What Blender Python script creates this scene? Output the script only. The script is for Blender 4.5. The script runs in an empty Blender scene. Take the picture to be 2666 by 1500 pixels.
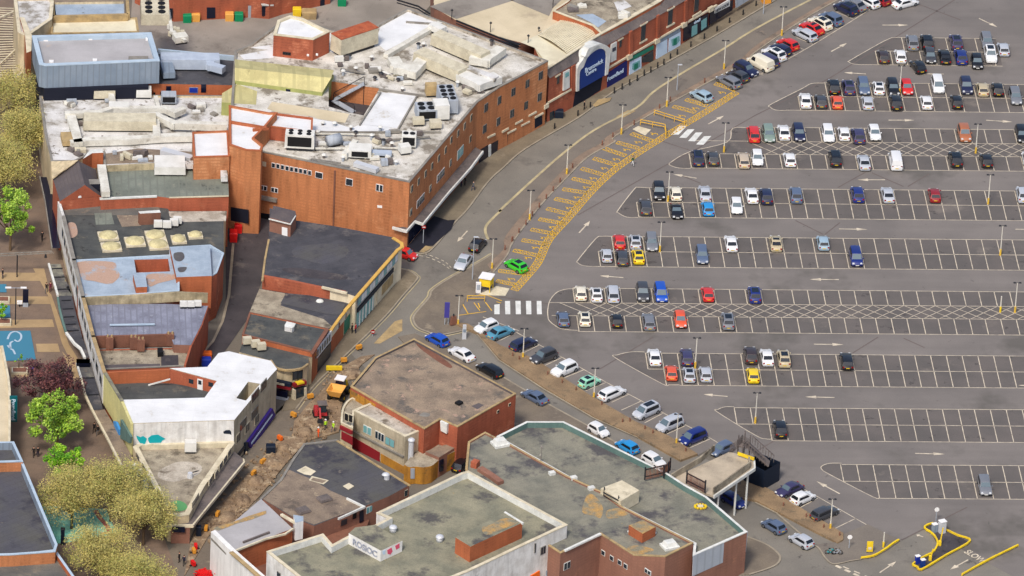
import bpy, bmesh, math, random
from mathutils import Vector, Matrix
from mathutils.geometry import tessellate_polygon
random.seed(7)
rad = math.radians
# ------------------------------------------------------------------ camera
CAMH, PITCH, ROLL, YAW, FPX = 575.11, rad(29.3245), rad(2.9641), rad(5.0252), 20040.0
cF = Vector((math.sin(YAW)*math.cos(PITCH), math.cos(YAW)*math.cos(PITCH), -math.sin(PITCH)))
cR0 = Vector((math.cos(YAW), -math.sin(YAW), 0)); cU0 = cR0.cross(cF)
cR = cR0*math.cos(ROLL) + cU0*math.sin(ROLL); cU = cU0*math.cos(ROLL) - cR0*math.sin(ROLL)
cC = cF * (-CAMH/math.sin(PITCH))
S = bpy.context.scene
cam = bpy.data.cameras.new('camera'); co = bpy.data.objects.new('camera', cam); S.collection.objects.link(co)
cam.sensor_width = 36; cam.lens = FPX/2666*36; cam.clip_start = 5; cam.clip_end = 9000
m = Matrix((cR, cU, -cF)).transposed().to_4x4(); m.translation = cC; co.matrix_world = m
S.camera = co
# ------------------------------------------------------------------ light
SUN_EL, SUN_AZ = rad(52), rad(205)      # azimuth clockwise from +Y
w = bpy.data.worlds.new('World'); S.world = w; w.use_nodes = True
nt = w.node_tree; nt.nodes.clear()
sk = nt.nodes.new('ShaderNodeTexSky'); sk.sky_type = 'NISHITA'; sk.sun_disc = False
sk.sun_elevation = SUN_EL; sk.sun_rotation = SUN_AZ; sk.air_density = 1.0; sk.dust_density = 4.0; sk.ozone_density = 1.0
bg = nt.nodes.new('ShaderNodeBackground'); bg.inputs[1].default_value = 0.13
ow = nt.nodes.new('ShaderNodeOutputWorld'); nt.links.new(sk.outputs[0], bg.inputs[0]); nt.links.new(bg.outputs[0], ow.inputs[0])
sl = bpy.data.lights.new('sun', 'SUN'); sl.energy = 1.95; sl.angle = rad(10); sl.color = (1.0, 0.93, 0.83)
so = bpy.data.objects.new('sun', sl); S.collection.objects.link(so)
sd = Vector((math.sin(SUN_AZ)*math.cos(SUN_EL), math.cos(SUN_AZ)*math.cos(SUN_EL), math.sin(SUN_EL)))
so.rotation_euler = sd.to_track_quat('Z', 'Y').to_euler()
S.view_settings.view_transform = 'Standard'; S.view_settings.look = 'None'
S.view_settings.exposure = 0.22; S.view_settings.gamma = 1.0
# ------------------------------------------------------------------ picture-survey helpers
k3 = 700/2536
CR = {'A':(0,0,k3),'B':(650,0,k3),'C':(1300,0,k3),'D':(1966,0,k3),'E':(0,370,k3),'F':(650,370,k3),'G':(1300,370,k3),'H':(1966,370,k3),
 'I':(0,740,k3),'J':(650,740,k3),'K':(1300,740,k3),'L':(1966,740,k3),'M':(0,1100,k3),'N':(500,1100,k3),'O':(1150,1100,k3),'Q':(1966,1100,k3),
 'Z':(0,0,1.0353),'S':(0,0,1),'a':(1740,1120,350/2536),'b':(1150,690,280/2536),'c':(780,920,280/1560),'d':(0,700,280/1560),'e':(1420,60,280/1764),
 'f':(0,900,350/1951),'g':(2250,1320,416/2576),'h':(1650,0,400/2520),'i':(0,0,280/1560),'j':(0,1380,350/2576),'k':(480,1300,420/2576),
 'l':(1400,1380,600/2576),'m':(860,650,320/1325),'n':(640,920,280/2029),'o':(880,1080,440/2576),'p':(340,1080,400/1811)}
def T(s):
    out = []; cur = 'S'
    for t in s.split():
        if t in CR: cur = t; continue
        x, y = t.split(','); o = CR[cur]
        out.append((o[0]+float(x)*o[2], o[1]+float(y)*o[2]))
    return out
def P(p, z=0.0):
    d = cF*FPX + cR*(p[0]-1333) - cU*(p[1]-750)
    t = (z-cC.z)/d.z
    return cC + d*t
def W(s, z=0.0): return [P(q, z) for q in T(s)]
def W1(s, z=0.0): return W(s, z)[0]
def smooth(pts, n=6, closed=False):
    out = []; N = len(pts)
    rng = range(N) if closed else range(N-1)
    for i in rng:
        g = lambda j: pts[j % N] if closed else pts[max(0, min(N-1, j))]
        p0, p1, p2, p3 = g(i-1), g(i), g(i+1), g(i+2)
        for k in range(n):
            t = k/n
            out.append(0.5*((2*p1)+(p2-p0)*t+(2*p0-5*p1+4*p2-p3)*t*t+(3*p1-p0-3*p2+p3)*t*t*t))
    if not closed: out.append(pts[-1])
    return out
# ------------------------------------------------------------------ materials
def lin(c, f=0.92):
    o = []
    for v in c:
        v = v/255.0; v = v/12.92 if v <= 0.04045 else ((v+0.055)/1.055)**2.4
        o.append(min(0.9, v*f))
    return (*o, 1.0)
MATS = {}
def mat(name, c1, c2=None, sc=0.5, c3=None, sc3=0.15, th=0.55, rough=0.85, metal=0.0, streak=0.0, fine=0.12, lines=None, ldark=0.75, spec=0.3, lo=0.38, hi=0.62, bump=0.0, seams=None, spots=None, lane=0.0):
    if name in MATS: return MATS[name]
    M = bpy.data.materials.new(name); M.use_nodes = True; n = M.node_tree; L = n.links
    bs = n.nodes['Principled BSDF']; bs.inputs['Roughness'].default_value = rough; bs.inputs['Metallic'].default_value = metal
    bs.inputs['Specular IOR Level'].default_value = spec
    MATS[name] = M
    if c2 is None and c3 is None and fine == 0:
        bs.inputs['Base Color'].default_value = lin(c1); return M
    tc = n.nodes.new('ShaderNodeTexCoord')
    def noise(scale, det=6, sx=1, sz=1, rough_=0.6):
        mp = n.nodes.new('ShaderNodeMapping'); mp.inputs['Scale'].default_value = (sx, sx, sz); L.new(tc.outputs['Object'], mp.inputs[0])
        nz = n.nodes.new('ShaderNodeTexNoise'); nz.inputs['Scale'].default_value = scale; nz.inputs['Detail'].default_value = det
        nz.inputs['Roughness'].default_value = rough_; L.new(mp.outputs[0], nz.inputs['Vector']); return nz.outputs['Fac']
    def ramp(f, a, b):
        r = n.nodes.new('ShaderNodeMapRange'); r.inputs['From Min'].default_value = a; r.inputs['From Max'].default_value = b; L.new(f, r.inputs['Value']); return r.outputs[0]
    def mix(f, A, B, mode='MIX'):
        x = n.nodes.new('ShaderNodeMix'); x.data_type = 'RGBA'; x.blend_type = mode
        if isinstance(f, float): x.inputs['Factor'].default_value = f
        else: L.new(f, x.inputs['Factor'])
        for v, i in ((A, 'A'), (B, 'B')):
            s = [q for q in x.inputs if q.name == i and q.type == 'RGBA'][0]
            if isinstance(v, tuple): s.default_value = v
            else: L.new(v, s)
        return [q for q in x.outputs if q.type == 'RGBA'][0]
    col = lin(c1)
    if c2 is not None:
        col = mix(ramp(noise(sc, 8), lo, hi), col, lin(c2))
    if c3 is not None:
        col = mix(ramp(noise(sc3, 5, rough_=0.7), th, th+0.10), col if not isinstance(col, tuple) else col, lin(c3))
    if seams:
        ang, bw, bh, amt = seams
        mp = n.nodes.new('ShaderNodeMapping'); mp.inputs['Rotation'].default_value = (0, 0, rad(ang)); L.new(tc.outputs['Object'], mp.inputs[0])
        bk = n.nodes.new('ShaderNodeTexBrick'); bk.inputs['Scale'].default_value = 1; bk.inputs['Brick Width'].default_value = bw; bk.inputs['Row Height'].default_value = bh
        bk.inputs['Mortar Size'].default_value = 0.05; bk.inputs['Mortar Smooth'].default_value = 0.3; bk.inputs['Color1'].default_value = (1-amt, 1-amt, 1-amt, 1); bk.inputs['Color2'].default_value = (1, 1, 1, 1); bk.inputs['Mortar'].default_value = (1-amt*2,)*3+(1,)
        L.new(mp.outputs[0], bk.inputs['Vector']); col = mix(1.0, col, bk.outputs['Color'], 'MULTIPLY')
    if lane > 0:
        mp = n.nodes.new('ShaderNodeMapping'); mp.inputs['Scale'].default_value = (0.03, 0.45, 1); L.new(tc.outputs['Object'], mp.inputs[0])
        nz = n.nodes.new('ShaderNodeTexNoise'); nz.inputs['Scale'].default_value = 1; nz.inputs['Detail'].default_value = 5; L.new(mp.outputs[0], nz.inputs['Vector'])
        rr_ = n.nodes.new('ShaderNodeMapRange'); rr_.inputs['From Min'].default_value = 0.35; rr_.inputs['From Max'].default_value = 0.65; rr_.inputs['To Min'].default_value = 1-lane; rr_.inputs['To Max'].default_value = 1+lane*0.5; L.new(nz.outputs['Fac'], rr_.inputs['Value'])
        h2 = n.nodes.new('ShaderNodeHueSaturation'); L.new(rr_.outputs[0], h2.inputs['Value']); L.new(col, h2.inputs['Color']); col = h2.outputs[0]
    if spots:
        scol, ssc, sth = spots
        col = mix(ramp(noise(ssc, 4, rough_=0.75), sth, sth+0.06), col, lin(scol))
    if streak > 0:
        f = ramp(noise(1.3, 6, 1, 0.12), 0.45, 0.75)
        ml = n.nodes.new('ShaderNodeMath'); ml.operation = 'MULTIPLY'; ml.inputs[1].default_value = streak; L.new(f, ml.inputs[0])
        col = mix(ml.outputs[0], col, lin(tuple(v*0.45 for v in c1)))
    if fine > 0:
        g = noise(6.0, 3); f = ramp(g, 0.3, 0.7)
        ml = n.nodes.new('ShaderNodeMapRange'); ml.inputs['To Min'].default_value = 1-fine; ml.inputs['To Max'].default_value = 1+fine; L.new(f, ml.inputs['Value'])
        hs = n.nodes.new('ShaderNodeHueSaturation'); L.new(ml.outputs[0], hs.inputs['Value'])
        if isinstance(col, tuple): hs.inputs['Color'].default_value = col
        else: L.new(col, hs.inputs['Color'])
        col = hs.outputs[0]
    if lines:   # (axis, spacing) dark seams in the material
        ax, sp_ = lines
        sx = n.nodes.new('ShaderNodeSeparateXYZ')
        if isinstance(ax, tuple):
            dt = n.nodes.new('ShaderNodeVectorMath'); dt.operation = 'DOT_PRODUCT'; L.new(tc.outputs['Object'], dt.inputs[0]); dt.inputs[1].default_value = ax; src = dt.outputs['Value']
        else:
            L.new(tc.outputs['Object'], sx.inputs[0]); src = sx.outputs[ax]
        dv = n.nodes.new('ShaderNodeMath'); dv.operation = 'DIVIDE'; dv.inputs[1].default_value = sp_; L.new(src, dv.inputs[0])
        fr = n.nodes.new('ShaderNodeMath'); fr.operation = 'FRACT'; L.new(dv.outputs[0], fr.inputs[0])
        lt = n.nodes.new('ShaderNodeMath'); lt.operation = 'LESS_THAN'; lt.inputs[1].default_value = 0.22; L.new(fr.outputs[0], lt.inputs[0])
        col = mix(lt.outputs[0], col, (ldark, ldark, ldark, 1), 'MULTIPLY') if False else mix(lt.outputs[0], col, lin(tuple(v*ldark for v in c1)))
    if isinstance(col, tuple): bs.inputs['Base Color'].default_value = col
    else: L.new(col, bs.inputs['Base Color'])
    return M
def plain(name, c, rough=0.6, metal=0.0, spec=0.4): return mat(name, c, fine=0, rough=rough, metal=metal, spec=spec)
def paint(name, c):
    if name in MATS: return MATS[name]
    M = plain(name, c, 0.28, 0.0, 0.5); b = M.node_tree.nodes['Principled BSDF']; b.inputs['Coat Weight'].default_value = 0.6; b.inputs['Coat Roughness'].default_value = 0.12
    return M
# grounds
mat('asphalt_aisle', (132,126,122), (119,114,111), 0.06, (106,102,98), 0.035, 0.54, fine=0.09, lane=0.07, spots=((94,90,87), 0.5, 0.65))
mat('asphalt_bay', (110,104,101), (99,95,93), 0.15, (124,117,111), 0.12, 0.6, fine=0.10, spots=((82,78,77), 0.38, 0.61), lane=0.03)
mat('asphalt_road', (136,131,122), (120,116,109), 0.10, (102,98,93), 0.07, 0.57, fine=0.11, spots=((92,88,84), 0.35, 0.62))
mat('asphalt_lane', (130,122,112), (116,109,102), 0.14, (154,138,120), 0.09, 0.6, fine=0.12, spots=((98,92,88), 0.3, 0.62))
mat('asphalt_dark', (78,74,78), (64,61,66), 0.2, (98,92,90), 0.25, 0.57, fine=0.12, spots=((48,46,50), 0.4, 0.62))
mat('asphalt_fresh', (40,40,52), (34,34,44), 0.3)
mat('asphalt_yard', (160,153,144), (138,132,124), 0.09, (124,117,110), 0.08, 0.54, fine=0.08, seams=(20,12,9,0.05), spots=((110,104,98), 0.3, 0.64))
mat('urban_ground', (120,114,105), (104,100,92), 0.02)
mat('pavement', (138,126,106), (120,110,94), 0.2, (152,140,120), 0.15, 0.58, fine=0.12, seams=(30,4,2.5,0.06))
mat('pavement_b', (134,123,108), (116,107,97), 0.2, (150,138,120), 0.2, 0.58, fine=0.12, seams=(55,4,2.5,0.06))
mat('verge', (150,130,112), (132,116,102), 0.25, (112,102,92), 0.2, 0.52, fine=0.14)
mat('brown_bed', (156,132,102), (132,112,88), 0.3, (112,100,82), 0.4, 0.55, fine=0.22)
mat('soil', (158,136,110), (128,108,88), 0.6, (188,170,142), 0.5, 0.55, fine=0.28, spots=((100,82,66), 0.7, 0.6))
mat('paver_brown', (138,118,102), (124,108,96), 0.3, fine=0.12, seams=(15,3,1.5,0.07), spots=((104,92,82), 0.4, 0.64))
mat('paver_tan', (182,156,118), (166,142,108), 0.3, fine=0.07)
mat('kerb', (168,158,140), (148,138,122), 0.4)
mat('line_white', (222,210,188), (168,158,144), 0.9, lo=0.42, hi=0.72, fine=0.12)
mat('line_dim', (205,194,180), (160,148,138), 0.5, fine=0.05)
mat('line_yellow', (240,190,56), (204,164,84), 0.9, lo=0.42, hi=0.72, fine=0.14)
mat('line_cream', (200,186,146), (170,158,126), 0.5, fine=0.06)
mat('crack', (104,94,92), (112,102,98), 0.3)
plain('blue_paint', (66,130,158), 0.7); mat('mint_paint', (170,226,196), (120,204,190), 0.25, (120,190,230), 0.2, 0.6); plain('coral_paint', (190,110,100), 0.7)
# walls
mat('brick_orange', (202,134,90), (182,118,78), 0.14, (214,152,108), 0.12, 0.57, streak=0.5, fine=0.14, lines=(2,0.55), ldark=0.92, spots=((150,102,74), 0.25, 0.64))
mat('brick_red', (184,102,74), (158,88,66), 0.2, (200,124,94), 0.25, 0.58, streak=0.4, fine=0.14, lines=(2,0.5), ldark=0.92, spots=((130,80,64), 0.3, 0.64))
mat('brick_brown', (156,112,94), (140,100,86), 0.2, (172,122,98), 0.15, 0.6, streak=0.25, fine=0.12, lines=(2,0.5), ldark=0.92)
mat('brick_vivid', (190,110,72), (168,96,64), 0.3, streak=0.35, fine=0.12, lines=(2,0.5), ldark=0.93)
mat('brick_dark', (140,96,78), (122,84,70), 0.3, streak=0.3)
mat('wall_cream', (222,204,168), (196,180,148), 0.4, (156,140,114), 0.35, 0.64, streak=0.5, fine=0.1)
mat('wall_pale', (240,228,200), (228,214,184), 0.4, streak=0.25, fine=0.06); mat('cap_yellow', (226,182,92), (206,164,88), 0.6, fine=0.1); mat('wall_white', (242,242,240), (228,228,226), 0.3, streak=0.25, fine=0.04)
mat('wall_white_dirty', (238,238,236), (214,212,208), 0.6, (120,114,108), 0.35, 0.66, streak=0.4, fine=0.06)
mat('wall_beige', (198,186,160), (176,165,142), 0.45, (138,126,106), 0.35, 0.62, streak=0.5, fine=0.1)
mat('wall_yellow', (224,216,150), (206,200,142), 0.25, streak=0.2)
mat('wall_ochre', (196,140,52), (168,118,52), 0.5, (112,92,60), 0.4, 0.6, streak=0.5)
mat('clad_blue', (142,156,172), (130,146,164), 0.3, fine=0.05, lines=(0,0.9), ldark=0.88, streak=0.15)
mat('clad_grey', (176,184,194), (164,172,184), 0.3, fine=0.04, lines=(0,1.2), ldark=0.92)
mat('stone_band', (196,182,150), (150,138,112), 0.5, (110,102,84), 0.4, 0.6, streak=0.5)
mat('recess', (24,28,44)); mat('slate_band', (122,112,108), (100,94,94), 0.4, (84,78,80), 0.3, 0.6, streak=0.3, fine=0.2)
# roofs
mat('roof_white', (226,226,226), (196,194,190), 0.3, (150,144,134), 0.28, 0.52, fine=0.12, seams=(8,5,1.2,0.05), spots=((118,110,100), 0.5, 0.61))
mat('roof_bright', (236,238,240), (222,224,226), 0.3, (198,192,180), 0.3, 0.6, fine=0.05, seams=(8,6,1.5,0.03))
mat('roof_dirty', (206,198,184), (168,158,144), 0.45, (120,110,96), 0.35, 0.53, fine=0.2, seams=(12,5,1.1,0.06))
mat('roof_store', (226,223,216), (192,187,176), 0.32, (138,130,118), 0.3, 0.52, fine=0.18, seams=(-28,6,1.3,0.07), spots=((112,104,94), 0.55, 0.61))
mat('roof_tan', (222,208,178), (200,186,156), 0.10, (180,166,142), 0.09, 0.57, fine=0.06, seams=(-28,10,5,0.03))
mat('roof_vault', (232,226,200), (214,206,180), 0.3, fine=0.04)
mat('roof_green', (132,138,128), (112,118,110), 0.3, (150,150,136), 0.25, 0.58, lines=(0,1.1), ldark=0.90, fine=0.12, spots=((90,94,90), 0.3, 0.62))
mat('roof_grey', (116,114,108), (96,96,94), 0.25, (142,130,112), 0.22, 0.57, fine=0.16, seams=(5,6,1.1,0.08))
mat('roof_char', (84,84,90), (68,69,76), 0.25, (108,104,104), 0.2, 0.56, fine=0.12, seams=(-24,7,1.1,0.10), spots=((54,54,60), 0.3, 0.62))
mat('roof_char2', (92,94,92), (74,77,78), 0.3, (118,112,100), 0.25, 0.56, fine=0.14, seams=(6,7,1.1,0.10), spots=((62,62,62), 0.35, 0.62))
mat('roof_char3', (86,86,94), (94,93,90), 0.12, (68,67,76), 0.16, 0.53, fine=0.12, seams=(-35,7,1.1,0.10), spots=((116,110,104), 0.3, 0.64))
mat('roof_blue', (172,188,204), (154,170,188), 0.4, (190,166,150), 0.14, 0.58, fine=0.08, seams=(5,6,1.4,0.04), spots=((120,124,130), 0.35, 0.64))
mat('roof_lead', (146,150,168), (118,120,136), 0.35, (172,176,188), 0.3, 0.6, lines=(0,0.9), ldark=0.85)
mat('roof_brown', (160,142,122), (130,116,102), 0.4, (104,98,92), 0.28, 0.53, fine=0.26, spots=((178,150,132), 0.6, 0.6))
mat('roof_moss', (154,150,128), (126,126,110), 0.25, (92,90,88), 0.16, 0.52, fine=0.18, seams=(32,7,1.1,0.06), spots=((168,146,96), 0.22, 0.66))
mat('roof_moss2', (146,143,128), (120,120,110), 0.25, (90,88,90), 0.16, 0.52, fine=0.18, seams=(-30,7,1.1,0.06), spots=((164,142,96), 0.2, 0.67))
mat('roof_taupe', (152,136,118), (128,114,102), 0.35, (104,94,86), 0.3, 0.55, fine=0.2, seams=(-33,6,1.1,0.06), spots=((180,164,138), 0.4, 0.63))
mat('roof_stone', (176,166,146), (140,130,114), 0.5, (104,96,84), 0.35, 0.54, fine=0.22, spots=((86,80,72), 0.6, 0.64))
mat('roof_slate', (104,96,96), (90,84,88), 0.4, fine=0.12, lines=(2,0.35), ldark=0.9)
mat('roof_felt_grey', (184,182,184), (168,166,168), 0.15, (196,178,158), 0.16, 0.6, fine=0.06, seams=(5,8,2,0.03))
mat('shed_yellow', (206,198,144), (184,176,128), 0.35, (160,152,108), 0.3, 0.6, fine=0.1, lines=(0,2.2), ldark=0.90)
mat('shed_green', (176,180,112), (156,164,104), 0.3, fine=0.05, streak=0.25)
mat('lichen', (136,132,114), (188,150,92), 0.7, lo=0.40, hi=0.62, fine=0.28)
mat('damp', (88,86,90), (100,98,98), 0.5)
mat('rust_patch', (166,174,184), (186,156,138), 0.55, lo=0.34, hi=0.46, fine=0.14)
# trim
mat('cap_cream', (226,216,190), (202,192,166), 0.7, (168,158,136), 0.5, 0.62, fine=0.08)
mat('cap_white', (230,232,228), (208,210,206), 0.7, (170,168,160), 0.5, 0.66, fine=0.07)
mat('cap_ochre', (190,164,118), (158,138,104), 0.7, (126,112,92), 0.5, 0.6, fine=0.12)
mat('cap_blue', (186,204,220), (170,190,208), 0.5, fine=0.03)
mat('cap_grey', (150,146,138), (128,124,118), 0.5, fine=0.06)
mat('teal_wall', (104,132,126), (92,120,116), 0.3, streak=0.2)
plain('steel_light', (214,218,224), 0.5, 0.2); mat('duct', (228,227,218), (206,203,192), 0.7, (170,164,150), 0.5, 0.62, fine=0.1); mat('duct_blue', (186,198,214), (170,182,200), 0.5, fine=0.04)
mat('unit_cream', (214,207,184), (192,184,162), 0.7, (164,156,136), 0.5, 0.62, fine=0.1); mat('unit_white', (230,230,226), (212,212,206), 0.5, fine=0.04)
mat('rusty', (186,100,66), (158,80,56), 0.9, (206,150,110), 0.7, 0.6); plain('dark_metal', (38,40,46), 0.5); plain('black', (16,16,20), 0.7); plain('white_plain', (240,240,240), 0.6)
plain('glass', (40,52,62), 0.12, 0.0, 0.6); plain('glass_teal', (120,176,180), 0.2); plain('glass_navy', (16,22,46), 0.2)
plain('tyre', (18,18,20), 0.8); plain('rim', (130,134,140), 0.35, 0.6); plain('head_glass', (220,225,230), 0.15); plain('tail_glass', (150,16,16), 0.25)
plain('plate_white', (230,230,225)); plain('plate_yellow', (226,190,40)); plain('car_glass', (26,32,40), 0.08, 0.0, 0.8); plain('windscreen_glass', (92,110,120), 0.08, 0.0, 0.9)
plain('pole_white', (222,218,206), 0.5); mat('yellow_paint', (244,212,40), (226,190,44), 0.8, fine=0.04); mat('deck_concrete', (196,182,160), (172,160,142), 0.3, (146,136,122), 0.3, 0.6, fine=0.1); plain('bollard', (36,36,38), 0.6); plain('base_yellow', (224,184,66), 0.6)
plain('sign_blue', (0,52,132), 0.5); plain('sign_navy', (10,26,104), 0.5); plain('sign_teal', (0,96,104), 0.5); plain('sign_letter', (206,228,250), 0.5); plain('awning_purple', (56,34,130), 0.6)
plain('shop_green', (30,126,104)); plain('graffiti_teal', (0,168,178), 0.6); plain('graffiti_dark', (60,66,82)); plain('graffiti_pink', (226,90,120)); plain('graffiti_grey', (168,174,190)); plain('graffiti_blue', (70,150,220))
plain('bin_green', (0,140,92)); plain('bin_orange', (232,172,84)); plain('bin_red', (222,24,24)); plain('bin_blue', (20,50,160)); plain('bin_navy', (16,30,50)); plain('hazard_orange', (240,112,32)); plain('orange_amber', (220,152,54))
plain('skin', (214,166,140)); plain('hiviz', (186,240,50)); plain('clay_red', (176,44,50)); plain('purple_sign', (70,66,150)); plain('maroon', (140,30,40)); mat('skylight_plastic', (214,204,158), (184,174,134), 0.9, fine=0.14)
plain('moss_green', (96,160,104), 0.9); plain('canopy_metal', (214,208,182), 0.6)
# ------------------------------------------------------------------ mesh builder
COL = S.collection
class MB:
    def __init__(s): s.v = []; s.f = []; s.m = []; s.mi = 0
    def add(s, vs, fs):
        b = len(s.v); s.v += [tuple(v) for v in vs]; s.f += [tuple(i+b for i in f) for f in fs]; s.m += [s.mi]*len(fs)
    def quad(s, a, b, c, d): s.add([a, b, c, d], [(0,1,2,3)])
    def box(s, c, d, rz=0.0, top=1.0, topy=None):
        x, y, z = d[0]/2, d[1]/2, d[2]/2; cr, sr = math.cos(rz), math.sin(rz); vs = []
        topy = top if topy is None else topy
        for k in (-1, 1):
            tx = top if k == 1 else 1; ty = topy if k == 1 else 1
            for (i, j) in ((-1,-1),(1,-1),(1,1),(-1,1)):
                a, b = i*x*tx, j*y*ty; vs.append((c[0]+a*cr-b*sr, c[1]+a*sr+b*cr, c[2]+k*z))
        s.add(vs, [(3,2,1,0),(4,5,6,7),(0,1,5,4),(1,2,6,5),(2,3,7,6),(3,0,4,7)])
    def bar(s, a, b, w, h=None):
        a, b = Vector(a), Vector(b); h = w if h is None else h; d = (b-a); jt = 0.007*((len(s.f)//6) % 5); w += jt; h += jt
        if d.length < 1e-6: return
        d.normalize(); up = Vector((0,0,1)) if abs(d.z) < 0.95 else Vector((1,0,0))
        x = d.cross(up).normalized()*w/2; y = x.cross(d).normalized()*h/2
        vs = [a-x-y, a+x-y, a+x+y, a-x+y, b-x-y, b+x-y, b+x+y, b-x+y]
        s.add(vs, [(3,2,1,0),(4,5,6,7),(0,1,5,4),(1,2,6,5),(2,3,7,6),(3,0,4,7)])
    def cyl(s, a, b, r1, r2=None, n=10, cap=True):
        a, b = Vector(a), Vector(b); r2 = r1 if r2 is None else r2; d = (b-a).normalized()
        up = Vector((0,0,1)) if abs(d.z) < 0.95 else Vector((1,0,0)); x = d.cross(up).normalized(); y = d.cross(x)
        vs = []
        for p, r in ((a, r1), (b, r2)):
            for i in range(n):
                t = 2*math.pi*i/n; vs.append(p+x*math.cos(t)*r+y*math.sin(t)*r)
        fs = [(i, (i+1) % n, n+(i+1) % n, n+i) for i in range(n)]
        if cap: fs += [tuple(range(n))[::-1], tuple(range(n, 2*n))]
        s.add(vs, fs)
    def poly(s, pts, z=None, holes=()):
        loops = [[Vector((p[0], p[1], (p[2] if z is None else z))) for p in pts]] + [[Vector((p[0], p[1], (p[2] if z is None else z))) for p in h] for h in holes]
        tris = tessellate_polygon(loops); flat = [p for l in loops for p in l]
        fs = []
        for t in tris:
            a, b, c = (flat[i] for i in t)
            fs.append(t if (b-a).cross(c-a).z > 0 else (t[0], t[2], t[1]))
        s.add(flat, fs)
    def walls(s, pts, z0, z1, flip=False):
        n = len(pts)
        for i in range(n):
            a, b = pts[i], pts[(i+1) % n]
            q = [(a[0],a[1],z0),(b[0],b[1],z0),(b[0],b[1],z1),(a[0],a[1],z1)]
            if flip: q.reverse()
            s.quad(*q)
    def prism(s, pts, z0, z1): s.walls(pts, z0, z1); s.poly(pts, z1); s.poly(pts, z0)
    def dome(s, c, rx, ry, h, rz=0, n=12, k=4):
        cr, sr = math.cos(rz), math.sin(rz); vs = []; fs = []
        for j in range(k):
            t = j/k*math.pi/2
            for i in range(n):
                u = 2*math.pi*i/n; a, b = rx*math.cos(t)*math.cos(u), ry*math.cos(t)*math.sin(u)
                vs.append((c[0]+a*cr-b*sr, c[1]+a*sr+b*cr, c[2]+h*math.sin(t)))
        vs.append((c[0], c[1], c[2]+h)); top = len(vs)-1
        for j in range(k-1):
            for i in range(n): fs.append((j*n+i, j*n+(i+1) % n, (j+1)*n+(i+1) % n, (j+1)*n+i))
        for i in range(n): fs.append(((k-1)*n+i, (k-1)*n+(i+1) % n, top))
        s.add(vs, fs)
    def strip(s, pts, w, z, closed=False):
        L = [Vector((p[0], p[1], 0)) for p in pts]; n = len(L); l, r = [], []
        for i in range(n):
            a = L[(i-1) % n] if (closed or i > 0) else L[i]; b = L[(i+1) % n] if (closed or i < n-1) else L[i]
            d = (b-a); d.normalize(); q = Vector((-d.y, d.x, 0))*w/2
            l.append((L[i]+q)[:2]+(z,)); r.append((L[i]-q)[:2]+(z,))
        for i in range(n if closed else n-1):
            j = (i+1) % n; s.quad(r[i], r[j], l[j], l[i])
    def build(s, name, mats, parent=None, smooth_=False, base=None, bevel=0):
        me = bpy.data.meshes.new(name)
        off = Vector(base) if base is not None else (parent['_b'] if parent is not None and '_b' in parent.keys() else None)
        vs = s.v
        if off is not None: vs = [(v[0]-off[0], v[1]-off[1], v[2]-off[2]) for v in vs]
        me.from_pydata(vs, [], s.f)
        if not isinstance(mats, (list, tuple)): mats = [mats]
        for q in mats: me.materials.append(MATS[q] if isinstance(q, str) else q)
        for p, mi in zip(me.polygons, s.m): p.material_index = mi; p.use_smooth = smooth_
        me.update()
        o = bpy.data.objects.new(name, me); COL.objects.link(o)
        if parent is not None: o.parent = parent; 
        if parent is not None and base is None and '_b' in parent.keys(): o['_b'] = parent['_b']
        return o
LABELS = []
def tag(o, label, cat, group=None):
    o['label'] = label; o['category'] = cat; LABELS.append(label)
    if group: o['group'] = group
    return o
def empty(name, loc, label=None, cat=None, group=None, rz=0):
    o = bpy.data.objects.new(name, None); COL.objects.link(o); o.location = loc; o.rotation_euler = (0,0,rz)
    if label: tag(o, label, cat, group)
    return o
def thing(name, loc, label, cat, group=None):          # parts are given in world coordinates
    o = empty(name, loc, label, cat, group); o['_b'] = Vector(loc); return o
def struct(o): o['kind'] = 'structure'; return o
def ground(name, pts, z, m, h=0.0, holes=()):
    b = MB()
    if h > 0: b.walls(ccw(pts), z-h, z)
    b.poly(pts, z, holes); return struct(b.build(name, m))
def ccw(p):
    a = sum(p[i][0]*p[(i+1) % len(p)][1]-p[(i+1) % len(p)][0]*p[i][1] for i in range(len(p)))
    return list(p) if a > 0 else list(p)[::-1]
def inset(poly, d):
    p = [Vector((q[0], q[1])) for q in ccw(poly)]; n = len(p); out = []
    for i in range(n):
        a, b, c = p[i-1], p[i], p[(i+1) % n]
        d1 = (b-a).normalized(); d2 = (c-b).normalized(); n1 = Vector((-d1.y, d1.x)); n2 = Vector((-d2.y, d2.x))
        mm = n1+n2
        if mm.length < 0.2: mm = n1
        mm.normalize(); k = d/max(0.35, mm.dot(n1)); out.append(b+mm*k)
    return [(q.x, q.y) for q in out]
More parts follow.
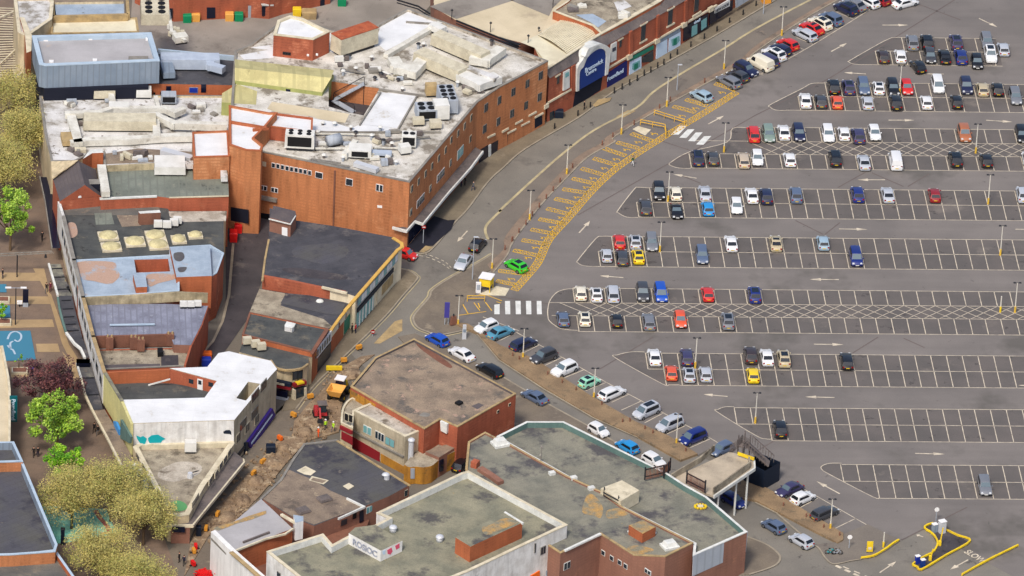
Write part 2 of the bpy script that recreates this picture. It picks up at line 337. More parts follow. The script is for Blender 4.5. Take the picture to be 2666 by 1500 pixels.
def mass(T_, poly, z1, z0, wall, roof, par=0.0, pw=0.35, cap='cap_grey', inner=None, names=('wall', 'roof', 'parapet'), holes=()):
    """one volume of a building: outer walls up to z1, a roof par below it and a parapet round the edge"""
    pl = ccw([(q[0], q[1]) for q in poly]); inner = inner or wall; hl = [[(q[0], q[1]) for q in h] for h in holes]
    b = MB(); b.walls(pl, z0, z1 if par == 0 else z1-0.12)
    for h in hl: b.walls(ccw(h), z0, z1-par, True)
    wo = b.build(names[0], wall, T_)
    b = MB(); b.poly(pl if par == 0 else inset(pl, pw*0.8), z1-par, hl); ro = b.build(names[1], roof, T_)
    if par > 0:
        ins = inset(pl, pw); n = len(pl); ot = inset(pl, -0.05)
        b = MB()
        for i in range(n):
            j = (i+1) % n
            b.mi = 0; b.quad((*ot[i], z1), (*ot[j], z1), (*ins[j], z1), (*ins[i], z1)); b.quad((*ot[i], z1-0.14), (*ot[j], z1-0.14), (*ot[j], z1), (*ot[i], z1))
            b.mi = 1; b.quad((*ins[j], z1-par), (*ins[i], z1-par), (*ins[i], z1), (*ins[j], z1))
        b.build(names[2], [cap, inner], T_)
    return pl
def cen(pl): return (sum(p[0] for p in pl)/len(pl), sum(p[1] for p in pl)/len(pl))
def building(name, label, s, z1, z0=0.0, wall='brick_red', roof='roof_grey', cat='building', **k):
    pl = W(s, z1); c = cen(pl); t = thing(name, (c[0], c[1], z0), label, cat); mass(t, pl, z1, z0, wall, roof, **k); return t
class Facade:
    """vertical wall plane through two surveyed roof corners (left, right)"""
    def __init__(s, T_, st, z):
        a, b = W(st, z); s.init(T_, a, b)
    def init(s, T_, a, b):
        s.T = T_; s.a = Vector((a[0], a[1], 0)); d = Vector((b[0]-a[0], b[1]-a[1], 0)); s.len = d.length; s.d = d.normalized()
        s.n = Vector((s.d.y, -s.d.x, 0))
        if s.n.dot(cC-s.a) < 0: s.n = -s.n
    def uv(s, p):
        d = cF*FPX+cR*(p[0]-1333)-cU*(p[1]-750); t = (s.a-cC).dot(s.n)/d.dot(s.n); q = cC+d*t
        return (q-s.a).dot(s.d), q.z
    def pt(s, u, z, o=0): return s.a+s.d*u+s.n*o+Vector((0,0,z))
    def slab(s, mb, u, z, w_, h, o=0.06, back=0.05):
        c = [s.pt(u-w_/2, z-h/2, o), s.pt(u+w_/2, z-h/2, o), s.pt(u+w_/2, z+h/2, o), s.pt(u-w_/2, z+h/2, o)]
        k = [q-s.n*(o+back) for q in c]
        mb.add(c+k, [(0,1,2,3),(0,4,5,1),(1,5,6,2),(2,6,7,3),(3,7,4,0)])
    def win(s, st, w_=1.2, h=1.3, n=2, frame='white_plain', pane='glass', name='window'):
        for p in T(st):
            u, z = s.uv(p); b = MB(); s.slab(b, u, z, w_, h, 0.07); f = b.build(name, frame, s.T)
            g = MB(); e = w_/n
            for i in range(n): s.slab(g, u-w_/2+e*(i+0.5), z, e-0.14, h-0.18, 0.10, -0.05)
            g.build('pane', pane, f)
    def panel(s, name, st, m, o=0.08, parent=None):
        q = [s.uv(p) for p in T(st)]; c = [s.pt(u, z, o) for u, z in q]; k = [x-s.n*(o+0.04) for x in c]; n = len(c)
        b = MB(); b.add(c+k, [tuple(range(n))]+[(i, i+n, (i+1) % n+n, (i+1) % n) for i in range(n)])
        return b.build(name, m, parent or s.T)
    def band(s, name, z0, z1, m, u0=0, u1=None, o=0.12):
        u1 = s.len if u1 is None else u1; b = MB(); s.slab(b, (u0+u1)/2, (z0+z1)/2, u1-u0, z1-z0, o); return b.build(name, m, s.T)
    def text(s, txt, p, size, m, parent, o=0.14, name='lettering', rot=0.0):
        u, z = s.uv(T(p)[0]); M = Matrix((s.d, Vector((0,0,1)), s.n)).transposed().to_4x4(); M.translation = s.pt(u, z, o)
        return text_mesh(txt, M @ Matrix.Rotation(rot, 4, 'Z'), size, m, parent, name)
def text_mesh(txt, M, size, m, parent, name='lettering', stretch=1.0, ext=0.02):
    cu = bpy.data.curves.new('t', 'FONT'); cu.body = txt; cu.size = size; cu.align_x = 'CENTER'; cu.align_y = 'CENTER'; cu.extrude = ext; cu.offset = size*0.02
    o = bpy.data.objects.new('t', cu); COL.objects.link(o); bpy.context.view_layer.update()
    me = bpy.data.meshes.new_from_object(o.evaluated_get(bpy.context.evaluated_depsgraph_get())); bpy.data.objects.remove(o)
    me.transform(M @ Matrix.Diagonal((1, stretch, 1, 1)))
    if parent is not None and '_b' in parent.keys(): me.transform(Matrix.Translation(-Vector(parent['_b'])))
    me.materials.clear(); me.materials.append(MATS[m]); r = bpy.data.objects.new(name, me); COL.objects.link(r)
    if parent is not None: r.parent = parent
    return r
exec_parts = []
# ================================================================== GROUND
ground('ground', [(-1400,-900),(1400,-900),(1400,2000),(-1400,2000)], -0.06, 'urban_ground')
K1 = 'S 2230,-120 C 2536,48 2000,365 1500,640 1080,872 760,1110 250,1410 F 2400,245 2250,385 2060,640 1930,775 1740,1000 1650,1058 1510,1065 1380,1062'
K2 = 'S 2300,-96 C 2536,205 2100,470 1700,705 1450,870 1290,1020 900,1225 600,1449 G 330,345 150,510 0,650 F 2370,645 2245,770 2222,840 2250,920'
K3 = 'S 2350,-90 D 700,40 350,250 0,490 C 2300,590 1960,780 1480,1045 1080,1290 G 1080,0 830,140 640,325 380,600 130,930 0,1090 F 2400,1110 2330,1210'
YOUT = 'S 2420,-95 D 1240,-10 545,425 0,735 C 2280,870 2050,1020 1800,1170 1590,1290 G 1530,-5 1330,120 1100,285 900,475 700,705 500,930 400,1140 270,1300 130,1449 J 2400,150 2260,230 1950,300'
ground('road', W('S -100,-300 2900,-300 2900,300 G 800,1500 L -1200,1200 Q 1600,1800 S 900,1800 N 0,900 F 1200,1100 B 600,600 S -100,-300'), -0.02, 'asphalt_road') if False else None
road = ground('road', W('S 2300,-140 2420,-95 D 700,40 0,490 C 1960,780 1080,1290 G 830,140 380,600 0,1090 F 2300,1250 1990,1400 J 2200,420 K 300,700 1500,1500 Q 300,600 1000,1100 2536,700 S 2900,1500 2900,1800 1300,1800 1290,1300 J 900,600 450,1449 280,1200 800,500 F 900,1449 1200,1100 C -200,1300 1300,600 2400,-60'), -0.02, 'asphalt_road')
park = ground('car_park', W(K3) + W('b 850,280 820,680 550,800 400,1000 370,1430 J 2130,385 K 0,590 330,720 880,1080 1280,1310 a 0,150 550,480 880,290 1300,600 1700,700 2060,980 Q 0,590 130,640 830,1060 1060,965 1360,1110 1600,1010 S 2900,1640 2990,-300'), 0.0, 'asphalt_aisle')
lane = W(K2); l2 = W(K3)
ground('bus_lane', smooth(lane, 3) + list(reversed(smooth(l2, 3))), -0.008, 'asphalt_lane')
# verge between lay-by and car park
vl = smooth(W('S 2330,-92 D 640,40 290,250 0,440 C 2250,580 1900,770 1440,1040 1020,1290 G 990,0 760,125 580,290 330,560 60,890 F 2400,1010 2240,1160'), 4)
vr = smooth(W('S 2350,-90 D 700,40 350,250 0,490 C 2300,590 1960,780 1480,1045 1080,1290 G 1080,0 830,140 640,325 380,600 130,930 F 2420,1070 2290,1230'), 4)
ground('verge', vl + vr[::-1], 0.10, 'verge', 0.14)
ground('verge_kerb', [p for p in vr] + [(p + Vector((0.22, -0.12, 0))) for p in vr[::-1]], 0.12, 'kerb', 0.16)
# pavement along the brick shops
pav = smooth(W(K1), 4)
ground('pavement', pav + W('F 1400,1000 1500,900 C 300,1000 600,900 1500,400 2300,-100'), 0.12, 'pavement', 0.16)
def offs(pts, d):
    out = []
    for i, p in enumerate(pts):
        a = pts[max(0, i-1)]; b = pts[min(len(pts)-1, i+1)]; q = (b-a).normalized(); out.append(p+Vector((-q.y, q.x, 0))*d)
    return out
def ribbon(name, pts, wd, z, m, off=0.0, dash=None):
    b = MB(); pts = offs(pts, off) if off else pts
    if dash is None: b.strip(pts, wd, z)
    else:
        acc = 0; 
        for i in range(len(pts)-1):
            a, c = pts[i], pts[i+1]; L_ = (c-a).length; t = 0; q = (c-a).normalized()
            while t < L_:
                ph = (acc+t) % (dash[0]+dash[1]); st = min(dash[0]-ph if ph < dash[0] else dash[0]+dash[1]-ph, L_-t)
                if st < 1e-4: st = 0.01
                if ph < dash[0]: b.strip([a+q*t, a+q*(t+st)], wd, z)
                t += st
            acc += L_
    return struct(b.build(name, m))
ribbon('kerb', pav, 0.28, 0.135, 'kerb', -0.1)
ribbon('road_marking', pav, 0.14, 0.03, 'line_cream', -0.55); 
k2s = smooth(W(K2), 4)
ribbon('road_marking', k2s, 0.42, 0.02, 'line_cream')
for s_, wd in (('C 560,1090 1040,905', 0.2), ('J 1250,700 1060,830', 0.12)): pass
# patched strips and tactile paving
for nm, st, z, m in (('paving_patch', 'C 880,1000 935,945 1060,925 1040,960 905,1015', 0.15, 'cap_ochre'), ('paving_patch', 'C 1100,1100 1215,1040 1290,1045 1170,1110', 0.012, 'cap_ochre'),
    ('paving_patch', 'F 1600,1040 1660,985 1730,1000 1640,1050', 0.155, 'cap_ochre'), ('paving_patch', 'C 1255,1220 1310,1190 1430,1225 1375,1280', 0.03, 'cap_cream'),
    ('fresh_asphalt', 'F 1430,975 1520,960 1640,790 1740,705 1870,745 1940,740 1900,830 1730,985 1650,990 1600,1045 1480,1045', 0.145, 'asphalt_fresh'),
    ('repair_patch', 'J 1370,350 1440,330 1440,440 1230,560 1170,560', 0.01, 'cap_ochre')):
    ground(nm, W(st), z, m)
# pavement on the east side of the dark roofed block, and the alley
kb = smooth(W('F 1380,1200 1500,1222 1560,1262 1570,1300 1440,1449 J 1250,330 870,700 600,960 430,1180'), 4)
ground('side_pavement', kb + W('J 300,1200 560,600 F 1000,1300 1300,1100'), 0.12, 'pavement', 0.16)
ribbon('kerb', kb, 0.25, 0.135, 'kerb', 0.1); ribbon('road_marking', kb, 0.13, 0.03, 'line_cream', 0.5)
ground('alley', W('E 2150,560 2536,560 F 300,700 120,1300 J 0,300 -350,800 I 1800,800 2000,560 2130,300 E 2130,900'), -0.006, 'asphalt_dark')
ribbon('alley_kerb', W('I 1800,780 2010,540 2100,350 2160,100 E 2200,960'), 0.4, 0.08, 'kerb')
# triangular traffic corner with kiosk and its kerb
kc = smooth(W('J 2080,420 1800,480 1680,450 1590,410 1550,340 1570,280 1700,130 F 1730,1400 1890,1290 2150,1150 2300,1060'), 4)
ground('corner_pavement', kc + W('F 2420,1080 b 1290,50 860,280 800,700 560,800 380,1200 J 1960,400'), 0.085, 'pavement_b', 0.14)
ribbon('kerb', kc, 0.3, 0.115, 'kerb', 0.1); ribbon('road_marking', kc, 0.2, 0.03, 'line_cream', 0.5)
ground('kiosk_apron', W('b 880,690 1290,500 1600,560 1500,730 1080,720'), 0.03, 'cap_cream')
# brown planting bed between street and car park
bed = W('J 1890,370 2060,390 K 0,590 330,720 880,1080 1280,1310 1600,1449 a 550,480 230,600 K 1300,1449 900,1270 420,990 0,720 J 2150,480')
ground('planting_bed', bed, 0.35, 'brown_bed', 0.4)
bed2 = W('a 1300,940 1780,1130 Q 0,590 120,640 830,1060 830,1120 780,1150 560,1040 0,750 a 1060,1260')
ground('planting_bed', bed2, 0.35, 'brown_bed', 0.4)
# street going down to the right: pavements
ground('street_pavement', W('J 1400,500 1560,470 K 0,850 150,945 450,1130 850,1350 1100,1500 O 2000,560 2700,900 O 2300,1300 K -400,1500 -600,900'), 0.12, 'pavement_b', 0.16)
ribbon('kerb', W('K 0,860 150,950 450,1130 850,1350 1100,1500'), 0.3, 0.135, 'kerb'); ribbon('kerb', W('J 2150,480 K 0,725 420,998 900,1275 1310,1455'), 0.3, 0.16, 'kerb')
lk = smooth(W('Q -150,1060 0,1110 130,1170 215,1240 235,1290 200,1345 100,1390 -60,1440'), 4)
ground('corner_pavement', lk + W('Q -300,1449 -300,1100'), 0.12, 'pavement_b', 0.16); ribbon('kerb', lk, 0.3, 0.135, 'kerb'); ribbon('road_marking', lk, 0.18, 0.03, 'line_cream', -0.6)
rk = smooth(W('Q 540,1160 600,1190 660,1280 740,1340 900,1310 1000,1295'), 4)
ground('entrance_pavement', rk + smooth(W('Q 1000,1295 1180,1245 1370,1120'), 4) + W('Q 1210,1040 1060,965 830,1060 820,1130 700,1140'), 0.12, 'asphalt_lane', 0.16)
ribbon('kerb', W('Q 0,760 200,860 540,1155'), 0.3, 0.14, 'kerb'); ribbon('kerb', rk, 0.25, 0.135, 'kerb')
ribbon('road_marking', W('Q 760,1350 860,1395 980,1449 1100,1510'), 0.5, 0.01, 'line_white', dash=(1.0, 0.6))
ribbon('road_marking', W('Q 830,1360 1000,1430 1160,1500'), 0.25, 0.01, 'line_white', dash=(1.0, 0.9))
# construction trench and rubble
tr = W('J 1180,670 1060,760 900,950 880,1100 860,1200 860,1320 J 840,1400 N 1080,180 880,400 640,700 420,920 180,1040 -100,1500 k 0,1227 100,700 N 60,960 330,720 520,500 700,300 850,130 J 400,1449 420,1300 560,1130 650,1050 850,800 1050,690')
ground('trench_soil', tr, 0.16, 'soil', 0.2)
ground('construction_street', W('J 650,800 1000,600 N 700,0 300,700 0,1000 M 1600,1200 1500,1449 S 450,1600 N 200,1500 900,200 J 800,1300 950,900'), 0.02, 'pavement_b')
# service yard and alley behind
ground('service_yard', W('A 1250,-60 1200,700 2300,700 B 1500,300 S 1180,-60'), -0.01, 'asphalt_yard')
# high street
ground('high_street', W('S -200,-250 60,-250 200,300 A 300,900 E 700,1449 M 1700,1500 S 470,1750 -200,1750'), 0.03, 'paver_brown')
for st in ('d -200,55 620,62 640,178 -200,180', 'd -200,400 700,405 730,515 -200,515', 'd -200,745 760,738 790,848 -200,870', 'd 520,1092 840,1090 870,1210 540,1210',
    'd 690,370 740,370 1000,1100 1250,1500 1100,1500 900,1090', 'd 480,0 640,0 730,380 690,380', 'f 140,320 400,310 420,460 160,470', 'f 900,90 1100,300 1180,520 1080,520'):
    PB_ = globals().get('PB_', 0.04)+0.006; ground('paving_band', W(st), PB_, 'paver_tan')
ground('blue_paving', W('d -100,912 440,905 520,1325 100,1345 -60,1345'), 0.115, 'blue_paint'); ground('blue_paving', W('d -100,545 145,540 150,715 -100,720'), 0.115, 'blue_paint'); ground('blue_paving', W('d -100,235 90,230 95,350 -100,350'), 0.115, 'blue_paint')
ground('painted_mural', W('M 380,800 560,790 1000,820 1100,1050 800,1110 520,1150'), 0.06, 'mint_paint'); ribbon('painted_mural', smooth(W('M 900,830 940,900 1000,970 1030,1040 960,1050'), 4), 0.7, 0.075, 'coral_paint')
# painted blue arcs
for st in ('d 110,1030 140,960 190,925 250,925 300,960 305,1020 260,1065 210,1040', 'd 110,1120 150,1160 150,1090 190,1060', 'd 150,1170 190,1190 220,1250'):
    ribbon('blue_paving', smooth(W(st), 4), 0.3, 0.13, 'cap_blue')
# ================================================================== CAR PARK MARKINGS
def bays(name, y0, y1, xi, i0, i0b=None, xend=100.0, outline=None, cross=None):
    pass
XE = 104.0; LW = 0.13; ZM = 0.022
def py(s): return W1(s).y
def px_(s): return W1(s).x
lines = MB(); baym = MB()
def ln(a, b, w_=LW): lines.strip([Vector((a[0], a[1], 0)), Vector((b[0], b[1], 0))], w_, ZM)
def island(top, mid, bot, xb, i_full, i_top=None, i_bot=None, outl='', xe=XE, openright=False):
    o = smooth(W(outl), 4)
    lines.strip([(p.x, p.y) for p in o], LW, ZM)
    ln((o[0].x, top), (xe, top)); ln((o[-1].x, bot), (xe, bot))
    baym.poly([(xe, top), (o[0].x, top)] + [(p.x, p.y) for p in o[1:-1]] + [(o[-1].x, bot), (xe, bot)], 0.010)
    n = int((xe-xb)/2.4)
    for i in range(i_full, n+1): ln((xb+i*2.4, top), (xb+i*2.4, bot))
    xs = min(i for i in (i_full, i_top if i_top is not None else 99, i_bot if i_bot is not None else 99))
    if i_top is not None:
        for i in range(i_top, i_full): ln((xb+i*2.4, top), (xb+i*2.4, mid))
    if i_bot is not None:
        for i in range(i_bot, i_full): ln((xb+i*2.4, mid), (xb+i*2.4, bot))
    ln((xb+xs*2.4, mid), (xe, mid))
def off_y(k): return [58.5639, 22.7583, 6.9414, -29.2157, -45.2957, -61.6341][k]
XO = [54.6934, 49.9878, 40.4664, 42.9287, 35.7384, 50.0235]
y1 = py('D 1500,357'); y0 = py('D 1440,615')
island(y1, (y0+y1)/2, y0, px_('D 1440,615'), 0, None, -2, 'D 1290,356 1180,408 900,568 885,585 920,603 1010,613', xe=px_('D 2330,610'))
island(off_y(0)+9.6, off_y(0)+4.8, off_y(0), XO[0], 0, None, -2, 'D 650,785 530,790 440,838 150,985 142,1010 190,1038 290,1045')
island(off_y(1)+9.6, off_y(1)+4.8, off_y(1), XO[1], -11, None, -12, 'G 1420,435 1310,428 1270,448 1122,640 1122,668 1200,708 1310,712')
island(off_y(2)+9.6, off_y(2)+4.8, off_y(2), XO[2], -10, None, -11, 'G 1055,890 970,890 910,912 745,1110 738,1138 800,1168 930,1175')
island(off_y(3)+9.6, off_y(3)+4.8, off_y(3), XO[3], -9, -10, None, 'K 1370,640 1240,640 1115,668 1098,698 1535,940 1600,950 1700,950')
island(off_y(4)+9.6, off_y(4)+4.8, off_y(4), XO[4], 0, -2, None, 'K 2215,1158 2130,1158 2062,1183 2058,1208 L 0,1425 Q 95,155 165,158')
island(off_y(5)+9.6, off_y(5)+4.8, off_y(5), XO[5], 0, -2, None, 'Q 815,385 700,387 630,412 628,442 700,490 1105,700 1170,712')
def hatch_island(a, b, c, d, xb1, i1, xb2, i2, outl, xmid=None):
    """two single rows of bays either side of a hatched footway"""
    o = smooth(W(outl), 4); lines.strip([(p.x, p.y) for p in o], LW, ZM)
    for y in (a, b, c, d): ln((o[0].x if y == a else (o[-1].x if y == d else (min(p.x for p in o)+0.6 if xmid is None else xmid)), y), (XE, y))
    baym.poly([(XE, a), (o[0].x, a)] + [(p.x, p.y) for p in o[1:-1]] + [(o[-1].x, d), (XE, d)], 0.010)
    for i in range(i1, int((XE-xb1)/2.4)+1): ln((xb1+i*2.4, a), (xb1+i*2.4, b))
    for i in range(i2, int((XE-xb2)/2.4)+1): ln((xb2+i*2.4, c), (xb2+i*2.4, d))
    for i in range(i1-1, int((XE-xb1)/2.4)+1):
        x = xb1+i*2.4; ln((x, b), (x+4.6, c), 0.11); ln((x, b), (x-4.6, c), 0.11) if i > i1+1 else None
hatch_island(py('D 1620,1217'), py('D 1620,1350'), py('H 1500,130'), py('H 1500,266'), px_('D 1625,1352'), -11, px_('H 1258,262'), -13,
    'C 2480,1212 2380,1210 2200,1212 G 2150,0 1790,95 1620,190 1610,218 1690,245 1800,250', px_('G 1830,20'))
hatch_island(py('L 1080,62'), py('L 1110,200'), py('L 1135,322'), py('L 1167,470'), px_('L 222,185'), -13, px_('L 125,457'), -12,
    'K 690,45 620,50 540,80 480,150 458,230 458,300 475,350 560,412 640,430 740,436')
# diagonal row beside the planting bed
def pl(st, w_=LW): lines.strip([(p.x, p.y) for p in W(st)], w_, ZM)
for st in ('J 2200,310 2540,440 K 160,455 380,575 600,695 800,808 1015,930 1345,1105 1600,1245 a 750,130 960,255', 'Q 440,620 570,690 1050,965', 'K 160,455 0,535', 'K 375,575 215,655', 'K 595,690 395,785',
    'K 805,805 600,890', 'K 1015,925 815,1005', 'K 1220,1040 1060,1115', 'K 1335,1105 1150,1190', 'K 1540,1220 1370,1310', 'K 1755,1335 1580,1415', 'a 780,170 420,330', 'Q 590,715 415,810', 'Q 810,840 645,920', 'Q 950,905 755,1000', 'Q 380,590 230,680'): pl(st)
# angled bays at the top of the long kerb
pl('D 1240,-10 935,185 545,425 380,520 -20,740', 0.12)
for st in ('D 1030,130 900,70', 'D 935,185 765,115', 'D 780,278 640,205', 'D 695,325 600,280', 'D 545,420 390,355', 'D 460,470 330,405', 'D 380,515 290,470', 'D 75,710 -80,640'): pl(st, 0.11)
struct(baym.build('bay_surface', 'asphalt_bay')); struct(lines.build('bay_markings', 'line_white'))
# arrows, crossings
arr = MB()
def arrow(s, wd=0.22):
    a, b = W(s); d = (b-a); L_ = d.length; d.normalize(); n = Vector((-d.y, d.x, 0)); h = a+d*(L_*0.62)
    arr.strip([a, h], wd, 0.024); arr.add([(p.x, p.y, 0.024) for p in (h-n*0.42, b, h+n*0.42)], [(0,1,2)])
for s_ in ('D 1200,238 1445,238', 'D 2112,175 2285,258', 'D 718,487 865,408', 'D 1045,699 838,686', 'D 1780,700 1495,697', 'D 1258,1135 1505,1135', 'D 2178,1135 2430,1152', 'C 1970,1172 2118,1093', 'H 1225,357 965,357', 'H 790,820 1060,825',
    'H 2455,823 2720,828', 'H 790,1298 515,1296', 'G 752,858 855,745', 'G 1860,342 1640,305', 'G 1170,1280 945,1262', 'L 555,567 835,571', 'L 748,1070 470,1064', 'K 2152,1060 1925,1040', 'Q 1508,293 1790,300', 'Q 798,674 580,556', 'Q 1175,1418 1330,1312', 'Q 2010,1296 1838,1390', 'F 2055,838 1958,942',
    'L 2800,960 2480,955', 'Q 1585,1080 1520,1060'): arrow(s_)
struct(arr.build('road_arrows', 'line_white'))
zb = MB()
for s_ in ('b 1240,940 1365,925 1365,1165 1240,1165', 'b 1490,855 1612,850 1618,1165 1500,1165', 'b 1738,850 1860,850 1868,1165 1748,1165', 'b 1985,850 2108,850 2115,1165 1995,1165', 'b 2240,850 2350,850 2362,1165 2245,1165',
    'C 1702,1188 1770,1190 1690,1272 1618,1272', 'C 1775,1222 1842,1220 1765,1303 1698,1300', 'C 1852,1252 1918,1250 1845,1335 1780,1332', 'C 1930,1288 2000,1284 1925,1368 1856,1364'): zb.poly([(p.x, p.y) for p in W(s_)], 0.024)
struct(zb.build('crossing_marking', 'cap_white'))
# junction give-way dashes
ribbon('road_marking', smooth(W('F 1600,1070 1700,1095 1800,1140 1890,1200'), 4), 0.16, 0.03, 'line_white', dash=(0.6, 0.5)); ribbon('road_marking', smooth(W('F 1640,1050 1740,1085 1840,1130 1900,1185'), 4), 0.16, 0.03, 'line_white', dash=(0.6, 0.5))
# dark joint lines in the asphalt
for st in ('D 1880,0 1200,430 700,740 0,1090 G 1800,100 1540,235 1250,400 740,690', 'D 1540,40 1940,190', 'H 1640,300 1440,420', 'H 1040,285 780,430', 'H 1100,290 1400,420', 'G 1500,-20 1800,80', 'G 1700,310 1900,390', 'K 0,120 460,185', 'K 1450,500 1300,590 950,800', 'Q 2000,800 1700,950 1380,1110',
    'L 1160,500 920,650', 'L 1400,510 1600,600', 'H 800,760 660,870', 'H 380,740 640,870', 'Q 330,90 30,260', 'Q 1060,965 820,1080 760,1200'):
    ribbon('asphalt_joint', W(st), 0.22, 0.016, 'crack')
# yellow hatched accessible bays along the curve
yl = MB()
yo = smooth([p for p in W('C 2280,872 2050,1020 1800,1172 1590,1295 G 1530,-5 1330,120 1100,285 900,475 700,705 500,930 400,1140 270,1300 130,1449 J 2400,150 2270,225')], 6)
def cum(pts):
    L_ = [0]
    for i in range(1, len(pts)): L_.append(L_[-1]+(pts[i]-pts[i-1]).length)
    return L_
yc = cum(yo)
def at(pts, c, s):
    for i in range(len(c)-1):
        if c[i+1] >= s: t = (s-c[i])/(c[i+1]-c[i]); return pts[i].lerp(pts[i+1], t), (pts[i+1]-pts[i]).normalized()
    return pts[-1], (pts[-1]-pts[-2]).normalized()
def ystrip(a, b, w_=0.13): yl.strip([a, b], w_, 0.026)
def yzone(s0, s1):
    n = max(2, int((s1-s0)/0.9)); pr = None
    for i in range(n+1):
        p, d = at(yo, yc, s0+(s1-s0)*i/n); q = Vector((-d.y, d.x, 0)); q = q if q.x < 0 else -q; b = p+q*1.15
        ystrip(p, b, 0.12)
        if pr: ystrip(pr[0], p); ystrip(pr[1], b); ystrip(pr[0], b, 0.10); ystrip(pr[1], p, 0.10)
        pr = (p, b)
def near_s(s):
    q = W1(s); return min(range(len(yo)), key=lambda i: (yo[i]-q).length)
yzone(0.5, yc[near_s('G 180,1400')])
bars = ['C 2035,790 2230,850', 'C 1760,940 1960,1000', 'C 1640,1005 1850,1060', 'C 1245,1262 1440,1330', 'C 1110,1345 1310,1400', 'G 985,60 1190,130', 'G 890,155 1095,215', 'G 775,250 980,310', 'G 690,345 890,390', 'G 600,445 820,480', 'G 525,535 745,585',
    'G 450,628 670,685', 'G 375,728 610,770', 'G 300,825 530,870', 'G 215,925 450,965', 'G 135,1022 380,1075', 'F 2350,1215 2640,1250', 'F 2330,1310 2500,1345']
for s_ in bars:
    a, b = W(s_); d = (b-a); L_ = d.length; d.normalize(); n = Vector((-d.y, d.x, 0))*0.5
    ystrip(a+n, b+n); ystrip(a-n, b-n); k = max(3, int(L_/1.0))
    for i in range(k+1):
        p = a+d*L_*i/k; ystrip(p+n, p-n, 0.1)
        if i < k: q = a+d*L_*(i+1)/k; ystrip(p+n, q-n, 0.1); ystrip(p-n, q+n, 0.1)
# small wheelchair symbols between the bars
for s_ in ('C 2110,880', 'C 1860,1030', 'C 1730,1100', 'C 1470,1270', 'C 1320,1350', 'C 1210,1420', 'G 1110,170', 'G 1000,255', 'G 895,350', 'G 830,435', 'G 745,530', 'G 670,630', 'G 595,720', 'G 510,810', 'G 430,910', 'G 350,1005', 'G 280,1100', 'G 120,1300'):
    p = W1(s_); d = Vector((0.85, -0.5, 0)).normalized(); n = Vector((-d.y, d.x, 0))
    ring = [p+(d*math.cos(t)+n*math.sin(t))*0.42 for t in [i*math.pi/5 for i in range(8)]]
    yl.strip(ring, 0.12, 0.026); ystrip(p+n*0.2, p-d*0.9+n*0.1, 0.13); ystrip(p-d*0.5+n*0.1, p-d*0.5-n*0.4, 0.13)
for s_ in ('b 480,900 620,1150', 'b 760,890 900,1080', 'b 1030,880 1180,1080', 'b 1290,870 1400,900', 'b 400,1190 1050,1100', 'b 860,900 900,1010', 'b 870,690 1080,720', 'b 1080,720 1420,850'):
    a, b = W(s_); ystrip(a, b, 0.16)
yl2 = yl.build('accessible_bay_markings', 'line_yellow'); struct(yl2)
# ================================================================== BUILDINGS
def patch(T_, st, z, m, name='roof_patch', sm=0):
    p = W(st, z); p = smooth(p, 4, True) if sm else p
    b = MB(); b.poly(p, z); return b.build(name, m, T_)
def caps(T_, st, z, wd, h, m, name='coping', closed=False):
    p = W(st, z); b = MB()
    for i in range(len(p)-(0 if closed else 1)):
        a, c = p[i], p[(i+1) % len(p)]; d = (c-a).normalized()*wd*0.45; b.bar(a-d-Vector((0,0,h/2)), c+d-Vector((0,0,h/2)), wd, h)
    return b.build(name, m, T_)
def wallseg(T_, st, z1, z0, th, m, name='wall'):
    p = W(st, z1); b = MB()
    for i in range(len(p)-1):
        a, c = p[i], p[i+1]; d = (c-a).normalized(); n = Vector((-d.y, d.x, 0))*th/2
        b.prism(ccw([(a-n)[:2], (c-n)[:2], (c+n)[:2], (a+n)[:2]]), z0, z1)
    return b.build(name, m, T_)
def box_px(T_, name, st, z1, z0, wall, roof=None):
    """extruded outline given at its top"""
    pl = ccw([(q.x, q.y) for q in W(st, z1)]); b = MB(); b.walls(pl, z0, z1); b.mi = 1; b.poly(pl, z1)
    return b.build(name, [wall, roof or wall], T_)
# ---- department store
Zs = 11.6
ds = building('department_store', 'long orange brick department store with white cluttered roof on the road bend', 'F 95,85 1508,375 B 2150,960 C 0,820 220,705 460,572 S 1061,21 B 1190,240 830,300 380,140 0,420 A 2215,480 S 600,300 S 598,385', Zs, 0, 'brick_orange', 'roof_store',
    par=0.45, pw=0.35, cap='cap_grey', inner='roof_dirty', holes=[[(q.x, q.y) for q in W('B 745,765 1225,835 1075,1090 930,1060 745,1005', Zs-0.45)]])
mass(ds, W('A 2160,992 2536,1060 B 260,1060 150,1190 40,1300 A 2480,1370 S 680,392 S 640,390 S 598,376', 14.6), 14.6, 0, 'brick_orange', 'roof_bright', par=0.3, pw=0.3, cap='brick_vivid')
mass(ds, W('A 1815,1245 2150,1230 2165,1470 1830,1480', 12.9), 12.9, 7.5, 'brick_orange', 'roof_bright', par=0.25, pw=0.25, cap='brick_vivid')
wallseg(ds, 'A 2170,1140 2536,1200 B 30,1215', 14.75, 14.3, 0.3, 'brick_vivid', 'roof_upstand')
mass(ds, W('B 235,1065 595,1110 590,1250 500,1230 190,1190', 13.6), 13.6, Zs-0.4, 'brick_red', 'roof_bright', par=0.3, pw=0.25, cap='brick_vivid', names=('stair_head_wall', 'stair_head_roof', 'stair_head_parapet'))
mass(ds, W('B 225,325 600,370 755,295 500,170 380,145 265,190', 15.0), 15.0, 10.5, 'brick_red', 'roof_bright', par=0.35, pw=0.45, cap='cap_cream', inner='cap_cream', names=('plant_room_wall', 'plant_room_roof', 'plant_room_parapet'))
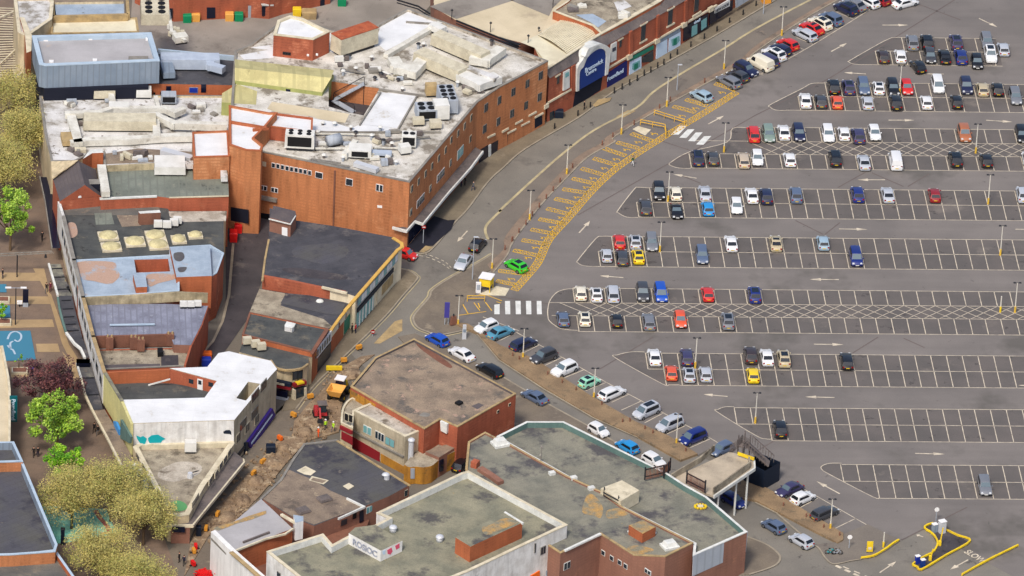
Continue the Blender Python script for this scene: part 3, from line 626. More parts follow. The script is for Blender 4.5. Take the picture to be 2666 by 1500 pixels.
fp_ = Facade(ds, 'B 225,325 600,370', 15.0); fp_.win('B 350,505', 1.3, 0.5, 3, 'dark_metal', 'black', 'louvre'); fp_.win('B 550,520 635,515', 0.35, 0.35, 1, 'white_plain', 'white_plain', 'vent')
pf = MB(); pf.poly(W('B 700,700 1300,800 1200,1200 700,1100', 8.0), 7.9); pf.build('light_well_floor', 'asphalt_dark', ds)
for st_, m_ in (('B 1235,868 1568,905 1390,1212 1040,1170', 'roof_bright'), ('B 1500,95 1785,212 1285,480 1185,395 1240,240', 'roof_bright'), ('A 2260,520 2536,470 B 0,450 225,420 225,545 60,560 A 2300,560', 'roof_bright'), ('B 600,1120 780,1150 960,1210 1050,1170 1300,1200 1390,1235 800,1240 590,1230', 'roof_bright'),
    ('B 760,310 820,340 830,520 760,490', 'roof_bright'), ('B 165,1025 210,960 940,1075 900,1160 640,1120 600,1100 250,1060', 'roof_tan')): patch(ds, st_, Zs-0.42, m_)
for st_ in ('B 1480,200 1760,220', 'B 1290,490 1400,430 1790,215', 'B 1575,905 1400,1215', 'B 1225,835 1660,900', 'B 1040,1170 1235,868', 'B 600,1240 1800,1240'): caps(ds, st_, Zs-0.1, 0.22, 0.3, 'cap_grey', 'roof_kerb')
# sloping gutter strip at the bend
f1 = Facade(ds, 'F 95,85 1508,375', Zs)
f1.win('F 225,218 268,226 311,236 354,246 397,254 440,262 482,270 524,279 567,289', 0.62, 0.85, 1)
f1.win('F 655,312', 1.25, 1.1, 1); f1.win('F 940,377', 1.15, 1.25, 1); f1.win('F 1225,432', 1.15, 1.25, 2); f1.win('F 132,432 235,452', 1.15, 0.85, 2); f1.win('F 130,205', 0.9, 0.8, 1, 'cap_cream', 'cap_cream', 'blocked_window')
f1.panel('vent_plate', 'F 1205,595 1250,600 1250,622 1205,616', 'white_plain')
f1.panel('drainpipe', 'F 797,265 815,268 797,785 784,785', 'brick_dark', 0.12)
f1.panel('loading_opening', 'F -100,640 270,690 270,800 -100,760', 'recess', 0.03); f1.panel('steel_door', 'F 95,680 178,692 178,772 95,764', 'black', 0.07)
f1.panel('opening_ledge', 'F 0,478 262,530 262,560 0,512', 'cap_grey', 0.5)
f0 = Facade(ds, 'S 598,376 S 640,390', 14.6); f0.panel('loading_opening', 'E 2178,612 2345,640 2345,770 2178,740', 'recess', 0.05)
f2 = Facade(ds, 'F 1508,375 B 2150,960', Zs)
f2.win('F 1528,440 1592,372 1657,300 1718,228 1782,152 1846,76 B 1900,1320 1965,1258 2026,1190 2088,1112', 0.85, 1.2, 1, 'cap_cream', 'glass')
f2.win('F 1610,552 1800,312', 3.2, 1.35, 3); f2.win('F 1702,438 1520,660', 0.9, 1.2, 1, 'cap_cream'); f2.win('F 1892,196 B 2080,1310', 0.9, 1.2, 1, 'cap_cream'); f2.win('F 1985,98', 2.6, 1.7, 2, 'cap_white', 'glass_teal')
f2.band('shopfront', 0.3, 2.7, 'glass_navy', 0.5, f2.len-1, 0.05); f2.band('shop_sign', 2.7, 3.1, 'cap_grey', 0.5, f2.len-1, 0.1)
def canopy(T_, outer, z, inner, th=0.35, top='slate_band', edge='cap_white', name='canopy'):
    o = W(outer, z); i = W(inner, z) if isinstance(inner, str) else inner
    b = MB(); pl = o+i[::-1]; b.poly(pl, z-0.03); b.poly(pl, z-th); b.mi = 1
    for a, c in zip(o, o[1:]):
        d = (c-a).normalized()*0.05; b.bar(a-d-Vector((0,0,th/2)), c+d-Vector((0,0,th/2)), 0.22, th+0.05)
    return b.build(name, [top, edge], T_)
canopy(ds, 'F 1350,800 1480,835 1560,742 1635,768 1880,470 2085,240 2200,85', 3.6, [f2.pt(-0.6, 3.6, -1.5), f2.pt(-0.3, 3.6, -1.0), f2.pt(0.3, 3.6, -0.5), f2.pt(1, 3.6, -0.2), f2.pt(f2.len*0.5, 3.6, -0.1), f2.pt(f2.len*0.85, 3.6, -0.1), f2.pt(f2.len, 3.6, -0.1)])
cp = MB(); q_ = W1('F 1525,930'); cp.box((q_.x, q_.y+0.3, 1.65), (0.6, 0.5, 3.3)); q_ = W1('F 2100,240'); cp.box((q_.x, q_.y, 1.65), (0.4, 0.4, 3.3)); cp.build('canopy_pillar', 'cap_white', ds)
f3 = Facade(ds, 'C 0,820 460,572', Zs); f3b = Facade(ds, 'B 2150,960 C 0,820', Zs)
f3.win('C 130,866 262,790 388,712', 1.05, 1.45, 2, 'cap_grey', 'glass'); f3.win('C 118,1070 248,995 378,915', 1.05, 1.45, 2, 'cap_grey', 'glass')
f3b.win('B 2228,1015 2355,945', 1.05, 1.45, 2, 'cap_grey', 'glass'); f3b.win('B 2215,1215 2345,1145', 1.05, 1.45, 2, 'cap_grey', 'glass'); f3b.win('B 2470,860 2470,1070', 1.05, 1.45, 2, 'cap_grey')
for st_ in ('C 75,1262 148,1225 148,1330 75,1372', 'C 202,1190 275,1152 275,1262 202,1300', 'C 332,1112 404,1072 404,1168 332,1212'): f3.panel('entrance', st_, 'recess', 0.04)
for st_ in ('C 22,1235 82,1200 82,1218 22,1252', 'C 145,1160 215,1122 215,1138 145,1176', 'C 272,1085 345,1045 345,1062 272,1100', 'C 72,1250 152,1208 152,1222 72,1264', 'C 200,1178 280,1138 280,1152 200,1192', 'C 330,1100 410,1058 410,1072 330,1114'): f3.panel('lintel', st_, 'cap_cream', 0.2)
f3b.panel('shutter_door', 'B 2160,1420 2250,1365 2250,1480 2160,1540', 'glass_navy', 0.05); f3b.panel('shutter_door', 'B 2272,1360 2380,1300 2380,1420 2272,1470', 'glass_navy', 0.05); f3b.panel('door_post', 'B 2250,1370 2272,1358 2272,1500 2250,1512', 'cap_white', 0.12); f3b.panel('lintel', 'B 2240,1290 2310,1255 2310,1272 2240,1305', 'cap_cream', 0.2)
# steel stair in the light well
st = thing('fire_escape', W1('B 900,1000', 8), 'grey steel fire stair crossing the brick light well of the white roof', 'stairs')
a_, b_, c_ = W1('B 790,945', 8.6), W1('B 1080,790', 11.6), W1('B 985,1060', 8.0); sm_ = MB(); sm_.bar(a_, b_, 1.0, 0.15); sm_.build('upper_flight', 'clad_grey', st)
sm_ = MB(); sm_.bar(a_, c_, 1.0, 0.15); sm_.build('lower_flight', 'clad_grey', st); sm_ = MB()
for q in (a_, c_, b_): sm_.cyl((q.x, q.y, 7.9), (q.x, q.y, q.z+1.1), 0.06, n=6)
sm_.bar(a_+Vector((0,0.5,1)), b_+Vector((0,0.5,1)), 0.06); sm_.bar(a_+Vector((0,0.5,1)), c_+Vector((0,0.5,1)), 0.06); sm_.build('handrail', 'dark_metal', st)
# ---- arcade range with the blue arch
Za = 8.1
ar = thing('shopping_arcade', W1('C 900,900', 0), 'red brick shopping arcade with slate band and blue arched entrance sign', 'shopping centre')
mass(ar, W('C 470,735 1750,0 S 1960,-120 S 1700,-220 S 1440,20 C 330,450', Za), Za, 0, 'brick_red', 'roof_tan')
rid = W('C 430,660 620,540 880,365 1240,158 1520,-2', 9.5) + [W1('S 1900,-125', 9.5)]; fa = Facade(ar, 'C 470,735 1750,0', Za)
ed = [fa.pt(0, 8.05, 0.12)]+[fa.pt(max(0.5, (r-fa.a).dot(fa.d)), 8.05, 0.12) for r in rid[1:]]
mb_ = MB()
for i in range(len(rid)-1): mb_.quad(ed[i], ed[i+1], rid[i+1], rid[i])
mb_.build('slate_band', 'slate_band', ar); mb_ = MB()
for i in range(len(rid)-1): mb_.bar(rid[i]+Vector((0,0,0.05)), rid[i+1]+Vector((0,0,0.05)), 0.45, 0.16)
mb_.build('ridge_coping', 'cap_cream', ar)
mass(ar, W('C 505,98 600,135 880,238 965,318 1240,170 1520,10 S 1860,-120 S 1600,-120 C 640,10', 9.7), 9.7, 7.6, 'brick_vivid', 'roof_stone', par=0.25, pw=0.3, cap='cap_cream', names=('upper_wall', 'upper_roof', 'upper_parapet'))
patch(ar, 'C 720,140 880,130 1010,200 930,260 860,210', 9.49, 'roof_blue'); patch(ar, 'C 1080,20 1180,0 1250,60 1120,110', 9.49, 'roof_white')
vz = MB(); va, vb, vc, vd = W('C 360,330 620,162 955,318 650,515', 8.5)+[]; 
N_ = 14
for i in range(N_):
    t0, t1 = i/N_, (i+1)/N_; h0, h1 = math.sin(t0*math.pi)*0.9, math.sin(t1*math.pi)*0.9
    l0, l1 = va.lerp(vd, t0), va.lerp(vd, t1); r0, r1 = vb.lerp(vc, t0), vb.lerp(vc, t1)
    vz.quad(l0+Vector((0,0,h0*0.5)), l1+Vector((0,0,h1*0.5)), r1+Vector((0,0,h1*0.5)), r0+Vector((0,0,h0*0.5)))
vz.build('vaulted_roof', 'roof_vault', ar)
rb_ = MB()
for i in range(1, 22):
    t = i/22; a = va.lerp(vd, t); c = vb.lerp(vc, t); h = math.sin(t*math.pi)*0.45+0.04; rb_.bar(a+Vector((0,0,h)), c+Vector((0,0,h)), 0.10, 0.08)
rb_.build('roof_rib', 'cap_cream', ar)
patch(ar, 'C 200,400 360,330 650,515 600,540 480,640 C 330,450', 8.4, 'roof_vault')
fa.band('string_course', 3.55, 3.85, 'cap_cream', 0, fa.len*1.25, 0.22)
# windows and pilasters
fa.win('C 552,752', 0.7, 1.5, 1, 'brick_dark'); fa.win('C 1140,408', 0.7, 1.5, 1, 'brick_dark'); fa.win('C 1355,302', 1.3, 3.2, 1, 'brick_dark', 'glass'); fa.win('C 1610,152', 1.3, 3.2, 1, 'brick_dark', 'glass'); fa.win('C 1858,30', 1.3, 3.0, 1, 'brick_dark', 'glass')
for st_ in ('C 525,720 575,690 575,702 525,732', 'C 1115,378 1165,350 1165,362 1115,390', 'C 1325,240 1395,200 1395,212 1325,252', 'C 1580,95 1650,55 1650,68 1580,108', 'C 1320,402 1390,362 1390,376 1320,416', 'C 1575,250 1650,208 1650,222 1575,264', 'C 1820,150 1900,100 1900,115 1820,165'): fa.panel('lintel', st_, 'cap_cream', 0.16)
for st_ in ('C 672,625 706,605 706,850 672,870', 'C 1220,300 1246,285 1246,520 1220,535', 'C 1478,150 1502,136 1502,370 1478,385', 'C 1740,10 1764,-4 1764,215 1740,230'): fa.panel('pilaster', st_, 'brick_red', 0.3)
for st_ in ('C 1195,525 1240,500 1240,540 1195,565', 'C 1458,375 1500,350 1500,392 1458,415', 'C 1712,222 1755,198 1755,240 1712,262', 'C 1965,75 2005,52 2005,92 1965,115', 'C 410,990 450,968 450,1005 410,1028'): fa.panel('corbel', st_, 'cap_cream', 0.4)
# blue arch: opening, sign board, white surround
arc_o = 'C 705,855 712,640 760,560 790,500 850,440 910,405 955,408 1000,430 1025,480 1000,690'
arc_i = 'C 728,845 735,672 770,620 800,545 850,490 905,455 950,452 975,475 985,520 975,705'
sm2_ = lambda L_: [(q.x, q.y) for q in smooth([Vector((u, z)) for u, z in L_], 4)]
po = sm2_([fa.uv(p) for p in T(arc_o)]); pi_ = sm2_([fa.uv(p) for p in T(arc_i)])
b = MB()
for i in range(len(po)-1):
    A, B_, C_, D_ = fa.pt(*po[i], 0.55), fa.pt(*po[i+1], 0.55), fa.pt(*pi_[i+1], 0.55), fa.pt(*pi_[i], 0.55)
    b.quad(A, D_, C_, B_); b.quad(A, B_, fa.pt(*po[i+1], -1.2), fa.pt(*po[i], -1.2)); b.quad(D_, fa.pt(*pi_[i], -0.2), fa.pt(*pi_[i+1], -0.2), C_)
b.build('arch_surround', 'cap_white', ar)
sg = fa.panel('arch_sign', 'C 728,845 735,672 770,620 800,545 850,490 905,455 950,452 975,475 985,520 975,705', 'sign_blue', 0.4)
fa.text('Brunswick', 'C 868,612', 1.15, 'sign_letter', sg, 0.52); fa.text('Centre', 'C 842,668', 0.95, 'sign_letter', sg, 0.52)
fa.panel('passage_opening', 'C 715,868 975,712 955,850 690,1025', 'recess', 0.02); fa.panel('arch_hood', 'C 765,520 800,440 880,405 905,405 850,445 795,520', 'cap_white', 0.9)
for st_, tx in (('C 600,680 655,650 655,825 595,855', 'graffiti_grey'), ('C 1048,418 1100,390 1095,560 1040,588', 'graffiti_grey')):
    bn = fa.panel('banner', st_, 'cap_white', 0.2); q = T(st_)
fa.panel('banner_print', 'C 612,690 646,672 646,712 612,730', 'glass_teal', 0.24); fa.panel('banner_print', 'C 1056,455 1090,437 1090,470 1056,488', 'graffiti_dark', 0.24)
ns = fa.panel('shop_window_poster', 'C 1018,690 1200,570 1198,725 1015,835', 'sign_navy', 0.12); fa.text('Poundland', 'C 1085,705', 1.05, 'sign_letter', ns, 0.2)
def poster(st_, m_): return fa.panel('shop_window_poster', st_, m_, 0.12)
poster('C 1228,585 1335,530 1335,655 1222,705', 'sign_letter'); poster('C 1480,410 1580,365 1580,515 1475,555', 'sign_letter'); poster('C 1598,345 1705,295 1702,445 1592,490', 'sign_letter')
for st_ in ('C 1250,600 1320,565 1320,625 1270,665 1245,650', 'C 1615,370 1690,335 1695,380 1660,425 1622,430'): fa.panel('poster_blob', st_, 'glass_teal', 0.16)
for st_ in ('C 1265,605 1300,588 1298,640 1262,655', 'C 1635,370 1665,352 1665,410 1632,430'): fa.panel('poster_blob', st_, 'shop_green', 0.19)
fa.panel('shop_fascia', 'C 1230,540 1450,425 1450,460 1230,575', 'shop_green', 0.16); fa.panel('shop_doorway', 'C 1345,540 1450,470 1450,580 1345,590', 'glass', 0.08); fa.panel('shop_fascia', 'C 1470,395 1700,265 1700,300 1470,425', 'clad_blue', 0.14)
fa.panel('shopfront', 'C 1735,255 1968,125 1965,262 1733,390', 'glass_navy', 0.1); fa.panel('shop_window_poster', 'C 1812,250 1862,222 1860,315 1808,345', 'glass_teal', 0.14); fa.panel('shop_window_poster', 'C 1900,195 1950,165 1948,250 1900,285', 'glass_teal', 0.14); fa.text('dwell', 'C 1858,198', 0.8, 'sign_letter', ns, 0.2)
fa.panel('shopfront', 'C 1985,120 2200,0 2195,95 1980,235', 'glass_navy', 0.1); wf = fa.panel('shop_fascia', 'C 2028,75 2168,-10 2165,55 2022,125', 'cap_white', 0.2); fa.text('NEW LOOK', 'C 2090,68', 0.7, 'graffiti_dark', wf, 0.28)
fa.panel('shopfront', 'C 2225,-20 2380,-110 2380,-20 2230,75', 'clad_grey', 0.1); fa.panel('service_door', 'C 475,1065 515,1042 515,1125 475,1150', 'glass', 0.08)
# rooftop parking deck behind
dk = thing('parking_deck', W1('C 100,200', 0), 'pale tan rooftop deck of the shopping centre with small lamp posts', 'roof deck')
mass(dk, W('B 1935,185 2536,440 C 0,352 200,400 360,332 500,215 S 1440,30 S 1440,-250 S 1120,-250 S 1130,20', 8.0), 8.0, 0, 'brick_brown', 'roof_tan')
patch(dk, 'B 1700,60 2400,-150 2500,0 1950,180', 8.02, 'asphalt_yard'); patch(dk, 'C 100,0 500,-100 640,10 505,95 500,165', 8.02, 'asphalt_yard')
rl = MB(); 
for st_ in ('B 1390,0 1590,60 1700,130', 'B 1950,195 2536,430 C 0,355 200,420'):
    q = W(st_, 9.0)
    for a, c in zip(q, q[1:]): rl.bar(a, c, 0.12, 0.25); rl.bar(a-Vector((0,0,0.5)), c-Vector((0,0,0.5)), 0.12, 0.15)
rl.build('edge_rail', 'dark_metal', dk)
for i, s_ in enumerate(('B 1905,185', 'B 2270,305', 'C 270,425', 'C 372,300', 'C 505,75')):
    q = W1(s_, 8.0); t = thing('deck_lamp', q, ['small dark globe lamp on the deck edge behind the white roof corner, furthest left', 'small dark globe lamp in the middle of the tan deck edge', 'small dark globe lamp beside the cream ribbed roof', 'tiny dark globe lamp standing on the cream ribbed roof edge', 'small dark globe lamp above the brick corner of the upper roof'][i], 'lamp', 'globe lamps on the rooftop deck')
    b = MB(); b.cyl(q, q+Vector((0,0,1.6 if i != 3 else 0.6)), 0.07, n=6); b.build('post', 'dark_metal', t); b = MB(); b.dome(q+Vector((0,0,1.6 if i != 3 else 0.6)), 0.22, 0.22, 0.3, n=8, k=3); b.build('lamp_head', 'dark_metal', t)
# ---- brick block at the back of the yard
bb = thing('brick_warehouse', W1('A 2000,180', 0), 'red brick service building behind the yard with roller doors and bins', 'building')
mass(bb, [(q.x, q.y) for q in W('A 1640,205 2350,165 2536,180 B 300,140 760,35', 0)] + [(q.x, q.y) for q in W('S 860,-260 S 380,-260 A 1270,30', 0)], 9.0, 0, 'brick_red', 'roof_grey')
fb = Facade(bb, 'A 1640,205 2350,165', 0); fb.init(bb, W1('A 1640,205', 0), W1('A 2350,165', 0))
fb.panel('roller_door', 'A 1950,70 2030,70 2030,170 1950,175', 'glass_navy'); fb.panel('steel_door', 'A 2340,55 2425,50 2425,170 2340,172', 'clad_grey'); fb.panel('side_opening', 'A 1600,80 1628,80 1628,170 1600,175', 'recess')
fc = Facade(bb, 'A 2536,180', 0) if False else Facade.__new__(Facade); fc.init(bb, W1('A 2500,175', 0), W1('B 300,140', 0)); fc.panel('roller_door', 'B 115,45 208,45 208,145 115,150', 'glass_navy'); fc.panel('door_canopy', 'B 110,35 215,35 215,48 110,48', 'cap_white', 0.4)
fd = Facade.__new__(Facade); fd.init(bb, W1('B 300,140', 0), W1('B 760,35', 0)); fd.panel('steel_door', 'B 665,0 705,-10 705,95 665,105', 'glass_navy')
# ---- top left: precast blocks, blue clad hall, dark plant roof
tl = building('cream_block', 'cream flat roofed block at the top left corner beside the lattice canopy', 'A 130,-20 490,-25 505,15 490,175 300,310 230,330 170,300', 12.5, 0, 'wall_cream', 'roof_white', par=0.3, pw=0.5, cap='cap_cream')
box_px(tl, 'brick_upstand', 'A 185,160 230,165 300,330 295,480 250,500 235,330', 12.6, 8, 'brick_vivid', 'cap_cream')
t2 = building('cream_terrace', 'cream panelled roof with a glazed blue strip above the blue clad hall', 'A 490,170 1290,165 1310,300 480,315', 11.0, 0, 'wall_cream', 'roof_vault', par=0.25, pw=0.3, cap='cap_ochre')
box_px(t2, 'glazed_roof', 'A 515,40 1170,32 1172,135 530,140', 11.6, 10.6, 'cap_grey', 'roof_blue'); wallseg(t2, 'A 500,20 500,150 1210,132 1200,0', 11.9, 10.6, 0.5, 'cap_ochre', 'upstand'); box_px(t2, 'rear_roof', 'A 505,-60 1165,-60 1165,15 515,22', 12.0, 8, 'wall_cream', 'roof_taupe')
t3 = thing('clad_hall', W1('A 900,900', 0), 'large blue grey clad rooftop hall with grey flat roof and parapet at top left', 'building')
mass(t3, W('A 302,335 1425,305 1505,572 430,618 370,605', 15.0), 15.0, 11.0, 'clad_blue', 'roof_felt_grey', par=0.7, pw=0.7, cap='cap_blue', inner='cap_blue', names=('cladding', 'roof', 'parapet'))
box_px(t3, 'recessed_base', 'A 340,700 1400,700 1400,820 420,840', 10.98, 0, 'recess', 'recess'); rfl = MB()  # near-black navy paints the shadow of the gap below the cladding into the base
for s_ in ('A 432,380', 'A 850,368', 'A 1395,375', 'A 485,585', 'A 895,572'): q = W1(s_, 14.3); rfl.box((q.x, q.y, 14.4), (0.7, 0.7, 0.2))
rfl.build('roof_light', 'white_plain', t3); box_px(t3, 'roof_hatch', 'A 1212,530 1398,528 1398,560 1212,565', 14.8, 14.2, 'clad_blue', 'cap_grey')
t4 = building('plant_roof_block', 'dark flat roof with grey ducting between the blue hall and the yellow shed', 'A 1490,462 2215,530 2210,805 1400,790', 10.4, 0, 'brick_vivid', 'roof_char', par=0.0)
wallseg(t4, 'A 1490,462 2230,530', 11.2, 10.3, 0.3, 'cap_blue', 'rear_parapet')
f4 = Facade(t4, 'A 1400,790 2210,805', 10.4); f4.win('A 1825,850', 1.4, 1.0, 1, 'clad_blue', 'bin_blue'); f4.win('A 1590,850 1920,835', 0.8, 1.4, 1, 'glass_navy', 'glass_navy', 'doorway'); f4.win('A 1455,885 1520,880', 0.3, 0.5, 1, 'dark_metal', 'black'); 
# yellow shed
sh = thing('yellow_shed', W1('B 400,980', 9), 'pale yellow ribbed roof shed with green walls on the white roof', 'shed')
A_, B_, C_, D_ = W1('A 2215,560', 12.6), W1('B 795,662', 12.6), W1('B 685,872', 11.8), W1('A 2215,760', 11.8)
rg0, rg1 = W1('A 2215,640', 13.6), W1('B 770,735', 13.6)
b = MB(); b.quad(D_, C_, rg1, rg0); b.quad(rg0, rg1, B_, A_); b.build('roof', 'shed_yellow', sh)
b = MB(); fl = [(q.x, q.y) for q in (D_, C_, B_, A_)]; b.walls(ccw(fl), 8.6, 11.8); b.add([(C_.x, C_.y, 11.8), (B_.x, B_.y, 11.8), rg1, ], [(0,1,2)]); b.build('wall', 'shed_green', sh)
fs_ = Facade(sh, 'A 2215,760 B 685,872', 11.8); fs_.panel('door', 'B 342,838 385,845 385,965 342,955', 'glass_navy', 0.06)
s2 = thing('yellow_annex', W1('A 2250,1000', 9), 'small square pale yellow box annex left of the ribbed yellow shed', 'shed'); box_px(s2, 'body', 'A 2095,880 2240,795 2425,860 2415,985 2090,965', 11.2, 8.6, 'shed_green', 'shed_yellow')
# white roofed ducts building
wr = building('white_roof_store', 'white flat roofed shop block covered in long ventilation ducts', 'A 372,905 1400,895 2150,900 2230,990 2160,1449 E 2155,165 985,228 972,92 860,100 705,178 482,178 A 470,1449 430,1300 400,1100', 9.2, 0, 'wall_cream', 'roof_white', par=0.3, pw=0.3, cap='cap_grey')
box_px(wr, 'gable_upstand', 'E 780,160 850,72 960,68 975,100 870,105', 10.6, 8.0, 'brick_vivid', 'cap_white'); patch(wr, 'A 1000,1449 1300,1400 2100,1449 E 1830,20 1830,170 985,210 980,60', 8.92, 'roof_taupe')
# slate house
hs = thing('slate_house', W1('E 700,500', 0), 'steep grey slate roofed gable building with cream parapet facing the high street', 'building')
r0, r1 = W1('E 738,178', 11.2), W1('E 800,405', 11.2); e0, e1 = W1('E 500,350', 8.6), W1('E 565,560', 8.6); g0, g1 = W1('E 905,260', 8.8), W1('E 960,520', 8.6)
b = MB(); b.quad(e0, e1, r1, r0); b.quad(r0, r1, g1, g0); b.build('roof', 'roof_slate', hs)
b = MB(); b.add([e1, g1, r1], [(0,1,2)]); b.walls(ccw([(q.x, q.y) for q in (e0, e1, g1, g0)]), 0, 8.6); b.build('gable', 'brick_red', hs)
b = MB(); p0, p1, p2 = W1('E 482,182', 9.6), W1('E 738,172', 11.6), W1('E 490,345', 9.2); b.add([p0, p1, p2], [(0,1,2)]); b.build('parapet', 'wall_cream', hs)
box_px(hs, 'dormer', 'E 790,352 945,350 950,395 800,400', 10.2, 8.4, 'recess', 'cap_grey'); fgh = Facade(hs, 'E 565,560 960,520', 8.6); fgh.win('E 752,512', 0.5, 0.5, 1, 'white_plain', 'white_plain')
# green felt roofs
gr_ = building('green_roof_store', 'green grey standing seam roofed shop between the white roof and the skylight roof', 'E 985,250 1500,225 2150,280 2158,508 1600,528 1480,512 950,538 1000,470', 8.9, 0, 'brick_red', 'roof_green', par=0.0)
caps(gr_, 'E 950,528 1470,505', 9.0, 0.35, 0.25, 'cap_white'); caps(gr_, 'E 1600,520 2150,505', 9.0, 0.2, 0.15, 'cap_cream'); wallseg(gr_, 'E 1000,222 2150,175', 9.9, 8.9, 0.3, 'stone_band', 'rear_wall')
# skylight roof
sk_ = building('skylight_store', 'dark flat roofed shop with cream domed skylights', 'E 560,548 1480,515 1600,650 2135,655 2110,760 2112,1042 1990,1040 1990,970 1600,990 1600,1062 695,1112 590,680', 7.0, 0, 'wall_cream', 'roof_char2', par=0.0)
patch(sk_, 'E 1590,655 2140,650 2130,745 1680,755 1600,700', 7.02, 'roof_dirty'); patch(sk_, 'E 565,560 1490,530 1510,650 1300,690 600,690', 7.03, 'roof_grey'); patch(sk_, 'E 890,670 1050,665 1080,775 905,780', 7.05, 'roof_green'); patch(sk_, 'E 1000,575 1070,572 1075,610 1005,615', 7.06, 'rust_patch')
patch(sk_, 'E 1100,690 1320,690 1330,790 1150,800', 7.04, 'roof_taupe'); patch(sk_, 'E 640,770 710,770 730,870 660,900', 7.05, 'rust_patch', sm=1)
caps(sk_, 'E 560,555 640,548', 7.3, 0.4, 0.3, 'cap_white'); box_px(sk_, 'stair_head', 'E 1305,655 1505,640 1515,665 1320,675', 9.0, 6.9, 'brick_dark', 'cap_white')
for s_, a, c_ in (('E 1020,885', 1.5, 1.3), ('E 1050,990', 1.5, 1.3), ('E 1272,940', 1.5, 1.4), ('E 1465,880', 1.5, 1.4), ('E 1492,968', 1.5, 1.4), ('E 1685,918', 1.1, 1.2), ('E 1842,880', 1.1, 0.9)):
    q = W1(s_, 7.2); b = MB(); b.box((q.x, q.y, 7.15), (a*2, c_*2, 0.35), 0.12); sb = b.build('skylight', 'cap_cream', sk_); b = MB(); b.dome((q.x, q.y, 7.32), a*0.97, c_*0.97, 0.55, 0.12, n=16, k=4); b.build('dome', 'skylight_plastic', sb, True)
# tall cream parapet facade strip along the high street
wallseg(sk_, 'E 556,560 600,700 698,1108', 8.2, 2.8, 0.4, 'wall_white_dirty', 'street_facade')
# blue-grey roof
bl = building('pale_blue_roof_store', 'pale blue roofed shop with a square light well and salmon stain', 'E 690,1112 1600,1062 1602,990 1982,968 2112,1045 2045,1230 1985,1268 1690,1280 1690,1400 I 1290,92 785,118 735,0', 7.8, 0, 'brick_red', 'roof_blue', par=0.2, pw=0.25, cap='cap_blue', inner='cap_blue',
    holes=[[(q.x, q.y) for q in W('E 1265,1110 1585,1102 1605,1220 1285,1232', 7.6)]])
wallseg(bl, 'E 698,1108 I 745,-40 785,120', 8.2, 2.8, 0.4, 'wall_white_dirty', 'street_facade')
box_px(bl, 'raised_roof', 'E 1602,990 1980,972 1998,1262 1665,1275', 8.6, 3.0, 'brick_vivid', 'roof_blue'); box_px(bl, 'chimney_block', 'E 1255,1245 1370,1240 1388,1365 1285,1370', 8.8, 6.4, 'brick_vivid', 'roof_blue'); patch(bl, 'E 1640,1050 1720,1040 1740,1090 1700,1125 1650,1110', 8.63, 'damp', sm=1); patch(bl, 'E 1680,1185 1760,1180 1740,1220 1690,1225', 8.63, 'damp', sm=1)
patch(bl, 'E 740,1130 1060,1130 1100,1200 1130,1250 1100,1300 1030,1340 880,1310 780,1290 740,1200', 7.63, 'rust_patch', sm=1); patch(bl, 'E 1390,1250 1640,1245 1650,1290 1500,1330 1410,1360', 7.63, 'rust_patch', sm=1)
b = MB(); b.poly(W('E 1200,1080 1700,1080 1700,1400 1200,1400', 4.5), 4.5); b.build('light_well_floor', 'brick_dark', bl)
# stone wall and lead roof
ld = building('lead_roof_store', 'purple grey lead roofed shop with brick chimneys beside the alley', 'I 790,190 1560,185 1960,205 1900,380 1800,575 1640,570 1605,480 880,490', 6.6, 0, 'brick_brown', 'roof_lead', par=0.0)
wallseg(ld, 'I 785,125 1290,100 1690,72 1960,85', 7.9, 6.3, 0.3, 'stone_band', 'stone_wall'); b = MB(); q0, q1 = W1('I 1035,385', 6.9), W1('I 1460,378', 6.9); b.bar(q0, q1, 0.35, 0.15); b.build('ridge_cap', 'cap_blue', ld)
patch(ld, 'I 1590,240 1940,235 1890,370 1790,560 1650,560 1600,430', 6.62, 'roof_blue') if False else None
for s_ in ('I 1035,500', 'I 1260,500', 'I 1330,520', 'I 1608,470'):
    q = W1(s_, 7.3); b = MB(); b.box((q.x, q.y, 6.4), (1.1, 0.9, 1.9)); ch = b.build('chimney', 'brick_dark', ld); b = MB()
    for dx in (-0.3, 0.3): b.cyl((q.x+dx, q.y, 7.34), (q.x+dx, q.y, 7.7), 0.16, 0.13, 8)
    b.build('chimney_pot', 'cap_ochre', ch)
wallseg(ld, 'I 880,492 1640,470', 7.0, 5.0, 0.35, 'brick_dark', 'cross_wall')
lo_ = building('stone_roof_store', 'low grey stained flat roofed shop behind the chimneys', 'I 900,610 1820,590 1760,775 1690,770 985,800', 5.4, 0, 'brick_red', 'roof_stone', par=0.2, pw=0.25, cap='cap_grey')
patch(lo_, 'I 1520,670 1680,668 1685,765 1520,770', 5.22, 'asphalt_dark'); patch(lo_, 'I 980,760 1510,750 1510,790 985,800', 5.22, 'roof_slate'); box_px(lo_, 'roof_hatch', 'I 1485,600 1535,598 1540,640 1488,645', 6.0, 5.1, 'black', 'black')
wallseg(lo_, 'I 785,120 880,490 985,825', 8.2, 2.8, 0.4, 'wall_white_dirty', 'street_facade')
wallseg(lo_, 'I 1960,200 1900,385 1800,580 1745,760', 6.5, 0, 0.3, 'brick_red', 'alley_wall')
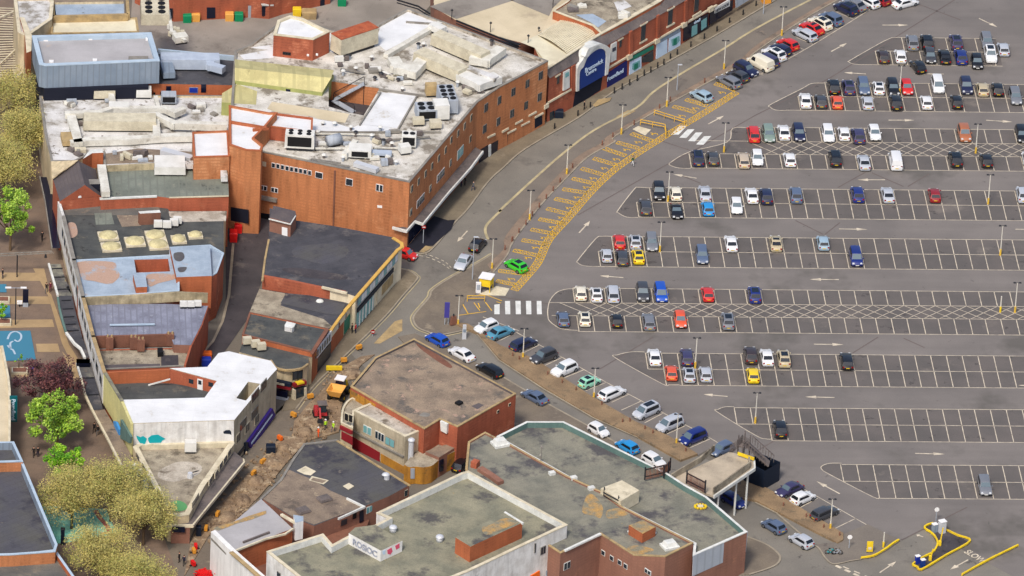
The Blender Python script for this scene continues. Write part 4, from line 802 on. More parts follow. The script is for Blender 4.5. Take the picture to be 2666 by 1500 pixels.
for T_w, st_w, us in ((sk_, 'E 600,700 698,1108', 5), (bl, 'E 698,1108 I 785,120', 3), (lo_, 'I 785,120 880,490', 4), (lo_, 'I 880,490 985,825', 3)):
    fx_ = Facade(T_w, st_w, 8.2)
    for i in range(us):
        b = MB(); u = fx_.len*(i+0.5)/us; fx_.slab(b, u, 5.9, fx_.len/us*0.62, 1.5, 0.26, 0.1); wdw = b.build('window', 'cap_grey', T_w); b = MB(); fx_.slab(b, u, 5.9, fx_.len/us*0.5, 1.25, 0.29, -0.2); b.build('pane', 'glass', wdw)
    caps(T_w, st_w, 8.3, 0.55, 0.14, 'cap_ochre' if T_w is lo_ else 'cap_grey', 'facade_coping')
# ---- white roofed angular building with courtyard
wb = thing('white_angular_building', W1('I 1900,1300', 0), 'angular bright white roofed building with recessed courtyard and graffiti on its front', 'building')
Zw = 8.0
mass(wb, W('I 1150,1090 1930,1070 2045,912 1600,792 1955,780 2060,650 2160,632 J 0,680 200,722 258,800 200,862 I 2210,1280 1240,1312', Zw), Zw, 0, 'wall_beige', 'roof_bright', holes=[[(q.x, q.y) for q in W('I 2340,920 2455,940 2320,1098 2228,1075', Zw)]])
b = MB(); b.poly(W('I 2225,930 2450,945 2325,1092 2232,1080', 4.0), 4.0); b.build('light_well_floor', 'roof_stone', wb)
ct = MB(); ct.poly([(q.x, q.y) for q in W('I 1050,930 1620,935 2040,1010 1960,1200 1180,1200', 6.0)], 6.0); ct.build('courtyard_roof', 'roof_char2', wb)
wallseg(wb, 'I 1005,830 1600,803', 8.0, 0, 0.3, 'brick_vivid', 'courtyard_wall'); wallseg(wb, 'I 1600,803 2050,922', 7.97, 0, 0.25, 'brick_red', 'courtyard_wall')
wallseg(wb, 'I 990,828 1148,1092 1245,1316', 8.12, 2.8, 0.4, 'wall_yellow', 'yellow_side_wall'); caps(wb, 'I 990,828 1148,1092', 8.25, 0.5, 0.12, 'roof_moss')
fcw = Facade(wb, 'I 1600,803 2050,922', Zw); fcw.win('I 1805,915 1990,945', 0.9, 0.9, 1); dd = fcw.panel('door', 'I 1865,888 1915,900 1915,1005 1865,992', 'white_plain', 0.16); fcw.panel('pane', 'I 1875,900 1905,908 1905,945 1875,938', 'glass', 0.2, dd)
b = MB(); b.bar(W1('I 1400,952', 6.1), W1('I 1605,895', 7.4), 0.18); b.build('pipe', 'cap_white', wb)
fw = Facade(wb, 'I 1240,1312 2210,1280', Zw)
fw.panel('rendered_front', 'I 1250,1318 2205,1287 M 2205,212 1262,232', 'wall_white_dirty', 0.08)
fw.panel('graffiti', 'M 1285,120 1325,135 1350,125 1385,150 1370,195 1362,232 1352,232 1348,195 1320,190 1295,155', 'graffiti_teal', 0.12); fw.panel('graffiti', 'M 1395,145 1430,118 1490,112 1530,135 1560,152 1530,168 1515,188 1410,190 1398,170', 'graffiti_teal', 0.12); fw.panel('graffiti', 'M 2105,85 2130,70 2165,68 2180,85 2182,115 2165,105 2110,102', 'bin_navy', 0.12)
fy = Facade(wb, 'I 990,828 1148,1092', 8.6); fy.init(wb, W1('I 990,828', 8.6), W1('I 1245,1316', 8.6)); fy.panel('graffiti', 'I 1085,1290 1110,1300 1140,1370 1140,1425 1115,1400 1095,1345', 'graffiti_blue', 0.30); fy.panel('green_sign', 'I 1155,1275 1250,1440 1240,1500 1150,1449', 'teal_wall', 0.28)
fe = Facade(wb, 'I 2210,1280 J 258,800', Zw)
for s_, w_ in (('J 50,1050', 2.8), ('J 130,955', 2.2), ('I 2290,1320', 2.6), ('I 2400,1215', 2.6)): fe.win(s_, w_, 1.5, 3, 'cap_grey')
for s_ in ('I 2245,1449', 'I 2330,1355', 'I 2420,1275'): fe.win(s_, 1.6, 1.5, 2, 'cap_cream', 'glass')
fe.panel('awning', 'S 641,1150 704,1062 712,1080 650,1170', 'awning_purple', 0.35); fe.panel('awning_stripe', 'S 648,1152 703,1076 704,1079 649,1156', 'sign_letter', 0.38); fe.panel('shopfront', 'S 646,1172 708,1085 708,1126 646,1205', 'sign_letter', 0.1)
for st_ in ('M 2300,190 2322,180 2322,360 2300,375', 'M 2390,140 2403,130 2403,280 2390,290', 'M 2450,95 2462,88 2462,220 2450,230'): fe.panel('shop_mullion', st_, 'bin_navy', 0.3)
fe.panel('fascia_strip', 'p 1230,500 1360,330 1370,345 1245,520', 'dark_metal', 0.2)
# triangular terrace in front
tt = thing('triangular_terrace', W1('p 600,900', 0), 'triangular flat roofed shop with pale parapet windows pointing toward the trees', 'building')
mass(tt, W('p 30,375 420,1120 440,1175 560,1195 690,1172 860,850 1222,335 1210,300 100,330', 4.5), 4.5, 0, 'wall_cream', 'roof_stone', par=0.8, pw=0.75, cap='cap_cream', inner='cap_cream')
patch(tt, 'p 440,600 560,555 760,560 840,620 800,700 640,760 480,790 330,740 340,660', 3.73, 'roof_dirty', sm=1); patch(tt, 'p 470,1040 560,1010 650,1050 660,1110 560,1140 470,1110', 3.76, 'moss_green', sm=1)
b = MB(); q = W1('p 700,740', 3.7); b.cyl(q, q+Vector((0,0,0.8)), 0.45, 0.35, 10); b.build('vent_cowl', 'steel_light', tt); b = MB(); b.bar(W1('p 690,690', 4.4), W1('p 800,660', 4.4), 0.12); b.build('vent_pipe', 'dark_metal', tt)
ft = Facade(tt, 'p 690,1172 1222,335', 4.5)
for s_ in ('p 760,1010', 'p 940,775', 'p 1010,690', 'p 1060,600', 'p 1110,530', 'p 1160,450'): ft.win(s_, 1.5 if s_ != 'p 760,1010' else 3.2, 1.0, 2, 'cap_cream', 'glass')
ft2 = Facade(tt, 'p 30,375 420,1120', 4.5)
for s_, w_ in (('p 360,960', 3.2), ('p 170,640', 2.6), ('p 90,500', 1.6)): ft2.win(s_, w_, 0.9, 2, 'cap_cream', 'glass')
q_in = [p + Vector((0,0,0)) for p in W('p 440,1175 560,1195 690,1172 860,850 1222,335', 5.2)]
canopy(tt, 'p 380,1290 735,1298 830,1180 1340,555 1330,520', 3.15, [Vector((p.x, p.y, 3.15)) for p in [W1('p 300,900', 4.5), W1('p 600,1150', 4.5), W1('p 690,1100', 4.5), W1('p 860,820', 4.5), W1('p 1215,330', 4.5)]], th=0.4, top='slate_band', edge='cap_cream')
box_px(tt, 'ground_floor', 'p 480,1305 700,1310 700,1250 480,1250', 3.0, 0, 'brick_brown', 'recess')
fg_ = Facade(tt, 'p 480,1305 700,1310', 3.2); fg_.panel('shop_window', 'p 490,1320 640,1322 640,1385 490,1380', 'glass_navy', 0.1)
for i, s_ in enumerate(('p 45,615', 'p 105,680', 'p 160,790', 'p 175,850')):
    q = W1(s_, 4.5); b = MB(); b.box(q, (0.9, 0.5, 0.8), 1.0); b.build('ac_box', 'unit_white', tt)
# high street canopies
cw = thing('street_canopy', W1('I 640,400', 0), 'long slate covered canopy along the high street shopfronts, in dark grey bays', 'canopy')
def canopy_strip(outer, inner, z, top, edge, T_=cw, wdt=0.3):
    o, i = W(outer, z), W(inner, z); b = MB()
    for k in range(len(o)-1): b.quad(o[k], i[k], i[k+1], o[k+1])
    b.build('roof_panel', top, T_); b = MB()
    for a, c in zip(o, o[1:]): b.bar(a, c, wdt, 0.35)
    b.build('front_fascia', edge, T_)
canopy_strip('E 460,1150 500,1290 545,1449', 'E 570,1150 620,1300 690,1449', 3.4, 'roof_moss2', 'cap_white')
canopy_strip('I 545,130 560,230 590,350 620,450', 'I 650,0 690,150 720,290 760,430', 3.4, 'roof_char', 'teal_wall')
canopy_strip('I 625,460 700,560 760,610 800,695', 'I 760,430 775,500 800,560 845,690', 3.4, 'roof_char', 'cap_white', wdt=0.35)
canopy_strip('I 725,750 765,890', 'I 855,740 890,880', 3.5, 'roof_moss2', 'cap_white'); canopy_strip('I 765,890 805,1050 870,1190', 'I 890,880 930,1010 970,1180', 3.4, 'roof_char', 'cap_cream'); canopy_strip('I 870,1190 1010,1449 M 1130,380 1290,665', 'I 985,1180 1130,1420 M 1250,330 1400,600', 3.3, 'rust_patch' if False else 'roof_taupe', 'cap_cream')
canopy_strip('E 375,330 425,560 460,800 490,1000', 'E 470,330 505,560 530,800 570,1000', 3.4, 'glass_navy', 'cap_grey', wdt=0.15)
sb_ = MB()
for s_ in ('I 580,155 670,150', 'I 590,235 690,230', 'I 600,310 700,305', 'I 620,380 715,375', 'I 630,440 740,435', 'E 490,1195 590,1190', 'E 505,1275 610,1272', 'E 530,1390 650,1385', 'I 775,885 890,882', 'I 815,1045 930,1040'):
    a, c = W(s_, 3.48); sb_ = MB(); sb_.bar(a, c, 0.15, 0.15); sb_.build('division_kerb', 'dark_metal', cw); box_px(cw, 'end_board', 'I 720,705 850,705 850,745 722,745', 4.2, 3.4, 'glass_navy', 'glass_navy')
# ---- middle dark roofed block
Zm = 5.9
mk = building('dark_roof_shops', 'dark charcoal flat roofed shop block with a yellow edged pale facade by the road bend', 'F 190,620 430,738 780,790 1100,850 1360,900 1432,950 1438,985 1395,1015 1000,1458 J 905,85 F 700,1385 360,1312 125,1265 145,1100 180,920', Zm, 0, 'wall_pale', 'roof_char', par=0.0)
caps(mk, 'F 1360,905 1432,950 1438,985 1395,1015 1020,1445 J 905,240', Zm+0.15, 0.5, 0.22, 'cap_yellow', 'parapet_coping'); caps(mk, 'F 180,920 145,1100 120,1300', Zm+0.1, 0.3, 0.2, 'cap_ochre', 'edge_coping')
patch(mk, 'F 560,970 820,960 930,1000 900,1080 760,1140 620,1140 410,1060 430,1000', Zm+0.02, 'roof_char3', sm=1); patch(mk, 'F 300,1200 500,1190 900,1260 850,1300 500,1270', Zm+0.02, 'asphalt_dark', sm=1)
box_px(mk, 'stair_head', 'F 190,712 225,600 430,650 440,690 388,765', 8.3, Zm-0.1, 'brick_brown', 'roof_slate'); fmk = Facade(mk, 'F 190,712 388,765', 8.3); caps(mk, 'F 185,722 385,772 432,695', 8.35, 0.15, 0.15, 'cap_white'); fmk.panel('door', 'F 305,800 357,812 357,895 305,885', 'white_plain', 0.05)
# step down: brick strip, stone strip, second roof
b = wallseg(mk, 'F 125,1258 360,1300 700,1372 J 905,70', Zm+0.1, 3.6, 0.5, 'brick_red', 'step_wall'); caps(mk, 'J 690,22 912,75', Zm+0.5, 0.3, 0.35, 'cap_cream')
m2 = thing('stepped_shops', W1('J 400,500', 0), 'dark roofed brick shop unit with white facade panels above the pub corner', 'building')
mass(m2, W('J 95,42 350,85 870,132 1010,100 935,208 860,300 770,425 600,640 0,492 -30,440 0,262', 4.3), 4.3, 0, 'wall_cream', 'roof_char', par=0.0)
patch(m2, 'J 90,45 330,85 340,110 290,200 700,330 780,400 730,420 0,262', 4.33, 'roof_stone'); patch(m2, 'J 340,90 900,190 860,290 720,280 290,180', 4.35, 'roof_char3'); b = MB(); q = W1('J 662,162', 4.4); b.dome(q, 0.6, 0.5, 0.35); b.build('roof_light', 'cap_white', m2, True)
mass(m2, W('J 0,262 730,415 590,640 0,490 -70,470', 5.6), 5.6, 0, 'brick_vivid', 'roof_char2', names=('upper_wall', 'upper_roof', 'x'), par=0.15, pw=0.25, cap='brick_dark')
box_px(m2, 'roof_vent', 'J 330,385 350,350 435,370 420,400 400,415 330,400', 6.2, 5.4, 'roof_white', 'cap_white'); caps(m2, 'J 590,645 735,425', 5.75, 0.45, 0.2, 'brick_dark')
mass(m2, W('J -60,540 0,545 590,690 560,700 545,760 480,795 340,800 250,790 200,722 -100,640', 4.7), 4.7, 0, 'wall_cream', 'roof_char2', names=('corner_wall', 'corner_roof', 'x'), par=0.0)
cr_ = smooth(W('J 200,720 250,790 340,812 430,808 500,790 550,755', 4.8), 4); b = MB()
for a, c in zip(cr_, cr_[1:]): b.bar(a, c, 0.3, 0.25)
b.build('corner_coping', 'cap_ochre', m2)
fm1 = Facade(m2, 'J 250,800 420,812', 4.7); fm1.init(m2, W1('J 240,800', 4.7), W1('J 400,830', 4.7)); fm2 = Facade(m2, 'J 400,830 545,770', 4.7) if False else Facade.__new__(Facade); fm2.init(m2, W1('J 395,828', 4.7), W1('J 560,770', 4.7))
fm1.panel('fascia', 'J 245,890 398,925 398,955 245,925', 'bin_navy', 0.6); fm1.panel('sign', 'J 260,905 340,922 340,940 260,922', 'cap_cream', 0.7); fm1.panel('maroon_band', 'J 245,930 398,960 398,985 245,955', 'maroon', 0.6); fm1.panel('shop_window', 'J 245,980 365,1005 365,1060 245,1035', 'glass_navy', 0.5); fm1.panel('stall_riser', 'J 245,1035 370,1065 370,1115 245,1085', 'clad_grey', 0.5)
fm2.panel('fascia', 'J 400,930 515,900 515,930 400,960', 'maroon', 0.6); fm2.panel('sign', 'J 425,918 490,902 490,918 425,934', 'yellow_paint', 0.7); fm2.panel('entrance', 'J 400,985 520,955 520,1085 400,1110', 'glass', 0.5)
for st_ in ('J 395,985 410,982 410,1115 395,1118', 'J 495,962 512,958 512,1088 495,1092'): fm2.panel('pilaster', st_, 'cap_cream', 0.7)
fm2.win('J 428,862 475,855', 0.9, 1.4, 1, 'dark_metal', 'glass')
for st_ in ('J 195,860 245,820 240,1110 195,1150',): box_px(m2, 'brick_pier', 'J 195,870 240,850 248,880 200,905', 4.6, 0, 'brick_vivid')
fms = Facade(mk, 'F 1020,1445 1395,1015', Zm)
for i in range(14):
    t = 0.04+i*0.071; u = fms.len*t; b = MB(); fms.slab(b, u, 4.7, 1.2, 1.4, 0.1); wdw = b.build('window', 'clad_blue', mk); b = MB(); fms.slab(b, u, 4.7, 0.95, 1.1, 0.14, -0.08); b.build('pane', 'wall_white' if i % 3 else 'glass_teal', wdw)
fms.band('shop_sign', 2.9, 3.6, 'bin_navy', fms.len*0.0, fms.len*0.9, 0.15); fms.band('shopfront', 0.3, 2.8, 'glass_teal', 0, fms.len*0.42, 0.05); fms.band('porch', 0.2, 2.8, 'cap_cream', fms.len*0.5, fms.len*0.97, 0.04); fms.band('porch_opening', 0.9, 2.6, 'cap_ochre', fms.len*0.62, fms.len*0.9, 0.08); [fms.band('shop_mullion', 0.3, 2.8, 'cap_white', fms.len*q_, fms.len*q_+0.2, 0.16) for q_ in (0.05, 0.13, 0.21, 0.3, 0.38)]
for st_ in ('m 0,0 1,0',): pass
fj = Facade(m2, 'J 600,640 770,425', 4.9); fj.band('white_panels', 3.0, 4.7, 'wall_white', 0, fj.len, 0.08)
for i in range(7):
    u = fj.len*(0.1+0.13*i); b = MB(); fj.slab(b, u, 3.9, 0.7, 1.2, 0.12); wdw = b.build('window', 'clad_grey', m2); b = MB(); fj.slab(b, u, 3.9, 0.5, 1.0, 0.15, -0.1); b.build('pane', 'glass', wdw)
fj.band('shopfront', 0.3, 2.7, 'glass_navy', 0, fj.len, 0.05)
caps(m2, 'J 1010,100 935,208 860,300 770,425', 4.45, 0.45, 0.2, 'cap_yellow', 'edge_coping'); fk_ = Facade(m2, 'J 770,425 1000,115', 4.3); fk_.band('cream_render', 2.8, 4.2, 'wall_pale', 0, fk_.len, 0.06); fk_.band('brick_pier', 0, 2.8, 'brick_vivid', 0, fk_.len*0.5, 0.1); fk_.band('shopfront', 0.3, 2.7, 'shop_green', fk_.len*0.55, fk_.len, 0.1); fk_.win('J 840,385 905,300', 0.8, 1.0, 1)
# ---- brown gravel roof building
Zb = 7.2
br = building('brown_roof_hall', 'large brown mottled flat roofed brick building at the street corner', 'J 1550,512 2512,1030 1962,1342 1795,1272 1648,1362 1190,1100 952,962 1182,690', Zb, 0, 'brick_red', 'roof_brown', par=0.35, pw=0.3, cap='cap_ochre', inner='roof_slate')
patch(br, 'J 2090,1150 2160,1120 2210,1140 2150,1180', Zb-0.33, 'roof_slate'); box_px(br, 'roof_hatch', 'J 1935,1110 1975,1090 2015,1108 1975,1130', Zb+0.0, Zb-0.4, 'black', 'black')
patch(br, 'J 1570,560 1680,600 1900,760 1860,780 1650,640', Zb-0.33, 'brick_dark', sm=1); patch(br, 'J 1640,1210 1700,1225 1680,1250 1600,1240', Zb-0.33, 'cap_grey', sm=1)
fbr = Facade(br, 'J 1962,1342 2512,1030', Zb); fbr.win('J 2340,1200 2450,1135', 0.5, 0.5, 1, 'cap_cream', 'black'); fbl = Facade(br, 'J 952,962 1190,1100', Zb); fbl.band('ochre_wall', 0, 6.6, 'wall_ochre', 0, fbl.len, 0.06)
fbn = Facade(br, 'J 1795,1272 1962,1342', Zb); fbn.panel('white_duct', 'o 1580,80 1690,130 1680,275 1590,230', 'cap_white', 0.4)
be = building('beige_shop', 'beige rendered two storey shop with red shutter against the brown roofed hall', 'J 985,1190 1190,1095 1672,1362 N 2205,55 2010,130', 6.3, 0, 'wall_beige', 'roof_dirty', par=0.15, pw=0.35, cap='cap_cream')
fbe = Facade(be, 'J 985,1190 N 2010,130', 6.3); fbe.win('N 1655,72', 1.6, 1.3, 2, 'cap_white', 'glass_teal'); fbe.win('N 1772,130', 1.8, 1.3, 3, 'cap_white'); fbe.win('N 1868,185', 1.8, 1.3, 2, 'cap_grey', 'glass_teal')
fbe.band('ledge', 2.75, 3.0, 'cap_grey', 0, fbe.len, 0.3); fbe.panel('red_shutter', 'o 55,235 640,575 640,730 55,400', 'maroon', 0.1); fbe.panel('ochre_wall', 'o 655,590 1010,790 1010,960 655,760', 'wall_ochre', 0.08)
fs2 = Facade(be, 'N 2010,130 2205,55', 6.3); b = MB(); q = fs2.pt(0.8, 5.6, 0.5); b.cyl(q+Vector((0,0,-4.2)), q, 0.4, n=10); b.dome(q, 0.55, 0.55, 0.35); b.build('flue', 'steel_light', be)
cv = thing('curved_shop', W1('J 880,1350', 0), 'narrow curved white fronted unit beside the beige shop with a maroon sign', 'building')
cvp = smooth(W('c 770,640 700,680 640,760 610,850 600,1000', 5.6), 3); mass(cv, cvp + W('c 770,1080 790,830 1090,700', 5.6), 5.6, 0, 'wall_cream', 'roof_stone', par=0.3, pw=0.25, cap='cap_cream'); fcv = Facade.__new__(Facade); fcv.init(cv, W1('c 600,1000', 5.6), W1('c 770,1080', 5.6))
fcv.win('c 685,925 745,945', 0.8, 1.3, 1, 'cap_cream', 'black'); fcv.panel('fascia', 'c 600,1040 770,1120 770,1170 600,1090', 'maroon', 0.3); fcv.panel('red_shutter', 'c 610,1130 770,1210 770,1330 610,1240', 'maroon', 0.1)
# rounded ochre corner unit
oc = thing('rounded_corner_unit', W1('o 1250,900', 0), 'low ochre walled corner unit with rounded end below the beige shop', 'building')
ocp = W('o 1010,760 1060,790 1100,800', 2.9) + smooth(W('o 1190,790 1300,800 1420,780 1490,730 1545,680', 2.9), 3) + W('o 1810,540 1760,440 1400,400 1100,650', 2.9)
mass(oc, ocp, 2.9, 0, 'wall_ochre', 'roof_stone'); foc = Facade.__new__(Facade); foc.init(oc, W1('o 1100,800', 2.9), W1('o 1190,790', 2.9)); foc.panel('white_door', 'o 1105,815 1165,815 1165,970 1105,970', 'clad_grey', 0.1)
mass(oc, W('o 1330,560 1540,480 1720,440 1800,490 1540,650', 3.4), 3.4, 0, 'brick_brown', 'roof_taupe', names=('brick_wall', 'upper_roof', 'x'))
foc2 = Facade.__new__(Facade); foc2.init(oc, W1('o 1545,660', 3.4), W1('o 1800,490', 3.4)); foc2.panel('door', 'o 1545,700 1605,670 1600,850 1545,870', 'glass_navy', 0.1)
# ---- charcoal low building, brown half
cl = building('charcoal_low_shop', 'low shop block with half charcoal half brown flat roof along the dug up street', 'N 1062,202 1362,165 2050,590 1860,695 1642,785 1150,975 945,895 655,715 840,540 960,340', 4.6, 0, 'brick_brown', 'roof_char3', par=0.0)
patch(cl, 'N 900,440 1140,540 1300,640 1480,720 1630,790 1150,965 950,890 660,715 840,545', 4.63, 'roof_taupe'); patch(cl, 'N 985,455 1070,410 1170,460 1120,500 1060,490', 4.66, 'cap_cream'); patch(cl, 'N 1100,545 1130,505 1290,545 1240,585', 4.67, 'cap_cream'); patch(cl, 'N 1120,545 1140,520 1270,548 1230,572', 4.69, 'roof_taupe'); patch(cl, 'N 1420,600 1480,570 1530,600 1475,635', 4.70, 'cap_cream')
caps(cl, 'N 1362,165 2050,590', 4.75, 0.3, 0.15, 'cap_ochre'); caps(cl, 'N 655,715 840,540 960,340 1062,202 1362,165', 4.75, 0.35, 0.15, 'cap_grey'); caps(cl, 'N 1465,712 1625,790 1385,900', 4.95, 0.25, 0.3, 'cap_white')
for s_ in ('N 1248,715', 'N 1045,825'): q = W1(s_, 4.9); b = MB(); b.box(q, (2.0, 1.6, 0.35), 0.5, 0.85); b.build('roof_light', 'slate_band', cl)
fcl = Facade(cl, 'N 1642,785 2050,590', 4.6); fcl.win('N 1890,720 1965,688 2015,665', 0.7, 1.1, 1, 'cap_cream'); fcl.win('N 1670,820', 1.2, 1.1, 2, 'cap_white', 'glass_teal'); fcl.panel('door', 'N 1580,840 1615,828 1615,930 1580,945', 'glass_navy')
b = MB(); q = W1('N 1825,790', 0); b.cyl((q.x, q.y, 1.5), (q.x, q.y, 5.3), 0.42, n=10); b.build('flue', 'steel_light', cl); b = MB(); b.dome((q.x-0.15, q.y, 5.3), 0.6, 0.5, 0.35); b.build('flue_cowl', 'steel_light', cl, True)
fcl2 = Facade(cl, 'N 1150,975 1642,785', 4.6); fcl2.win('N 1530,880', 0.8, 1.1, 1, 'brick_dark', 'black'); fcl2.win('N 1430,940', 1.2, 1.1, 1, 'brick_dark', 'glass')
# ---- pale light roof and white walled building at the bottom
pr = building('pale_roof_annex', 'pale grey stained roof annex behind the tall white wall at the bottom', 'N 650,720 948,1000 380,1215 240,1075 180,1032 400,930 440,900', 6.2, 0, 'brick_vivid', 'roof_felt_grey', par=0.0)
caps(pr, 'N 948,1000 880,1045 700,1090 380,1215', 6.35, 0.25, 0.25, 'cap_cream'); patch(pr, 'N 185,1000 410,930 540,880 700,830 700,860 560,915 430,950 250,1020', 6.25, 'lichen'); caps(pr, 'N 850,865 975,940', 7.0, 0.4, 0.3, 'cap_cream'); box_px(pr, 'chimney', 'N 955,870 1050,885 1050,930 975,945', 7.4, 4.4, 'wall_white', 'roof_blue')
b = MB(); b.bar(W1('N 480,1130', 6.4), W1('N 730,1035', 6.4), 0.25); b.build('gutter_pipe', 'slate_band', pr)
ww = thing('white_gable_wall', W1('N 400,1300', 0), 'tall bright white rendered wall building at the bottom edge beside the roadworks', 'building')
mass(ww, W('N 178,1028 380,1215 700,1490 900,1660 400,1900 100,1600', 7.4)[:1] + W('N 178,1028 378,1222 660,1470 820,1610', 7.4) + W('N 900,1800 400,2000 170,1700', 7.4), 7.4, 0, 'wall_white', 'roof_taupe', par=0.0) if False else None
wp = W('N 178,1030 378,1225 690,1500 850,1640', 7.4); th_ = Vector((0.35, 0.35, 0))
b = MB(); b.prism(ccw([(p.x, p.y) for p in wp] + [(p.x+0.6, p.y+0.5) for p in wp[::-1]]), 0, 7.4); b.build('wall', 'wall_white', ww); caps(ww, 'N 378,1225 690,1500 850,1640', 7.55, 0.6, 0.2, 'cap_ochre')
fww = Facade(ww, 'N 178,1030 690,1500', 7.4); fww.win('N 318,1420', 0.9, 1.6, 1, 'cap_grey', 'glass'); fww.panel('cornice', 'N 185,1085 350,1255 350,1272 185,1105', 'cap_grey', 0.12)
b = MB(); b.poly([(q.x, q.y) for q in W('N 420,1215 720,1100 1250,1000 1700,850 1600,1100 700,1500', 2.0)], 2.0); b.build('yard_floor', 'brick_dark', ww)
# ---- white parapet roof (large, bottom centre)
Zp = 9.6
wp_ = building('white_parapet_store', 'large moss grey roofed store with tall cream white parapets at the bottom centre', 'N 705,1215 1235,1048 1325,1150 1510,1050 1740,960 1850,900 1740,850 N 2536,475 O 250,455 1185,962 760,1160 255,1400 0,1500 O -600,1780 N 1060,1500', Zp, 0, 'wall_white_dirty', 'roof_moss', par=1.0, pw=0.45, cap='cap_cream', inner='cap_white')
mass(wp_, W('O 600,845 762,942 765,1165 255,1400 130,1310 130,1090', 11.4)[:0] or W('O 130,1085 605,845 762,945 270,1172', 11.2), 11.2, 3.0, 'brick_vivid', 'roof_moss', names=('lift_tower_wall', 'lift_tower_roof', 'x')); caps(wp_, 'O 600,845 762,945', 11.3, 0.3, 0.25, 'cap_white')
patch(wp_, 'O 380,990 470,960 560,910 650,905 720,945 560,1010 420,1060', 11.23, 'lichen', sm=1)
gb = mass(wp_, W('N 1478,1045 1540,990 1730,965 1985,1115 1780,1210', 10.4), 10.4, 8.4, 'wall_white', 'roof_moss', names=('hut_wall', 'hut_roof', 'x'))
fgb = Facade(wp_, 'N 1478,1045 1780,1210', 10.4); fgb.text('ROSIOC', 'N 1632,1185', 1.35, 'graffiti_grey', wp_, 0.05, 'graffiti', rot=0.0); fgb.text('ROSIOC', 'N 1630,1187', 1.3, 'graffiti_dark', wp_, 0.03, 'graffiti')
fgc = Facade(wp_, 'N 1780,1210 1985,1115', 10.4); fgc.panel('graffiti', 'N 1840,1205 1880,1180 1890,1215 1870,1245 1845,1240', 'graffiti_pink', 0.04); fgc.panel('graffiti', 'N 1915,1165 1955,1140 1955,1180 1925,1200', 'graffiti_pink', 0.04); fgc.panel('graffiti', 'N 1795,1215 1825,1200 1820,1240 1800,1245', 'sign_letter', 0.04)
for i, s_ in enumerate(('N 2335,1120', 'N 1895,1030')): q = W1(s_, 8.6); b = MB(); b.cyl(q, q+Vector((0,0,0.7)), 0.5, 0.45, 12); b.dome(q+Vector((0,0,0.7)), 0.6, 0.6, 0.35); b.build('roof_vent', 'steel_light', wp_, True)
fp2 = Facade(wp_, 'O 255,1400 1185,962', Zp); fp2.win('O 955,1205', 1.0, 1.3, 2, 'cap_grey'); fp2.win('O 880,1185', 0.3, 1.6, 1, 'cap_grey', 'glass'); fp2.panel('render_patch', 'O 985,1400 1110,1330 1110,1380 985,1449', 'clad_blue', 0.1); fp2.panel('orange_sign', 'O 830,1449 920,1395 920,1449', 'hazard_orange', 0.14)
fp3 = Facade(wp_, 'N 705,1215 1060,1500', Zp); fp3.win('N 820,1440', 0.9, 1.0, 1, 'cap_grey')
# ---- teal parapet store and brown brick wing
bw = building('brown_brick_wing', 'brown brick wing with mossy roof, cream coping and small windows at the bottom', 'O 250,180 410,88 520,145 640,200 1180,500 1520,655 1700,790 2372,1132 2110,1262 1810,1248 1500,1050 1168,1205 1120,1230 300,700 225,440', 7.6, 0, 'brick_brown', 'roof_moss2', par=0.25, pw=0.3, cap='cap_ochre')
tp = building('teal_parapet_store', 'large grey green roofed store with white topped teal parapet beside the sloping street', 'O 520,130 800,-10 1150,-10 2128,478 2300,590 2500,700 S 1945,1384 l 1735,285 O 2380,1140 1700,800 640,205', 7.0, 0, 'brick_brown', 'roof_moss2', par=0.9, pw=0.35, cap='cap_white', inner='teal_wall')
ftp = Facade(tp, 'l 1735,285 2345,5', 7.0); ftp.panel('grey_cladding', 'l 1735,290 2345,10 2320,245 1725,515', 'clad_grey', 0.1)
patch(bw, 'O 1380,680 1440,690 1520,800 1500,900 1440,880 1330,850 1340,760', 7.38, 'lichen', sm=1); patch(bw, 'O 1560,830 1680,810 1760,860 1650,900 1560,900', 7.38, 'lichen', sm=1); patch(bw, 'O 1750,1180 1850,1160 2000,1200 1900,1240 1800,1235', 7.38, 'lichen', sm=1)
fw1 = Facade(bw, 'O 1500,1050 1810,1248', 7.6); fw1.win('O 1525,1230 1605,1280 1680,1320 1735,1355', 0.8, 0.8, 1, 'cap_white'); fw1.win('O 1945,1408', 1.3, 0.7, 2, 'cap_white'); fw2 = Facade(bw, 'O 1168,1205 1500,1050', 7.6); fw2.win('O 1180,1350', 1.3, 1.2, 2, 'cap_white'); caps(bw, 'O 1168,1200 1490,1048', 7.75, 0.4, 0.25, 'cap_white')
wallseg(bw, 'O 290,355 345,372', 8.3, 7.3, 1.1, 'brick_red', 'parapet_pier'); wallseg(bw, 'O 360,420 470,490 560,555', 7.9, 7.3, 1.0, 'brick_brown', 'broken_upstand')
for s_, z_ in (('O 550,200', 7.6), ('O 2150,1165', 7.5)):
    q = W1(s_, z_); b = MB(); b.box((q.x, q.y, z_), (2.3, 1.9, 0.4), 0.4); b.box((q.x, q.y, z_+0.5), (1.9, 1.5, 0.6), 0.4, 0.75); b.build('roof_dome_light', 'cap_white', bw)
box_px(bw, 'brick_rooftop_box', 'O 1765,970 1900,918 2020,985 1895,1050', 8.9, 7.3, 'brick_vivid', 'lichen'); caps(bw, 'O 1760,1022 1893,1100 2020,1035', 7.6, 0.2, 0.2, 'cap_white')
box_px(tp, 'roof_slab', 'O 1500,620 1700,545 1865,640 1690,740', 8.3, 6.2, 'cap_cream', 'cap_cream')
b = MB()
for s_ in ('O 1530,690', 'O 1665,770'):
    q = W1(s_, 7.4); b.cyl(q+Vector((0,0,-0.2)), q+Vector((0,0,1.4)), 0.09, n=6)
